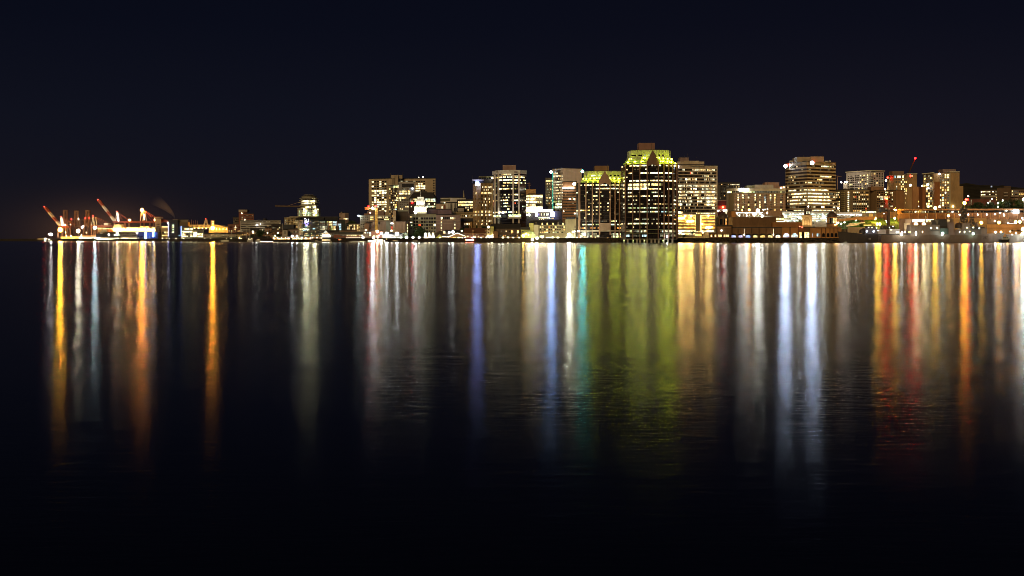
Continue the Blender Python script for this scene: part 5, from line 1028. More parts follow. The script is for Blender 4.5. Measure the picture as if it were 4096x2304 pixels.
pg = Bld('parking_garage', 'orange lit open parking levels below the beige office slab', [(2706, 1176), (2862, 1178)], 856, conc, depth=20)
for j, y in enumerate((863, 872, 885, 897.5, 910)): pg.strip('open_level', 2708, 2860, y - 3, y + 3.2, lit('garage_glow', (1, .45, .08), 2.2, scale=.35), .1)
for y in (867, 879, 891.5, 904, 915.5): pg.strip('parapet', 2707, 2861, y - 1.6, y + 2.2, wall('garage_parapet', (.4, .28, .13)), .8)
pg.box('stair_core', 2783, 2800, 856, 925, cream, 1.6, 4); pg.box('stair_glow', 2801, 2805.5, 862, 920, lit('stair_yellow', (1, .5, .1), 7, var=False), 1.2, 1)
for i in range(38):
    y = (873, 885, 897, 910)[i % 4]; x = 2710 + (i * 37.7) % 148
    if 2781 < x < 2806: continue
    pg.lamp(x, y + rnd.uniform(-1.5, 1), .7, E((1, .55, .12), 1200), 1.0, 'ceiling_light')
pg.win(2710, 2730, 4, [848, 852], 4, 'WWWw', .1, .5); pg.win(2784, 2860, 20, [853], 4, 'W5w4G2', .1, .5); pg.win(2712, 2855, 24, [924], 7, 'W6w3Y3', .06, .9); pg.win(2716, 2780, 8, [935], 6, 'W3w2Y3', .06, .9); pg.win(2780, 2812, 5, [940], 8, 'O3d1Y2', .1, .9); pg.close()
for x, y in ((2740, 864), (2763, 865), (2832, 863)): pg.lamp(x, y, 1.1, L_WM, 2)
for i, (x, y) in enumerate([(2708, 925), (2716, 934), (2722, 930), (2684, 925), (2690, 933), (2732, 938), (2811, 930), (2838, 924)]): lamp(x, y, 1120, .85, L_SW if i % 2 else L_WM, 'small white lamp on the slope below the orange parking levels', 'small lamps below the parking levels')
tree(2771, 918, 24, 'small thin tree silhouetted against the lit garage base', 1120, n=120); tree(2703, 922, 26, 'dark scrubby bush right of the taller twin tower', 1105, n=160); tree(2735, 940, 24, 'low dark bush on the rocky bank', 1104, n=120)
mb = MB(); rr3 = random.Random(5)
for i in range(330):
    x = rr3.uniform(2700, 3370); Yk = shoreY(x) - rr3.uniform(.2, 3.5); c = Vector((PX(x, Yk), Yk, rr3.uniform(-.2, 3.6))); s = rr3.uniform(.5, 1.1)
    mb.prism([(c.x + s * math.cos(a + rr3.uniform(-.3, .3)), c.y + s * math.sin(a)) for a in (0, 1.3, 2.6, 3.9, 5.2)], c.z - s * .6, c.z + s * .5)
for i in range(60):
    x = rr3.uniform(2420, 2486); Yk = shoreY(x) - rr3.uniform(.2, 3.5); c = Vector((PX(x, Yk), Yk, rr3.uniform(-.2, 3.4))); s = rr3.uniform(.5, 1.1); mb.prism([(c.x + s * math.cos(a), c.y + s * math.sin(a)) for a in (0, 1.3, 2.6, 3.9, 5.2)], c.z - s * .6, c.z + s * .5)
o = mb.build('rock_bank', wall('brown_boulders', (.07, .05, .03), scale=.8, var=.6)); o['kind'] = 'stuff'; o['label'] = 'bank of dark boulders along the quay foot'; o['category'] = 'rocks'
# background right of slab
b = Bld('apartment_tower', 'dark stepped glass tower on the skyline behind the hotel sign', [(2872, 1500), (2890, 1495), (2960, 1500)], 731, wall('smoky_panel', (.09, .085, .085)), depth=26)
b.win(2874, 2958, 16, rng(738, 9, 8), 4, 'd9n3y1w1', .35); b.close(); b.box('lower_step', 2872, 2882, 741, 830, wall('smoky_panel', (1, 1, 1)), 1, 10)
b = Bld('service_building', 'plum coloured plant building with a pale roof line between slab and hotel', [(2868, 1300), (2912, 1298)], 803, wall('plum_metal', (.13, .09, .12)), depth=20); b.strip('roof_line', 2868, 2912, 801, 802.5, white, .6); b.strip('pale_wall', 2868, 2912, 822, 835, conc, .6); b.lamp(2892, 829, 1.5, E((1, .05, .02), 160), 2); b.close()
gm = thing('gangway', 'white truss footbridge with bright lamps left of the dark dome', 'footbridge', (PX(2870, 1200), 1200, 8))
bars(gm, 'truss', whitesteel, [((2840, 842), (2910, 838)), ((2840, 846), (2910, 842))] + [((2840 + 7 * i, 842 if i % 2 else 846), (2847 + 7 * i, 845.6 if i % 2 else 841.6)) for i in range(10)], 1200, .45, 3)
for x in (2845, 2905): bars(gm, 'pier', conc, [((x, 846), (x, 935))], 1200, 1.4, 3)
for x, y in ((2843, 843), (2873, 844), (2896, 843), (2902, 841)): MB().ball(W3(x, y, 1197), 1.15).build('lamp_head', E((1, .98, .85), 240), gm)
# hotel with sign
b = Bld('hotel_building', 'wide brick hotel with a blazing rooftop sign and six guest floors', [(2907, 1240), (2938, 1228), (3142, 1232)], 755, wall('hotel_brown_brick', (.30, .19, .11)), depth=30, cap=conc)
b.strip('top_storey', 2907, 3142, 755, 773, cream, .5); b.strip('top_glazing', 2912, 2940, 763, 772, K['n'], .8); b.win(2912, 3138, 36, [767.5], 6, 'WWYdddddgGGGGGGggnnnnnnnnnndnnnnngnng'[:36], .1, .9)
b.strip('corner_pier', 2907, 2915, 773, 850, beige, .4); b.strip('side_wall', 2915, 2936, 773, 850, wall('hotel_olive_brick', (.22, .17, .09)), .3)
rws = [780.5, 790, 799, 808.5, 818.5, 828, 838.5]
pats = {2939: 'mmn.wnw', 2953: 'wYw.Www', 2972: 'wYmm.Yd', 2994: 'nY.dYd.', 3021: 'wYwdYm.', 3039: 'YmmwYYn', 3060: 'nbbwknk', 3082: 'YYm.n.k', 3099: 'YYwww.Y', 3124: 'nnkYnkw'}
for x, p in pats.items():
    for y, c in zip(rws, p):
        if c != '.': b.win(x - 3.2, x + 3.2, 1, [y], 6, c, .08, .15); 
    b.win(x + 3.6, x + 7, 1, rws, 5, 'k', .1, .15)
for y in (785.5, 794.8, 803.8, 813.5, 823.3, 833.2): b.strip('floor_line', 2936, 3142, y - .5, y + .6, beige, .2)
b.close(140); b.box('rooftop_sign', 2957, 2995, 752.5, 765, lit('rooftop_sign_glow', (.97, 1, .95), 15, var=False), 1.4, 1)
b.roofbox('plant_room', 2988, 3019, 742, olive); b.roofbox('plant_room', 3019, 3094, 739, conc, 3); b.roofbox('stair_tower', 3060, 3117, 729.5, wall('pinkish_plant', (.34, .22, .18)), 14)
b.mast(3013, 733, .3); b.mast(3055, 730, .4); b.mast(3069, 726, .5)
b = Bld('apartment_block', 'brown flat block between hotel roof and the banded tower', [(3090, 1320), (3146, 1318)], 745, wall('rose_brown_block', (.30, .18, .14)), depth=16); b.lamp(3108, 741, 1.3, E((1, .75, .45), 70), 2); b.lamp(3124, 752, 1, L_WM, 2); b.lamp(3135, 750, 1, L_WM, 2); b.close()
# banded tower 2000
bt = wall('banded_tan_precast', (.42, .33, .20))
b = Bld('office_tower', 'banded beige office tower with two star bright roof corner lights', [(3142, 1262), (3228, 1230), (3343, 1250)], 646, bt, depth=40)
yb = [663, 677, 690.5, 704, 717, 730, 744.5, 759, 773.5, 786, 799.5, 813, 827, 841]
gb = wall('dark_brown_band_glass', (.035, .022, .014), rough=.3)
for y in yb: b.strip('window_band', 3142.5, 3342.5, y - 3.6, y + 3.6, gb, .08)
PB = ['...nmmd.w...........nm.....wwWWwgmwnm.', '............m....nm.......n.....nn....', '..................n...................', '..mmydymdn...........n....YYYwWWYYYd..', '..nndwd..............nd.YYWw.....n.n..', '.ndn..mmd.n.dn.YWYYw..nmdmdnn.........', '.w.........mn...d....n...mm...........', '..wwwwWWd.mwnmwwWwwwwWwwwwwwwWWWw.d...', '.nmnwwWWWWWWWWWWWWWwWWWWWWWwnww.wnnm.m', '.wd..WWwWwwWW.wwWWWWWWWWWWWWwWwWWwnnww', '.w.WwWWWWwwm.wWWwwwWwWwwwWWWwWwWWWwd..', '.ndwwwwwwwwwwwwnWWWWWWWWWWWWWWwwwwdnw.', '...mnmmm.nd.ddddm..mmwm....WWwdd.d..ww', 'w.....wWwwWwmwwwwd.nwwwwWwWwwwwwwwwWw.']
for y, p in zip(yb, PB): b.win(3144, 3341, 38, [y], 5.6, p, .12, .2)
b.close(); b.roofbox('plant_room', 3189, 3243, 627.5, wall('penthouse_tan', (.33, .26, .17)), 6, 20); b.roofbox('plant_room', 3243, 3296, 626, wall('penthouse_tan2', (.36, .25, .17)), 5, 16)
b.lamp(3148, 658, 2.7, E((.62, .75, 1), 1100), 2, 'roof_corner_light'); b.lamp(3241, 652, 2.9, E((.62, .75, 1), 1100), 2, 'roof_corner_light'); b.lamp(3157, 652, 1.0, L_RD, 1.5, 'aircraft_light'); b.lamp(3251, 647, 1.0, L_RD, 1.5, 'aircraft_light')
text(b.root, '2000', 3333.5, 655.5, 1247, 7.5, wall('sign_cream_letters', (.62, .5, .36)), wpx=14, proud=.7); b.box('sign_panel', 3325, 3343, 650, 660, wall('sign_brown_panel', (.2, .1, .05)), -16.9, .6)

for x, yt in ((3196, 622), (3215, 620), (3270, 619), (3290, 622)): MB().bar(W3(x, 627, 1245), W3(x, yt, 1245), .35).build('antenna', ROOF, b.root)
for x0, x1, y in ((3160, 3172, 642.5), (3300, 3312, 643), (3318, 3324, 642)): b.roofbox('roof_vent', x0, x1, y, conc, 8, 5)
# ================================================================ px 2835 - 3370 waterfront entertainment hall
cw = wall('casino_brown_render', (.17, .095, .045), scale=.2); co_ = wall('casino_ochre_render', (.45, .22, .07), scale=.2); dome_m = wall('dark_copper_dome', (.07, .045, .035), rough=.5)
ca = Bld('waterfront_hall', 'long low brown hall with a row of arched openings and two domed pavilions', [(2926, 1115), (3185, 1112)], 911, cw, depth=40)
ca.box('upper_wall', 2930, 3105, 868, 911, cw, -12, 20); ca.box('upper_wall', 3090, 3208, 889, 911, wall('casino_rust_render', (.3, .14, .05)), -6, 14)
for x in (2952, 2976, 3006, 3036, 3064, 3096): ca.box('pilaster', x - .8, x + .8, 911, 955, wall('casino_dark_trim', (.08, .045, .025)), .5, .6)
ca.strip('cornice', 2946, 3066, 903, 905, wall('casino_trim', (.3, .17, .08)), .8); ca.strip('plinth', 2926, 3185, 950, 954, cw, .9)
def arch(b, x, y, w, h, m, nm='arched_window', proud=.15):
    Yq = b.hit(x)[0].y - proud; mb = MB(); pts = [(x - w / 2, y + h / 2), (x + w / 2, y + h / 2)] + [(x + w / 2 * math.cos(a), y - h * .1 - h * .4 * math.sin(a)) for a in [math.pi * k / 8 for k in range(9)]]
    mb.face([W3(px, py, Yq) for px, py in pts]); return mb.build(nm, m, b.root)
am = {2934: 'v', 2963: 'v', 2992: 'v', 3021: 'y', 3051: 'y', 3081: 'y', 3112: 'w'}
for x, c in am.items():
    arch(ca, x, 943, 23, 17, K['d'], 'arch_recess'); arch(ca, x, 945.5, 19, 10, {'v': lit('arch_violet', (.5, .5, 1), .9, scale=1.6, lo=0, hi=2.4), 'y': lit('arch_warm', (1, .72, .25), 1.1, scale=.9), 'w': lit('arch_white', (1, .85, .75), 1.6, scale=1.8, lo=0, hi=2.2)}[c], proud=.3)
for x0, x1 in ((3130, 3158), (3163, 3192)):
    ca.box('ochre_bay', x0, x1, 910, 951, co_, 1.0, 2)
for x, m_ in ((3145, 'arch_violet_white'), (3178, 'arch_grey_white')):
    Yq = ca.Y - 1.2; mb = MB(); pts = [(x - 12, 949), (x + 12, 949)] + [(x + 12 * math.cos(a), 942 - 9 * math.sin(a)) for a in [math.pi * k / 8 for k in range(9)]]; mb.face([W3(px, py, Yq) for px, py in pts]); mb.build('arched_window', lit(m_, (.75, .7, 1) if x < 3150 else (.8, .9, .8), 1.2, scale=1.8, lo=0, hi=2.4), ca.root)
for x in (2977, 3094, 3212, 3291, 3331): ca.box('uplight_wash', x - .7, x + .7, 915 if x < 3250 else 934, 940, lit('uplight_glow', (1, .8, .5), 1.5, var=False), 1.4, .3); MB().ball(W3(x, 939, ca.Y - 2), .75).build('wall_lamp', L_WM, ca.root)  # tall glowing strips draw the uplight wash above the wall lamps
lb = Bld('corner_pavilion', 'low brown pavilion under a dark dome at the left end of the hall', [(2868, 1112), (2926, 1110)], 903, cw, depth=24)
def dome(b, x, yb, yd, yt, r, dm, wm, Yo, wins='', r2=None, finial=True):
    Yc = b.Y + Yo; c = (PX(x, Yc), Yc); q = r / F * Yc
    MB().rev(c, [(q * .92, PZ(yb, Yc)), (q * .92, PZ(yd + 1.5, Yc)), (q * 1.05, PZ(yd + 1, Yc)), (q * 1.05, PZ(yd, Yc))], 20).build('drum', wm, b.root)
    H = PZ(yt, Yc) - PZ(yd, Yc)
    MB().rev(c, [(q * .98 * math.cos(a), PZ(yd, Yc) + .02 + H * math.sin(a)) for a in [math.pi / 2 * k / 7 * .985 for k in range(8)]], 20).build('dome', dm, b.root, smooth=True)
    if finial: MB().bar((c[0], c[1], PZ(yt, Yc)), (c[0], c[1], PZ(yt - 6, Yc)), .8, .2).build('finial', dm, b.root)
    n = len(wins)
    for i, k in enumerate(wins):
        if k == '.': continue
        an = (-.9 + 1.8 * (i + .5) / n); w = .5 / n * 1.8; R_ = q * .92 + .12; mb = MB(); P = lambda a, z: (c[0] + R_ * math.sin(a), c[1] - R_ * math.cos(a), z)
        z0, z1 = PZ(yb - 4, Yc), PZ(yd + 4, Yc); mb.face([P(an - w, z0), P(an + w, z0), P(an + w, z1), P(an - w, z1)]); mb.build('window', K[k], b.root)
dome(lb, 2893, 903, 871, 852, 20, dome_m, cw, 14, 'dd.dod'); lb.win(2872, 2924, 7, [943], 9, 'YYdYYYd', .25); lb.win(2850 + 22, 2900, 2, [922], 5, '.n', .4); lb.lamp(2886, 922, 1.2, L_SM); lb.strip('cornice', 2868, 2926, 909, 911, wall('casino_trim', (1, 1, 1)), .7); lb.close()
lb2 = Bld('corner_pavilion', 'lowest stepped brown wing left of the domed pavilion', [(2836, 1116), (2868, 1113)], 933, cw, depth=20); lb2.win(2842, 2866, 3, [943], 8, 'YdY', .3); lb2.close()
ob = Bld('stair_block', 'small orange lit roof block above the long brown hall', [(2926, 1150), (2943, 1150)], 845, co_, depth=12, base=PZ(911, 1140)); ob.close()
kb = Bld('stair_block', 'brown stair block behind the left dome', [(2913, 1160), (2927, 1160)], 845, cw, depth=12, base=6); kb.close()
ct = Bld('clock_tower', 'floodlit beige tower with arched relief and a small dark cupola', [(3208, 1112), (3248, 1112)], 862, wall('tower_cream_stone', (.50, .37, .2)), depth=11, base=5)
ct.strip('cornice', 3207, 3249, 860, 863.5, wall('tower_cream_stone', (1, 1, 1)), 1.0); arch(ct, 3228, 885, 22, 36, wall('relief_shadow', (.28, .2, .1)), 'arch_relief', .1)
for x in (3222, 3228, 3234): ct.box('relief_rib', x - .6, x + .6, 878, 903, wall('tower_cream_stone', (1, 1, 1)), .35, .4)
dome(ct, 3229, 860, 842, 829, 14, dome_m, cw, 5.5, 'dwdwd'); MB().ball(W3(3233, 826, 1114), 1.0).build('aircraft_light', L_WM, ct.root); ct.close()
for x in (3214, 3228, 3242):
    sp = bpy.data.lights.new('tower_uplight', 'SPOT'); sp.energy = 2600; sp.color = (1, .72, .38); sp.spot_size = math.radians(70); sp.spot_blend = .6; sp.shadow_soft_size = .3
    so = bpy.data.objects.new('tower_uplight', sp); COL.objects.link(so); p = W3(x, 908, 1106.5); so.location = p; so.rotation_euler = (W3(x, 884, 1112) - p).to_track_quat('-Z', 'Y').to_euler()
md = Bld('waterfront_wing', 'glass fronted middle wing of the hall below the beige tower', [(3192, 1108), (3262, 1107)], 911, cw, depth=24)
md.win(3197, 3258, 6, [940], 22, 'YdYYdw', .2); md.close(); md.box('ochre_bay', 3242, 3262, 911, 956, co_, 1.0, 4); md.win(3246, 3251, 1, [940], 14, 'b', .1, 1.2); md.close(); md.lamp(3207, 909, .9, E((1, .1, .05), 40), 2); md.lamp(3198, 906, .8, E((1, .1, .05), 40), 2)
rw = Bld('waterfront_wing', 'ochre arcaded wing on a lit pier deck at the right end of the hall', [(3262, 1106), (3366, 1104)], 910, co_, depth=22)
for x in (3285, 3303, 3320, 3336, 3352): rw.box('pilaster', x - 1, x + 1, 912, 950, wall('casino_dark_trim', (1, 1, 1)), .6, .6)
for x in (3294, 3312, 3328, 3344, 3359): arch(rw, x, 940, 11, 16, K['d'], 'arched_window')
rw.win(3266, 3282, 2, [940], 12, 'bn', .2); rw.strip('cornice', 3262, 3366, 909, 912, wall('casino_trim', (1, 1, 1)), .8); rw.close(); rw.box('deck', 3260, 3376, 951.5, 954.5, wall('pale_deck_edge', (.5, .32, .16)), 3.5, 5)
for i in range(8): rw.lamp(3268 + i * 13, 959.5, .55, L_SO, 3.2, 'deck_lamp'); 
for i in range(9): MB().bar((PX(3264 + i * 13, 1101.5), 1101.5, -1.5), (PX(3264 + i * 13, 1101.5), 1101.5, PZ(954.6, 1102)), .6).build('pile', darkw, rw.root)
rd = Bld('domed_pavilion', 'octagonal pavilion under a large dark dome with orange lit windows', [(3306, 1112), (3350, 1112)], 895, cw, depth=18, base=5); dome(rd, 3327, 898, 868, 847, 21, dome_m, co_, 9, 'ndnYdY'); rd.close()
rd.lamp(3345, 897, .9, E((1, .5, .12), 160), 1); rd.lamp(3346, 890, .9, E((1, .5, .12), 160), 1); rd.lamp(3338, 899, .9, E((1, .55, .2), 70), 2)
# bus deck lights behind hall
dk = Bld('rooftop_parking', 'brightly lit rooftop parking deck above the hall with starlike lamps', [(2942, 1165), (3090, 1162)], 866, conc, depth=20, base=6)
dk.win(2948, 3040, 12, [859], 8, 'Y', .3, .2) if False else None
for i in range(9): dk.box('canopy_post', 2950 + i * 12, 2951 + i * 12, 850, 866, whitesteel, -3, .5)
dk.box('canopy', 2945, 3052, 850, 852, lit('canopy_white_band', (1, .95, .8), 3, var=False), -1, 8); dk.close()
for x, y, s, m in ((3031, 842, 2.2, E((1, 1, .85), 900)), (2949, 855, 1.0, L_SM), (2957, 862, 1.1, L_SM), (2986, 852, 1.5, E((1, .97, .8), 200)), (2987, 862, 1.1, L_SM), (3013, 855, 1.6, E((1, .95, .8), 160)), (3017, 863, 1.0, L_SO), (3025, 857, 1.2, L_SM), (3040, 854, 1.3, L_SM), (3049, 864, 1.6, E((1, 1, .85), 260)), (3068, 852, 1.4, E((1, .8, .5), 120)), (3053, 839, .9, L_SM), (2997, 839.5, 1.6, E((1, .42, .05), 420)), (2969, 841, 1.0, E((1, .4, .05), 160)), (3060, 838, .8, L_SM), (3070, 837, .8, L_SM)):
    lamp(x, y, 1158, s, m, 'lamp on the bright parking deck between hotel and hall' if s < 1.9 else 'largest white starlike lamp over the parking deck between hotel and hall', 'lamps on the parking deck by the hotel' if s < 1.9 else None)
kiosk = Bld('glass_kiosk', 'small golden lit kiosk with a brown dome on the hall roof', [(3092, 1142), (3137, 1142)], 869, stone, depth=10, base=6); kiosk.win(3094, 3136, 4, [876], 8, 'YYYY', .15); kiosk.win(3080 + 12, 3136, 4, [886], 4, 'WWWW', .1); kiosk.close(); dome(kiosk, 3126, 869, 864, 857, 9, rshing, stone, 5)
# open parking garage
gp = Bld('parking_garage', 'white lit open parking garage running behind the cupolas', [(3128, 1200), (3345, 1195)], 846, conc, depth=30)
for y in (857, 866, 874.5, 883.5): gp.strip('open_level', 3130, 3343, y - 2.6, y + 2, lit('garage_white_glow', (.85, .9, .6), .55, scale=.3, lo=.1, hi=2.6), .1)
for i in range(34):
    x = 3133 + (i * 61.8) % 208; gp.lamp(x, (856.5, 865.5, 874, 883)[i % 4], .7, E((.95, 1, .85), 90), 1, 'ceiling_light')
gp.close(); gp.lamp(3291, 864, 1.9, E((.92, 1, .9), 180), 1.5); gp.lamp(3295, 872, 1.3, L_SW, 1.5); gp.lamp(3140, 867, 1.4, E((1, .98, .85), 220), 1.5)
tree(3196, 846, 28, 'small tree lit from behind left of the beige tower', 1180, n=200, mat=LEAF2); tree(3255, 868, 16, 'narrow dark tree right of the beige tower', 1150, n=120)
lamp(3196, 869, 1150, 1.6, E((1, 1, .85), 420), 'starlike white lamp under the tree left of the beige tower')
# apartments right of the banded tower
b = Bld('apartment_block', 'olive apartment block with stacked yellow balconies and a column of round lamps', [(3343, 1340), (3376, 1330), (3396, 1328), (3478, 1332)], 759, wall('olive_brown_brick', (.24, .19, .11)), depth=28)
for j in range(11): b.strip('balcony', 3367, 3380, 768 + j * 7.4, 771.4 + j * 7.4, wall('yellow_balcony', (.5, .43, .2)), .9)
b.win(3345, 3360, 3, rng(769, 9.2, 9), 5, 'd5w2y2', .35); b.win(3390, 3401, 2, rng(769, 8.2, 11), 4.6, 'Wm', .3); b.win(3412, 3475, 9, rng(769, 9.3, 9), 5.4, 'd9w2y2r1', .35)
b.close(); b.roofbox('lift_housing', 3376, 3396, 755, brown); tree(3386, 826, 20, 'slim dark poplar against the olive apartment block', 1250, conic=True, n=160)
b = Bld('apartment_block', 'brown apartment block with green lit windows behind the dock crane', [(3476, 1345), (3506, 1332), (3562, 1338)], 762, wall('umber_brick', (.22, .14, .07)), depth=28)
b.roofbox('lift_housing', 3485, 3536, 746, brown, 3, 14); b.win(3508, 3560, 8, rng(769, 9.2, 9), 5.2, 'd8G3w1n2', .35); b.close()
b = Bld('apartment_block', 'plain rust and tan block below the red lit tower', [(3560, 1340), (3584, 1325), (3618, 1328)], 761, wall('rust_tan_brick', (.30, .16, .07)), depth=26); b.win(3562, 3572, 2, rng(770, 9, 8), 5, 'd3w2', .3); b.close()
b = Bld('apartment_tower', 'white apartment tower with balconies and an angled roofline seen at its corner', [(3385, 1500), (3482, 1465), (3536, 1475)], 684, wall('white_render', (.60, .58, .56)), depth=34, roof=False)
Ym = b.Y
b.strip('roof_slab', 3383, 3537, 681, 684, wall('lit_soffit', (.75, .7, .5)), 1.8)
b.win(3390, 3474, 12, rng(700, 8.6, 8), 4.6, ['ddd.kddYmY.Y', 'ddddkddnddmw', 'd.dddddkYymw', 'dddnddwYdddm', 'dYYdnnddmdYw', 'ddddddddmddd', 'dnddndYdYmdd', '.d.dWdmmYd.w'], .4); b.win(3476, 3488, 1, rng(696, 9, 8), 6.5, ['Y', 'W', 'Y', 'b', 'Y', 'm', 'y', 'd'], .1)
b.win(3493, 3534, 4, rng(694, 9.3, 7), 6, ['WddW'.replace('W', 'Y', 1).replace('W', 'k'), '.kkk', 'd.nk', 'ndnn', 'kydd', 'd.dd', 'nddn'], .45)
for j in range(7): b.strip('balcony', 3404, 3414, 706 + j * 8.6, 708 + j * 8.6, K['k'], 1.4); b.strip('balcony', 3424, 3434, 706 + j * 8.6, 708 + j * 8.6, K['k'], 1.4); b.strip('balcony', 3456, 3462, 706 + j * 8.6, 708 + j * 8.6, K['k'], 1.4); b.strip('balcony', 3480, 3490, 706 + j * 9, 708 + j * 9, darkw, 1.4)
b.close()
r = thing('lit_hoist', 'slim lit construction hoist topped by three orange white lamps', 'hoist', (PX(3381, 1480), 1480, 18)); bars(r, 'frame', whitesteel, [((3377, 732), (3377, 760)), ((3387, 732), (3387, 760))] + ladder(3377, 3387, 734, 758, 4), 1480, .5, 3)
for x, y in ((3365, 729), (3379, 728.5), (3387, 727.5)): MB().ball(W3(x, y, 1476), 1.45).build('lamp_head', E((1, .78, .6), 240), r)
r = thing('construction_crane', 'faint crane jib reaching right of the banded tower roof', 'crane', (PX(3358, 1500), 1500, 18)); bars(r, 'jib', brown, [((3340, 702), (3366, 706)), ((3346, 708), (3364, 705))], 1500, .35, 1.5); bars(r, 'mast', brown, [((3350, 705), (3350, 800))], 1500, .6, 1.5)
# red lit tower
rt = wall('tan_brick_tower', (.38, .25, .12), scale=.2)
b = Bld('apartment_tower', 'brick apartment tower with glowing red corner lights and a floodlit stair', [(3549, 1475), (3575, 1455), (3620, 1452), (3668, 1456)], 702, rt, depth=30)
b.roofbox('plant_room', 3570, 3616, 684, wall('plant_brown', (.22, .15, .11)), 8, 14); b.strip('roof_slab', 3547, 3625, 699.5, 702, conc, 1.5)
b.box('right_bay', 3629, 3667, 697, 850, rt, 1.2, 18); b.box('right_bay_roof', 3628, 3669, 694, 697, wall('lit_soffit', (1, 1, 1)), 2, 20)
b.win(3577, 3622, 7, [707], 9, 'bkWWkWk', .15, .1); b.win(3577, 3628, 8, rng(718, 9.4, 7), 6, ['kkkkYnn', 'kkknYnYY', '...ydYnn', '.w..YY..', '.n..YdYY', '....ddYY', 'w.w...nw'], .35); b.win(3615, 3622, 1, rng(765, 9.3, 9), 5, 'd3Y2', .2)
b.win(3633, 3644, 1, rng(772, 9.3, 8), 6, 'k4b2', .2, 1.4); b.win(3640, 3650, 1, rng(706, 10, 6), 7, 'Y', .15, 1.4); b.win(3645, 3649, 1, rng(755, 9.3, 10), 5, 'y2d1', .2, 1.4); b.close()
b.box('right_wing', 3650, 3675, 747, 850, wall('rust_band_brick', (.42, .22, .1)), 2.5, 18); b.win(3664, 3672, 1, rng(753, 9.5, 7), 6, 'd2m1Y1', .2, 2.8); b.close()
for x, y, s, m in ((3559, 708, 1.9, E((1, .004, .002), 450)), (3636, 704, 1.9, E((1, .004, .003), 450)), (3642, 704, 1.3, E((1, .2, .1), 120)), (3552, 719, 1.9, E((1, .75, .35), 110)), (3636, 741, 2.4, E((1, .88, .45), 120)), (3550, 756, 1.4, E((1, .7, .35), 60)), (3538, 752, 1.1, L_SM)): b.lamp(x, y, s, m, 2.6)
b.lamp(3662, 826, 2.0, E((1, .8, .5), 120), 5); b.lamp(3676, 806, 1.6, E((1, .6, .15), 60), 3)
r = thing('construction_crane', 'luffing crane boom leaning right with one star red light at its tip', 'crane', (PX(3632, 1480), 1480, 18)); bars(r, 'boom', wall('dim_orange_steel', (.05, .03, .02)), [((3632, 698), (3659, 637), .5), ((3634, 698), (3661, 637), .5)], 1480, .5, 1.2); bars(r, 'mast', brown, [((3632, 698), (3632, 850))], 1480, 1.2, 1.5); MB().ball(W3(3660.5, 633, 1478), 2.0).build('aircraft_light', E((1, .0015, .0015), 400), r)
# right-hand stepped tower
b = Bld('apartment_tower', 'stepped tan and glass apartment tower full of warm lit windows', [(3693, 1420), (3735, 1398), (3800, 1395), (3838, 1398)], 693, rt, depth=34)
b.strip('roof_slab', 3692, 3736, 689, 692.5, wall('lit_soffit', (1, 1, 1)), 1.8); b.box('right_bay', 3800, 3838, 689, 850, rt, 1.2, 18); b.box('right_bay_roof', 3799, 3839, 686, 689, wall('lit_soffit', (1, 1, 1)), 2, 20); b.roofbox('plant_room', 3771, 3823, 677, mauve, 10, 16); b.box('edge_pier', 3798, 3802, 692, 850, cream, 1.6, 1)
b.box('centre_bay', 3738, 3760, 727, 850, wall('rust_brick_bay', (.34, .14, .05)), 1.0, 3)
b.win(3695, 3737, 5, rng(701, 10.2, 13), 7, ['mkmkk', 'YknYm', 'mkkkk', 'nkmmn', 'Yykym', 'kWkkm', 'kyknk', 'nkYkn', 'kyYkm', 'nkyYn', 'kkYmm', 'nYYky', 'kymYm'], .3)
b.win(3757, 3797, 4, rng(699, 10.2, 14), 6.5, ['nnYY', 'nnYY', 'nmnn', 'nyYY', 'nnwn', 'YynY', 'nYyY', 'nnWn', 'YYnn', 'dbnn', 'YYyn', 'mYyY', 'yWnn', '.ndn'], .4); b.win(3804, 3836, 3, rng(699, 10.2, 13), 7, ['ywY', 'mnY', 'nnY', 'dnd', 'nnW', 'Yn.', 'nnn', 'm.W', 'yn.', 'ymn', 'n.Y', 'nnY', 'mn.'], .3, 1.4); b.win(3735, 3742, 1, rng(760, 10, 8), 7, 'm2Y2', .2); b.close()
b.box('low_wing', 3838, 3853, 744, 850, rt, 1.0, 16); b.win(3840, 3850, 1, rng(752, 10.2, 8), 7, 'nYnbynkn', .15, 1.2); b.box('left_wing', 3690, 3702, 746, 850, wall('rust_brick_bay', (1, 1, 1)), 2.4, 12); b.close()
for x, y, s, m in ((3757, 696, 2.0, E((.95, .95, 1), 60)), (3720, 737, 2.6, E((1, .9, .5), 110)), (3723, 751, 1.8, E((.95, .95, 1), 60)), (3699, 741, 1.8, E((1, .85, .4), 70)), (3723, 825, 2.2, E((1, .75, .3), 90)), (3756, 827, 2.2, E((1, .8, .4), 110)), (3806, 826, 1.6, E((1, .85, .4), 80))): b.lamp(x, y, s * .9, m, 3.0)
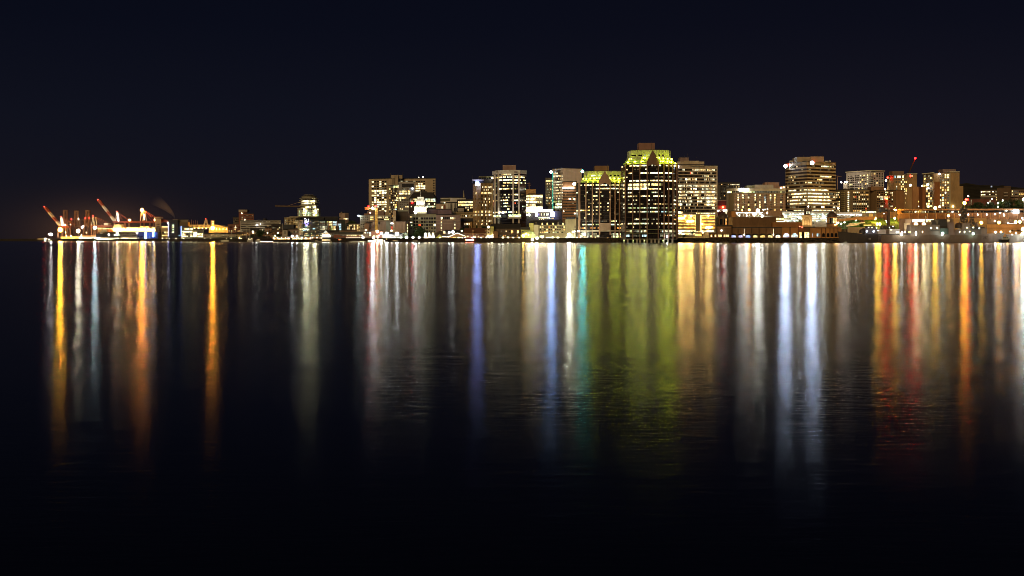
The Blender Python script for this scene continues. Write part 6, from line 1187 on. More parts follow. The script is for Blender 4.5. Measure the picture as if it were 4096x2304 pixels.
# hill and its buildings
mb = MB(); Yh = 1750; pr = [(3560, 790), (3640, 776), (3700, 765), (3800, 748), (3835, 737), (3866, 732), (3890, 736), (3920, 741), (3960, 741), (3990, 743), (4010, 741), (4050, 748), (4096, 752), (4200, 760), (4400, 800), (4700, 860)]
rows_ = []
for x, y in pr:
    c = W3(x, y, Yh); rows_.append([(PX(x, 1460), 1460, 18), (PX(x, 1560), 1560, 18 + (c.z - 18) * .45), (c.x, Yh, c.z), (PX(x, 2000), 2000, c.z * .9), (PX(x, 2500), 2500, 15)])
for a, c in zip(rows_, rows_[1:]):
    for k in range(4): mb.face([a[k], c[k], c[k + 1], a[k + 1]])
struct('hills', mb, wall('dark_wooded_hill', (.035, .03, .018), scale=.05, var=.5, streak=False))
hb = wall('dim_brown_concrete', (.16, .1, .065))
b = Bld('hillside_building', 'low brown hillside building with white lit ribbon windows under the hilltop', [(3922, 1440), (3990, 1432)], 760, hb, depth=20); b.win(3923, 3988, 10, [766.5, 778], 4.5, ['WwwmwwdWdm', 'WYwddwdddw'], .25); b.win(3984, 3994, 1, [790, 799], 5, 'w', .2)
b.strip('floor_band', 3922, 3990, 782, 788, conc, .4); b.strip('floor_band', 3922, 3990, 770, 773, hb, .4); b.close(); b.box('roof_light', 3964, 3969, 743, 749, lit('roof_lamp_grey', (.8, .85, 1), .5, var=False), -6, 1); b.mast(3964, 729, .25)
b = Bld('hillside_building', 'dark stepped hillside block with pale balcony panels', [(3988, 1425), (4043, 1420)], 752, wall('dim_umber_block', (.12, .075, .045)), depth=20)
for x0, x1 in ((4016, 4032),): 
    for y in (768, 780): b.box('balcony', x0, x1, y, y + 5.5, beige, .8, 1)
b.roofbox('stair_tower', 4017, 4043, 745, wall('dim_umber_block', (1, 1, 1))); b.close()
b = Bld('hillside_building', 'long low hillside block with paired pale balconies at the frame edge', [(4043, 1415), (4112, 1412)], 758, hb, depth=20)
for x0, x1 in ((4044, 4058), (4061, 4076), (4079, 4092)):
    for y in (769, 781): b.box('balcony', x0, x1, y, y + 5.5, beige, .8, 1)
b.win(4046, 4110, 9, [764.5, 776], 4, 'd4Y2n1', .3); b.box('balcony', 4061, 4073, 793, 802, beige, .8, 1); b.close()
b = Bld('hillside_building', 'dark red low wall building with two lit slits below the hill', [(3868, 1330), (3980, 1325)], 796, wall('dark_red_brick', (.14, .05, .03)), depth=16); b.win(3877, 3889, 2, [808], 20, 'm', .7); b.box('slit', 3959, 3962, 800, 812, K['w'], .3, .2); b.close()
for i, (x, y, w) in enumerate([(3905, 812, 60), (4000, 805, 40), (4035, 800, 50), (4075, 798, 44), (3960, 812, 50), (4100, 802, 40)]): tree(x, y, w, ['bushy green lit tree below the hillside block with two slits', 'green lit tree at the curved lamp on the slope', 'wide green lit tree under the stepped hillside block', 'green lit tree under the paired balconies', 'dark green bush above the long dock building', 'green tree at the frame edge above the dock building'][i], 1300, n=220, mat=LEAF2 if i % 2 else LEAF, ybase=836)
mb = MB(); Yg = 1290; mb.face([W3(3850, 838, Yg), W3(4200, 838, Yg), W3(4200, 822, 1330), W3(3850, 822, 1330)]); o = mb.build('grass_bank', LEAF2); o['kind'] = 'structure'
# ================================================================ dockyard building
ob_ = wall('dock_orange_brick', (.14, .068, .03), scale=.2)
b = Bld('dockyard_building', 'very long orange lit dockyard building with a ribbon of small windows', [(3590, 1190), (3860, 1182), (4130, 1178)], 836, ob_, depth=36)
b.strip('parapet', 3590, 4130, 834.5, 839, wall('dock_parapet', (.28, .16, .08)), .8); b.strip('window_recess', 3606, 4130, 841.5, 850, K['d'], .1); b.strip('sill', 3590, 4130, 851, 853, wall('dock_parapet', (1, 1, 1)), .5)
b.win(3606, 3860, 44, [846], 6.5, 'd8n4m2G1w3W2', .3, .2); b.win(3862, 4080, 38, [846], 6.5, 'd9n3y1', .35, .2); b.close()
for i in range(15): b.box('pilaster', 3600 + i * 36, 3603.5 + i * 36, 853, 876, wall('dock_parapet', (1, 1, 1)), .7, .8)
b.strip('base_wall', 3690, 4130, 877, 940, wall('dock_tan_base', (.14, .09, .05)), .3); b.strip('lit_base', 3600, 3735, 876, 888, lit('dock_ground_floor', (1, .85, .55), 1.8, scale=.3, lo=.2, hi=2.2), .5)
b.box('annex', 3805, 3946, 872, 935, wall('dock_annex', (.2, .145, .085)), 3, 3); b.strip('annex_lights', 3810, 3940, 874, 876, lit('eave_strip', (1, .7, .35), 1.6, var=False), 4); b.win(3812, 3942, 14, [880], 7, 'd', .3, 3.2); b.win(3812, 3942, 20, [897], 8, 'm3n3y2', .2, 3.2); b.close()
b.box('white_screen', 4054, 4076, 839.5, 854, lit('big_white_light', (.9, .96, 1), 22, var=False), 3, 1); b.box('notice', 4039, 4066, 893.5, 899.5, lit('strip_cool', (.85, .95, 1), 1.8, var=False), 5, 1)
for x, y in ((3808, 834 + 13), (3836, 859), (3870, 858), (3908, 858), (3944, 858), (3977, 857), (4012, 858), (4013, 862), (4022, 843), (3998, 852), (4086, 872), (4088, 878), (3908, 884), (3976, 884), (4029, 892), (3932, 877), (3922, 882)): b.lamp(x, y, 1.05, L_SW, 2.5)
qb = Bld('quay_shed', 'low orange lit quay shed behind the grey warship bow', [(3948, 1150), (4120, 1146)], 897, wall('amber_metal_shed', (.4, .23, .09)), depth=14); qb.strip('roof_line', 3948, 4120, 911, 913, rust, .8); qb.win(4038, 4086, 10, [922], 7, 'd6n2', .3); qb.close()
for x in (3990, 4030, 4070):
    sp = bpy.data.lights.new('shed_floodlight', 'POINT'); sp.energy = 1300; sp.color = (1, .5, .13); sp.shadow_soft_size = .6; so = bpy.data.objects.new('shed_floodlight', sp); COL.objects.link(so); so.location = W3(x, 905, 1140)
# street furniture between px 3340 and 3600
gb2 = MB(); gb2.face([W3(3352, 915, 1150), W3(3600, 915, 1150), W3(3600, 872, 1210), W3(3340, 878, 1210)]); o = gb2.build('lawn', wall('lit_lawn', (.09, .2, .04), streak=False)); o['kind'] = 'structure'
vi = thing('viaduct', 'orange lit road ramp on brown columns rising toward the dock crane', 'viaduct', (PX(3440, 1180), 1180, 8)); bars(vi, 'deck', wall('ramp_orange', (.5, .27, .11)), [((3340, 884), (3420, 874), 2.2), ((3420, 874), (3500, 872), 3.0)], 1180, 2.4, 5)
for x in (3447, 3455, 3350): bars(vi, 'column', rust, [((x, 877), (x, 905))], 1181, 1.2, 3)
ln = thing('elevated_walkway', 'pale green lit elevated road with a white lamp row before the apartments', 'viaduct', (PX(3420, 1250), 1250, 10)); bars(ln, 'deck', conc, [((3345, 855), (3480, 854), 3.0), ((3345, 866), (3470, 862), 1.6), ((3345, 874), (3440, 868), 1.2)], 1250, 2.4, 8)
mb = MB(); [mb.ball(W3(3352 + i * 4.1 + rnd.uniform(-1, 1), 859.5 + rnd.uniform(-.8, .8), 1246), .62, 5, 3) for i in range(27) if i % 7 != 3]; mb.build('lamp_row', E((1, 1, .9), 50), ln)
for x in (3360, 3400, 3440): bars(ln, 'column', conc, [((x, 857), (x, 885))], 1251, 1.2, 5)
sb = Bld('glass_walkway', 'white lit glass bridge building beside the apartment blocks', [(3448, 1240), (3506, 1236)], 844, conc, depth=10); sb.win(3450, 3505, 12, [848], 7, 'WWGWGGGWWWGG', .1); sb.close()
sb = Bld('service_block', 'brown service block between the glass bridge and the dock building', [(3506, 1225), (3592, 1215)], 846, brown, depth=14); sb.win(3508, 3530, 4, [850], 4, 'n', .3); sb.win(3562, 3582, 2, [884], 11, 'YY', .06, .3); sb.box('pale_entrance', 3476, 3492, 854, 872, cream, 3, 3); sb.close()
for x0, x1, y0, y1 in ((3386, 3434, 899, 906), (3400, 3434, 899, 902), (3452, 3485, 899, 904), (3460, 3500, 890, 894)): bsn = None
wl = thing('retaining_wall', 'white lit curved retaining wall above the lawn', 'wall', (PX(3410, 1160), 1160, 6)); bars(wl, 'wall', wall('bright_wall', (.7, .68, .6)), [((3385, 904), (3434, 898), 1.3), ((3452, 901), (3485, 901), 1.0), ((3395, 897), (3460, 890), .9)], 1160, 1.2, 1)
wl2 = thing('retaining_wall', 'tan lower retaining wall behind the dark warship', 'wall', (PX(3420, 1130), 1130, 6)); MB().box(PX(3392, 1130), PX(3470, 1130), 1130, 1131, 4, PZ(909, 1130)).build('wall', wall('tan_wall', (.45, .35, .2)), wl2)
tree(3448, 894, 20, 'small round green tree on the lawn beside the ramp', 1140, mat=LEAF2, n=220, ybase=920); tree(3410, 862, 22, 'small lit tree under the elevated road', 1200, mat=LEAF2, n=160, ybase=885)
for x, y, s, m, lb_ in ((3423, 878, 1.7, E((1, 1, .88), 200), 'tall white lamp beside the road ramp'), (3353, 891, 1.3, L_SM, 'white lamp left of the lawn nearest the domed pavilion'), (3365, 895, 1.3, L_SM, 'white lamp at the left edge of the lawn'), (3378, 889, 1.2, L_SM, 'white lamp above the lawn edge'), (3500, 874, 2.1, E((1, .52, .06), 850), 'bright orange lamp at the top of the road ramp'), (3509, 896, 1.9, E((1, .52, .05), 640), 'left one of two close orange lamps behind the dark warship'), (3519, 896, 1.9, E((1, .55, .08), 640), 'right one of two close orange lamps behind the dark warship'), (3581, 837, 2.3, E((1, .50, .06), 900), 'high orange starlike lamp right of the dock crane'), (3579, 873, 1.6, E((1, .58, .15), 360), 'lower orange lamp right of the dock crane'), (3409, 921, 1.8, E((1, .55, .15), 400), 'orange lamp standing behind the dark warship bow'),
    (3487, 870, 1.1, L_SM, 'small pinkish white lamp at the walkway end'), (3353, 833, 1.5, E((1, .75, .5), 90), 'orange white lamp at the foot of the olive apartments')): lamp(x, y, 1145 if y > 880 else 1185, s, m, lb_)
# ================================================================ ships and dock crane
dc = thing('dock_crane', 'tall black portal crane with a machine house and hanging jib at the dock', 'crane', (PX(3550, 1105), 1105, 4))
bars(dc, 'leg', navyd, [((3538, 907), (3528, 944), 1.8)], 1105, 1.8, 8); bars(dc, 'leg', navyd, [((3552, 907), (3556, 944), 1.4)], 1105, 1.4, 8); bars(dc, 'leg', navyd, [((3572, 905), (3583, 940), 1.8)], 1105, 1.8, 8)
MB().box(PX(3533, 1105), PX(3572, 1105), 1105, 1113, PZ(914, 1105), PZ(902, 1105)).build('portal_platform', navyd, dc); MB().box(PX(3551, 1107), PX(3560, 1107), 1107, 1111, PZ(902, 1107), PZ(838, 1107)).build('column', wall('crane_black_brown', (.05, .03, .02)), dc)
MB().box(PX(3526, 1104), PX(3541, 1104), 1104, 1112, PZ(848, 1104), PZ(830, 1104)).build('machine_house', navyd, dc)
bars(dc, 'jib', wall('crane_rust', (.2, .08, .04)), [((3541, 832), (3592, 834), 1.0), ((3543, 830), (3548, 795), .5), ((3552, 830), (3548, 795), .5), ((3548, 795), (3560, 783), .5), ((3548, 795), (3590, 833), .25), ((3541, 848), (3535, 885), .4), ((3546, 848), (3540, 888), .4), ((3549, 850), (3546, 885), .35)] + ladder(3543, 3552, 800, 830, 5), 1106, .4, 3)
for x, y, s in ((3541, 794, 1.5), (3548, 794, 1.3)): MB().ball(W3(x, y, 1103), s).build('aircraft_light', E((1, .008, .004), 380) if x < 3545 else E((1, .3, .05), 80), dc)
for x, y in ((3536, 846 + 9), (3546, 888), (3543, 882), (3572, 905), (3558, 910)): MB().ball(W3(x, y, 1102), .6).build('work_light', L_SM, dc)
bd = Bld('scaffold_tent', 'grey tarpaulin covered work shelter beside the dock crane', [(3596, 1125), (3622, 1122), (3650, 1124)], 877, wall('brown_tarpaulin', (.17, .11, .09)), depth=14, base=4)
bd.box('tarp_panel', 3618, 3639, 893, 924, wall('grey_tarpaulin', (.4, .36, .34)), 1.2, 2); bd.box('tarp_panel', 3622, 3643, 877, 893, wall('grey_tarpaulin2', (.26, .2, .19)), .6, 2); bd.close()
# dark warship
s1 = thing('warship', 'dark warship moored in shadow with its bow toward the arcaded pier', 'ship', (PX(3450, 1085), 1090, 0)); hull(s1, 3358, 3640, 936, 1068, 14, navyd, bow='left', ybow=925, bowlen=.35, flare=.8)
def sbox(r, nm, x0, x1, y0, y1, Y, dp, m, taper=0):
    mb = MB(); z0, z1 = PZ(y1, Y), PZ(y0, Y); a, c = PX(x0, Y), PX(x1, Y); t = taper / F * Y
    mb.prism([(a, Y), (c, Y), (c, Y + dp), (a, Y + dp)], z0, z1, [(a + t, Y + t), (c - t, Y + t), (c - t, Y + dp - t), (a + t, Y + dp - t)]); return mb.build(nm, m, r)
sbox(s1, 'superstructure', 3460, 3508, 912, 938, 1071, 9, wall('shadow_grey_steel', (.12, .10, .10)), 1); sbox(s1, 'bridge', 3468, 3500, 905, 912, 1072, 7, wall('shadow_grey_steel', (1, 1, 1)), 1)
MB().rev((PX(3449, 1074), 1075), [(2.4, PZ(932, 1075)), (2.3, PZ(922, 1075)), (1.2, PZ(917, 1075)), (.1, PZ(916, 1075))], 12).build('gun_turret', navyd, s1)
sbox(s1, 'aft_deckhouse', 3512, 3545, 918, 940, 1071, 9, wall('pale_grey_steel', (.4, .33, .28)), 1); sbox(s1, 'aft_deckhouse', 3556, 3600, 916, 940, 1071, 9, wall('pale_grey_steel', (1, 1, 1)), 1)
for i in range(14): MB().bar(W3(3366 + i * 6, 927 + i * .55, 1069), W3(3366 + i * 6, 923 + i * .55, 1069), .15).build('rail_post', navyd, s1)
for x, y, s, m in ((3467, 925.5, 1.5, L_SB), (3495, 925.5, 1.6, L_SB), (3512, 922, .9, L_SM), (3564, 919, 1.0, L_SM), (3587, 929, 1.1, L_SB), (3594, 929, 1.1, L_SM), (3608, 928.5, 1.2, L_SB), (3619, 929, 1.3, L_SB), (3475, 910, .6, L_SM), (3488, 911, .6, L_SM), (3506, 911, .9, L_SM)): MB().ball(W3(x, y, 1066.5), s * .75).build('deck_light', m, s1)
sbox(s1, 'gangway_hatch', 3475, 3484, 952, 958, 1066.6, .5, wall('hatch_grey', (.3, .28, .26))); 
# grey destroyer
gs = wall('lit_grey_hull', (.17, .115, .085), rough=.55, scale=.15)
s2 = thing('warship', 'grey warship with hull number, squat funnel block and lattice masts', 'ship', (PX(3790, 1070), 1080, 0)); hull(s2, 3528, 4034, 939, 1058, 16, gs, bow='right', ybow=930.5, bowlen=.3, flare=.82)
sbox(s2, 'hangar', 3640, 3762, 899, 939, 1062, 11, gs, 2.5); sbox(s2, 'hangar_recess', 3722, 3758, 921, 922.5, 1061.4, 1, navyd); sbox(s2, 'funnel_block', 3792, 3819, 889, 939, 1061, 12, wall('mauve_grey_steel', (.2, .13, .105)), 1.5); sbox(s2, 'funnel', 3752, 3790, 877, 916, 1063, 9, wall('soot_black', (.04, .033, .028)), 3); sbox(s2, 'boat_bay', 3762, 3794, 913, 937, 1060.5, 6, wall('soot_green', (.06, .07, .055)), 0)
sbox(s2, 'mast_house', 3800, 3813, 874, 889, 1063, 8, gs, 0); sbox(s2, 'director_cone', 3727, 3746, 879, 899, 1063, 6, navyd, 5); sbox(s2, 'bridge', 3848, 3882, 892, 918, 1062, 10, gs, 1.5)
MB().rev((PX(3838, 1066), 1067), [(3.2, PZ(912, 1067)), (3.2, PZ(899, 1067)), (2.2, PZ(893, 1067)), (.1, PZ(890, 1067))], 14).build('radar_dome', navyd, s2)
sbox(s2, 'deckhouse', 3820, 3925, 918, 939, 1062, 10, navy, 1); sbox(s2, 'forward_house', 3862, 3940, 907, 921, 1063, 8, navyd, 1); sbox(s2, 'forward_block', 3925, 3948, 913, 939, 1061, 12, gs, 1.2)
bars(s2, 'foremast', navyd, [((3843, 893), (3852, 842), .6), ((3873, 895), (3862, 842), .6), ((3850, 845), (3866, 845), 1.5), ((3846, 836), (3870, 840), .9), ((3848, 828), (3851, 845), .4), ((3866, 825), (3865, 845), .4)] + ladder(3848, 3867, 848, 893, 6), 1064, .45, 3); MB().ball(W3(3864, 792 + 6, 1066), 1.5).build('masthead_light', E((1, .006, .004), 380), s2); MB().ball(W3(3870, 798, 1066), 1.3).build('masthead_light', E((1, .006, .004), 300), s2); MB().bar(W3(3866, 800, 1067), W3(3866, 840, 1067), .4).build('topmast', navyd, s2)
bars(s2, 'aftmast', navyd, [((3876, 910), (3886, 874), .5), ((3902, 910), (3893, 874), .5)] + ladder(3880, 3897, 876, 908, 4), 1064, .4, 2.5); sbox(s2, 'radar_array', 3881, 3899, 866, 873, 1064, 3, navyd, 1)
MB().rev((PX(3906, 1066), 1066), [(1.1, PZ(912, 1066)), (1.3, PZ(900, 1066)), (.7, PZ(893, 1066)), (.1, PZ(889, 1066))], 10).build('gun_mount', navy, s2)
text(s2, '337', 3942, 950, 1057.6, 8.5, wall('hull_number_dark', (.07, .05, .04)), name='hull_number', wpx=17, proud=.4)
for x, y, s, m in ((3606, 936, 2.0, E((.9, 1, .85), 420)), (3664, 931, 1.4, E((.85, 1, .9), 300)), (3664, 937, 1.5, E((.85, 1, .9), 160)), (3771, 933, 1.6, E((.7, 1, .95), 320)), (3769, 938, 1.6, E((.7, 1, .95), 140)), (3893, 934.5, 1.5, E((.55, 1, .9), 320)), (3725, 911.5, 1.2, L_SM), (3749, 911, 1.1, L_SM), (3839, 927.5, .9, L_SM), (3858, 927.5, 1.1, L_SM), (3868, 911, .9, L_SM), (3893, 910, 1.0, L_SM), (3917, 912.5, .8, L_SB), (3879, 926.5, .7, L_SO), (3640, 927.5, .9, L_SO), (3690, 927.5, .9, L_SO), (3633, 928, .6, L_SO), (3982, 928.5, 1.5, E((1, .98, .8), 330)), (4004, 927.5, 1.4, E((1, .95, .85), 300))): MB().ball(W3(x, y, 1055.5), s * .8).build('deck_light', m, s2)
for x, y in ((3664, 897.5), (3695, 898)): lamp(x, y, 1098, 2.4, E((1, .74, .34), 900), ('left' if x < 3680 else 'right') + ' one of two fierce yellow white floodlights above the warship hangar', name='floodlight_mast')
r = thing('flagstaff', 'white curved davit rising between the two fierce floodlights', 'davit', (PX(3702, 1075), 1075, 6)); bars(r, 'arm', whitesteel, [((3702, 890), (3704, 868), .6), ((3704, 868), (3702, 864), .6)], 1075, .5, .5)
s3 = thing('warship', 'lit grey warship bow at the frame edge behind a black tug', 'ship', (PX(4100, 1070), 1078, 0)); hull(s3, 4034, 4330, 941, 1066, 14, gs, bow='left', ybow=936.5, bowlen=.4)
for x, y, s, m in ((4041, 926, .9, L_SM), (4048, 938, .7, L_SM), (4064, 932, 1.0, E((.95, 1, .95), 90)), (4090, 935, 1.6, E((.8, .95, 1), 380)), (4094, 917, 2.6, E((.62, .93, 1), 1300)), (4082, 938, .6, L_SM)): MB().ball(W3(x, y, 1064), s).build('deck_light', m, s3)
tg_ = thing('tugboat', 'small black tug with a pale wheelhouse in front of the warship bow', 'boat', (PX(4025, 1058), 1052, 0)); hull(tg_, 4004, 4044, 958, 1046, 6, wall('tug_black', (.02, .018, .016)), bow='right', ybow=955); sbox(tg_, 'wheelhouse', 4012, 4036, 947, 958, 1048, 3, wall('tug_white', (.45, .47, .42)), .5)
for i in range(3): sbox(tg_, 'window', 4014 + i * 7, 4018 + i * 7, 949, 953, 1047.9, .1, K['d'])
for x, y, s, m, lb_ in ((3741, 832, 2.3, E((1, .52, .06), 600), 'orange starlike lamp on the dock building roof below the stepped tower'), (3858, 812, 2.4, E((1, .42, .03), 1100), 'strong orange lamp above the dock building behind the warship mast'), (3794, 863, 1.7, E((1, .52, .12), 300), 'orange lamp on the dock building wall above the funnel'), (3925, 891, 2.0, E((1, .50, .06), 520), 'orange lamp beside the curved white street light'), (3996, 890, 2.1, E((1, .45, .06), 520), 'single orange lamp over the amber quay shed'), (4063, 888, 2.1, E((1, .47, .08), 420), 'left one of the orange lamp pair near the frame edge'), (4079, 887.5, 2.1, E((1, .55, .15), 420), 'right one of the orange lamp pair near the frame edge'), (4094, 797, 2.0, E((1, .85, .7), 400), 'starlike white lamp on the hillside at the frame edge'), (4041, 922, 1.4, L_SM, 'pinkish white lamp above the tug')): lamp(x, y, 1150, s, m, lb_)
for x, y in ((4011, 802), (3992, 813), (3968, 795), (3953, 811), (3991, 827), (4038, 808), (4092, 800), (3873, 784)): lamp(x, y, 1300, 1.1, L_SW, 'small white street lamp among the green trees under the hill', 'street lamps on the green slope', base=20)
# ================================================================ quay lamps, boats and water's edge, mid and left
QL = [(1453, 951, 1.7, E((1, 1, .85), 260)), (1525, 933, 1.9, E((.95, 1, .88), 420)), (1547, 934.5, 2.6, E((.9, .98, 1), 420)), (1588, 935, 2.6, E((.9, .98, 1), 420)), (1509, 926, 1.9, E((1, .72, .42), 420)), (1604, 952, 1.5, L_SW), (1627, 950, 2.0, E((1, 1, .85), 330)), (1652, 950, 1.7, E((1, .95, .9), 240)), (1677, 951, 1.7, E((1, .95, .85), 240)), (1495, 951, 2.0, E((.9, .97, 1), 260)), (1519, 957, 1.7, E((.95, .97, 1), 160)), (1516, 942, 1.5, E((1, .05, .05), 150)), (1511, 952, 1.3, L_SW)]
LN = ['white lamp at the right end of the brick quay hall', 'white starlike lamp above the reddish block', 'fiercest white starlike lamp left of the ferry terminal', 'fiercest white starlike lamp on the ferry terminal roof edge', 'orange white lamp at the foot of the yellow crane', 'white lamp above the bluish lamp at the ferry berth', 'white starlike lamp between ferry terminal and dark tree', 'white starlike lamp in front of the dark tree', 'white starlike lamp right of the dark tree', 'wide white lamp over the moored tour boat', 'white lamp on the tour boat pier', 'red lamp above the tour boat', 'small white lamp above the tour boat pier']
for (x, y, s, m), l in zip(QL, LN): lamp(x, y, shoreY(x) + 8, s * .9, m, l)
lamp(1602, 958, shoreY(1602) + 4, 1.9, E((.42, .55, 1), 260), 'bluish violet lamp low at the ferry berth')
mats_ = [L_SM, L_WM, L_SW, L_SM, L_WM, L_SO]
def row(xs, y0, y1, label, group, r=(.5, .95), m=None):
    for x in xs: lamp(x, rnd.uniform(y0, y1), shoreY(x) + rnd.uniform(5, 16), rnd.uniform(*r), m or rnd.choice(mats_), label, group)
row([640 + i * 9.5 + rnd.uniform(-3, 3) for i in range(13)], 951, 959, 'small warm lamp on the dark quay below the mill', 'quay lamps below the mill')
row([800 + i * 11 + rnd.uniform(-4, 4) for i in range(26)], 953, 960, 'small warm lamp on the quay before the old houses', 'quay lamps before the old houses')
row([1085 + i * 13 + rnd.uniform(-4, 4) for i in range(20)], 957, 961, 'small lamp at the foot of the market hall', 'lamps at the foot of the market hall', (.4, .7))
row([1690 + i * 7 + rnd.uniform(-2, 2) for i in range(14)], 952, 957, 'warm lamp among the terrace tables by the glowing cones', 'terrace lamps by the glowing cones', (.5, .9), E((1, .85, .5), 70))
row([1775 + i * 8.5 + rnd.uniform(-2, 2) for i in range(10)], 949, 958, 'warm lamp before the outlined gable restaurant', 'lamps before the outlined gable', (.5, 1.0))
row([1862 + i * 9 + rnd.uniform(-2, 2) for i in range(10)], 950, 957, 'white lamp before the brick warehouse', 'lamps before the brick warehouse', (.6, 1.0), L_SW)
for x, y in ((1953, 944), (1965, 945), (1973, 939), (1987, 944), (1970, 948), (1958, 953), (1977, 956), (1985, 957), (1966, 957)): lamp(x, y, shoreY(x) + 10, 1.15, E((1, .9, .62), 110), 'globe lamp in the bright cluster beside the lime gable', 'clustered globe lamps by the lime gable')
row([2012, 2032, 2053, 2076], 950, 952, 'white globe lamp along the stone warehouse quay', 'globe lamps along the stone warehouse', (.9, 1.0), E((1, .82, .55), 130))
lamp(2093, 943, 1120, 1.9, E((1, .55, .1), 500), 'orange lamp before the yellow green restaurant'); lamp(2104, 935, 1122, 1.1, L_SM, 'small white lamp above the orange lamp by the lime restaurant'); lamp(2114, 939.5, 1122, .9, L_SM, 'small white lamp at the top of the pale green marquee')
lamp(2129, 958.5, 1114, 1.6, E((1, .97, .5), 330), 'low yellow white lamp right of the pale green marquee'); lamp(2148, 953, 1114, 1.8, E((1, .97, .5), 300), 'low yellow white lamp at the chateau hotel corner')
row([2168, 2190, 2202, 2211, 2232], 950, 953.5, 'warm globe lamp along the chateau hotel quay', 'globe lamps along the chateau hotel', (1.1, 1.3), E((1, .8, .5), 150))
# bright low clusters on the left
for x, y, s, m, l in ((727, 968 - 3, 2.0, E((.85, .97, 1), 300), 'largest bluish white lamp low at the water by the small slanted shed'), (737, 964, 1.6, E((.85, .97, 1), 240), 'right hand bluish white lamp low at the water'), (718, 966, 1.3, L_SB, 'left hand bluish white lamp low at the water'), (849, 964.5, 1.8, E((1, .95, .85), 200), 'flat white lamp at the water before the terraces'), (883, 959, 1.2, E((.95, .97, 1), 160), 'white lamp on the low pier before the long terrace'), (958, 953, 1.7, E((1, .75, .3), 130), 'yellow lamp beside the lit ground floor house'), (966, 955, 1.4, E((1, .7, .25), 110), 'right hand yellow lamp beside the lit ground floor house'), (1012, 925, 1.1, L_SW, 'white lamp high between brown houses'), (1012, 932, 1.0, L_SM, 'lower white lamp between brown houses'), (1111, 931.5, 1.4, L_SM, 'warm white lamp above the small gabled house'), (1101, 943, 1.4, L_SM, 'warm lamp above the market hall left end'), (1070, 931, 1.4, L_SM, 'lamp between the two dormered houses')):
    lamp(x, y, shoreY(x) + 3 if y > 950 else 1440, s * .8, m, l)
slb = gabled('boat_shed', 'small pale boat shed with one slanted roof beside the low bluish lamps', 738, 774, 957, 948, 1705, wall('pale_blue_boards', (.4, .43, .42)), gshing, 10, 'y'); slb.close()
def motor_boat(x0, x1, ydeck, label, Y, cab, bow='left', group=None, hm=None, mast=None):
    r = thing('moored_boat', label, 'boat', (PX((x0 + x1) / 2, Y), Y + 2, 0), group); hull(r, x0, x1, ydeck, Y, 5, hm or whitesteel, bow=bow, ybow=ydeck - 1.2, bowlen=.4)
    w = x1 - x0
    if cab:
        sbox(r, 'cabin', x0 + w * .25, x1 - w * .2, ydeck - cab, ydeck + .3, Y + .8, 3.2, whitesteel, .6)
        n = max(3, int(w / 7))
        for i in range(n):
            a = x0 + w * .29 + w * .46 * i / n; sbox(r, 'window', a, a + w * .46 / n * .72, ydeck - cab * .8, ydeck - cab * .3, Y + .75, .1, K['W' if cab > 4 else 'w'])
    if mast: MB().bar(W3(x0 + w * .5, ydeck, Y + 2), W3(x0 + w * .5, mast, Y + 2), .3, .15).build('mast', whitesteel, r)
    return r
motor_boat(1270, 1335, 964, 'long white tour boat with a row of lit cabin windows before the market', 1290, 7, 'right', 'moored boats')
motor_boat(1335, 1362, 966, 'small white boat right of the long tour boat with lit cabin', 1285, 2.5, 'left', 'moored boats')
motor_boat(1395, 1440, 966, 'low white boat moored before the brick quay hall', 1250, 2.5, 'left', 'moored boats')
fb = motor_boat(1468, 1560, 962, 'broad white ferry with three groups of blazing windows at the berth', shoreY(1510) - 8, 6, 'right', 'moored boats')
for x0, x1 in ((1474, 1503), (1508, 1530), (1535, 1551)): sbox(fb, 'lit_saloon', x0, x1, 961, 966, shoreY(1510) - 9.2, .4, lit('saloon_light', (1, .85, .6), 3, var=False))
sbox(fb, 'upper_deck', 1545, 1588, 950, 958, shoreY(1560) + 1, 3, lit('upper_saloon', (1, .95, .6), 1.5)) 
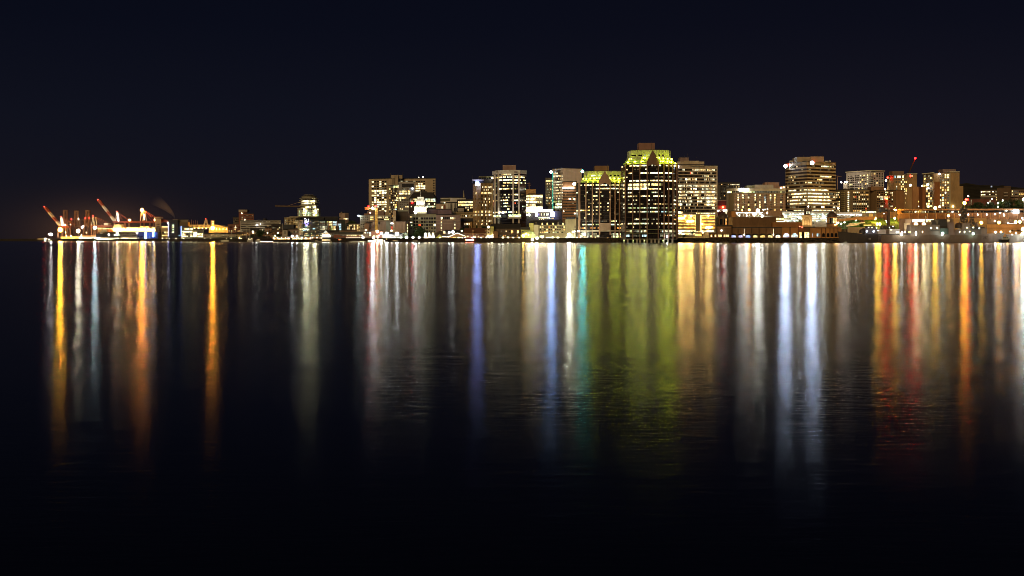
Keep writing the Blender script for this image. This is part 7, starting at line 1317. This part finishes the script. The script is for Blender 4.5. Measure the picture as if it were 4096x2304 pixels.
for x0, x1, y, l, c, mast in ((880, 930, 962, 'low white hulled boat before the long terrace', 2.5, 925), (985, 1010, 960, 'white boat with tall mast near the yellow lamps', 4, 905), (1000, 1012, 958, 'small upright white boat left of the market', 6, None), (1020, 1045, 961, 'white boat with bright cabin left of the market', 4, None), (1560, 1600, 965, 'grey workboat at the ferry berth', 3, None), (1640, 1680, 965, 'dark low boat before the round tree', 2, None), (1700, 1735, 966, 'dark low boat before the glowing cones', 0, None), (1420, 1470, 967, 'white launch between brick hall and ferry', 3, None), (655, 690, 965, 'dark low boat below the stepped block', 2, None), (1255, 1275, 965, 'small dark boat left of the tour boat', 2, None)):
    motor_boat(x0, x1, y, l, shoreY((x0 + x1) / 2) - 9, c, 'left', 'moored boats', mast=mast, hm=None if 'white' in l else navyd)
ls = thing('lit_pontoon', 'floating pontoon edged by one long pinkish white light strip', 'pontoon', (PX(1066, 1410), 1410, 0)); MB().box(PX(1040, 1405), PX(1092, 1405), 1405, 1410, -.3, PZ(965.5, 1405)).build('deck', darkw, ls); MB().box(PX(1041, 1404), PX(1091, 1404), 1404.3, 1404.9, PZ(968, 1404), PZ(966.5, 1404)).build('light_strip', lit('pontoon_strip', (1, .72, .55), 8, var=False), ls)
wb = thing('motor_boat', 'tiny white motor boat crossing before the dark warship bow', 'boat', (PX(3382, 1000), 1000, 0)); hull(wb, 3376, 3390, 969.5, 1000, 1.6, whitesteel, bow='right'); sbox(wb, 'cabin', 3380, 3386, 967, 969.6, 1000.3, .9, K['w'])
SC.render.engine = 'CYCLES'
cy = SC.cycles
cy.use_denoising = True
try: cy.denoiser = 'OPENIMAGEDENOISE'; cy.denoising_input_passes = 'RGB_ALBEDO_NORMAL'
except Exception: pass
cy.use_light_tree = True; cy.use_adaptive_sampling = False
cy.max_bounces = 4; cy.diffuse_bounces = 1; cy.glossy_bounces = 2; cy.transmission_bounces = 1; cy.volume_bounces = 0
cy.caustics_reflective = False; cy.caustics_refractive = False
cy.sample_clamp_direct = 0; cy.sample_clamp_indirect = 4
cy.volume_step_rate = 4; cy.volume_max_steps = 64
vs = SC.view_settings; vs.view_transform = 'Standard'; vs.look = 'None'; vs.exposure = 0; vs.gamma = 1
SC.render.film_transparent = False
print('OBJS', len(bpy.data.objects))

cy.filter_width = .85
cy.pixel_filter_type = 'BLACKMAN_HARRIS'
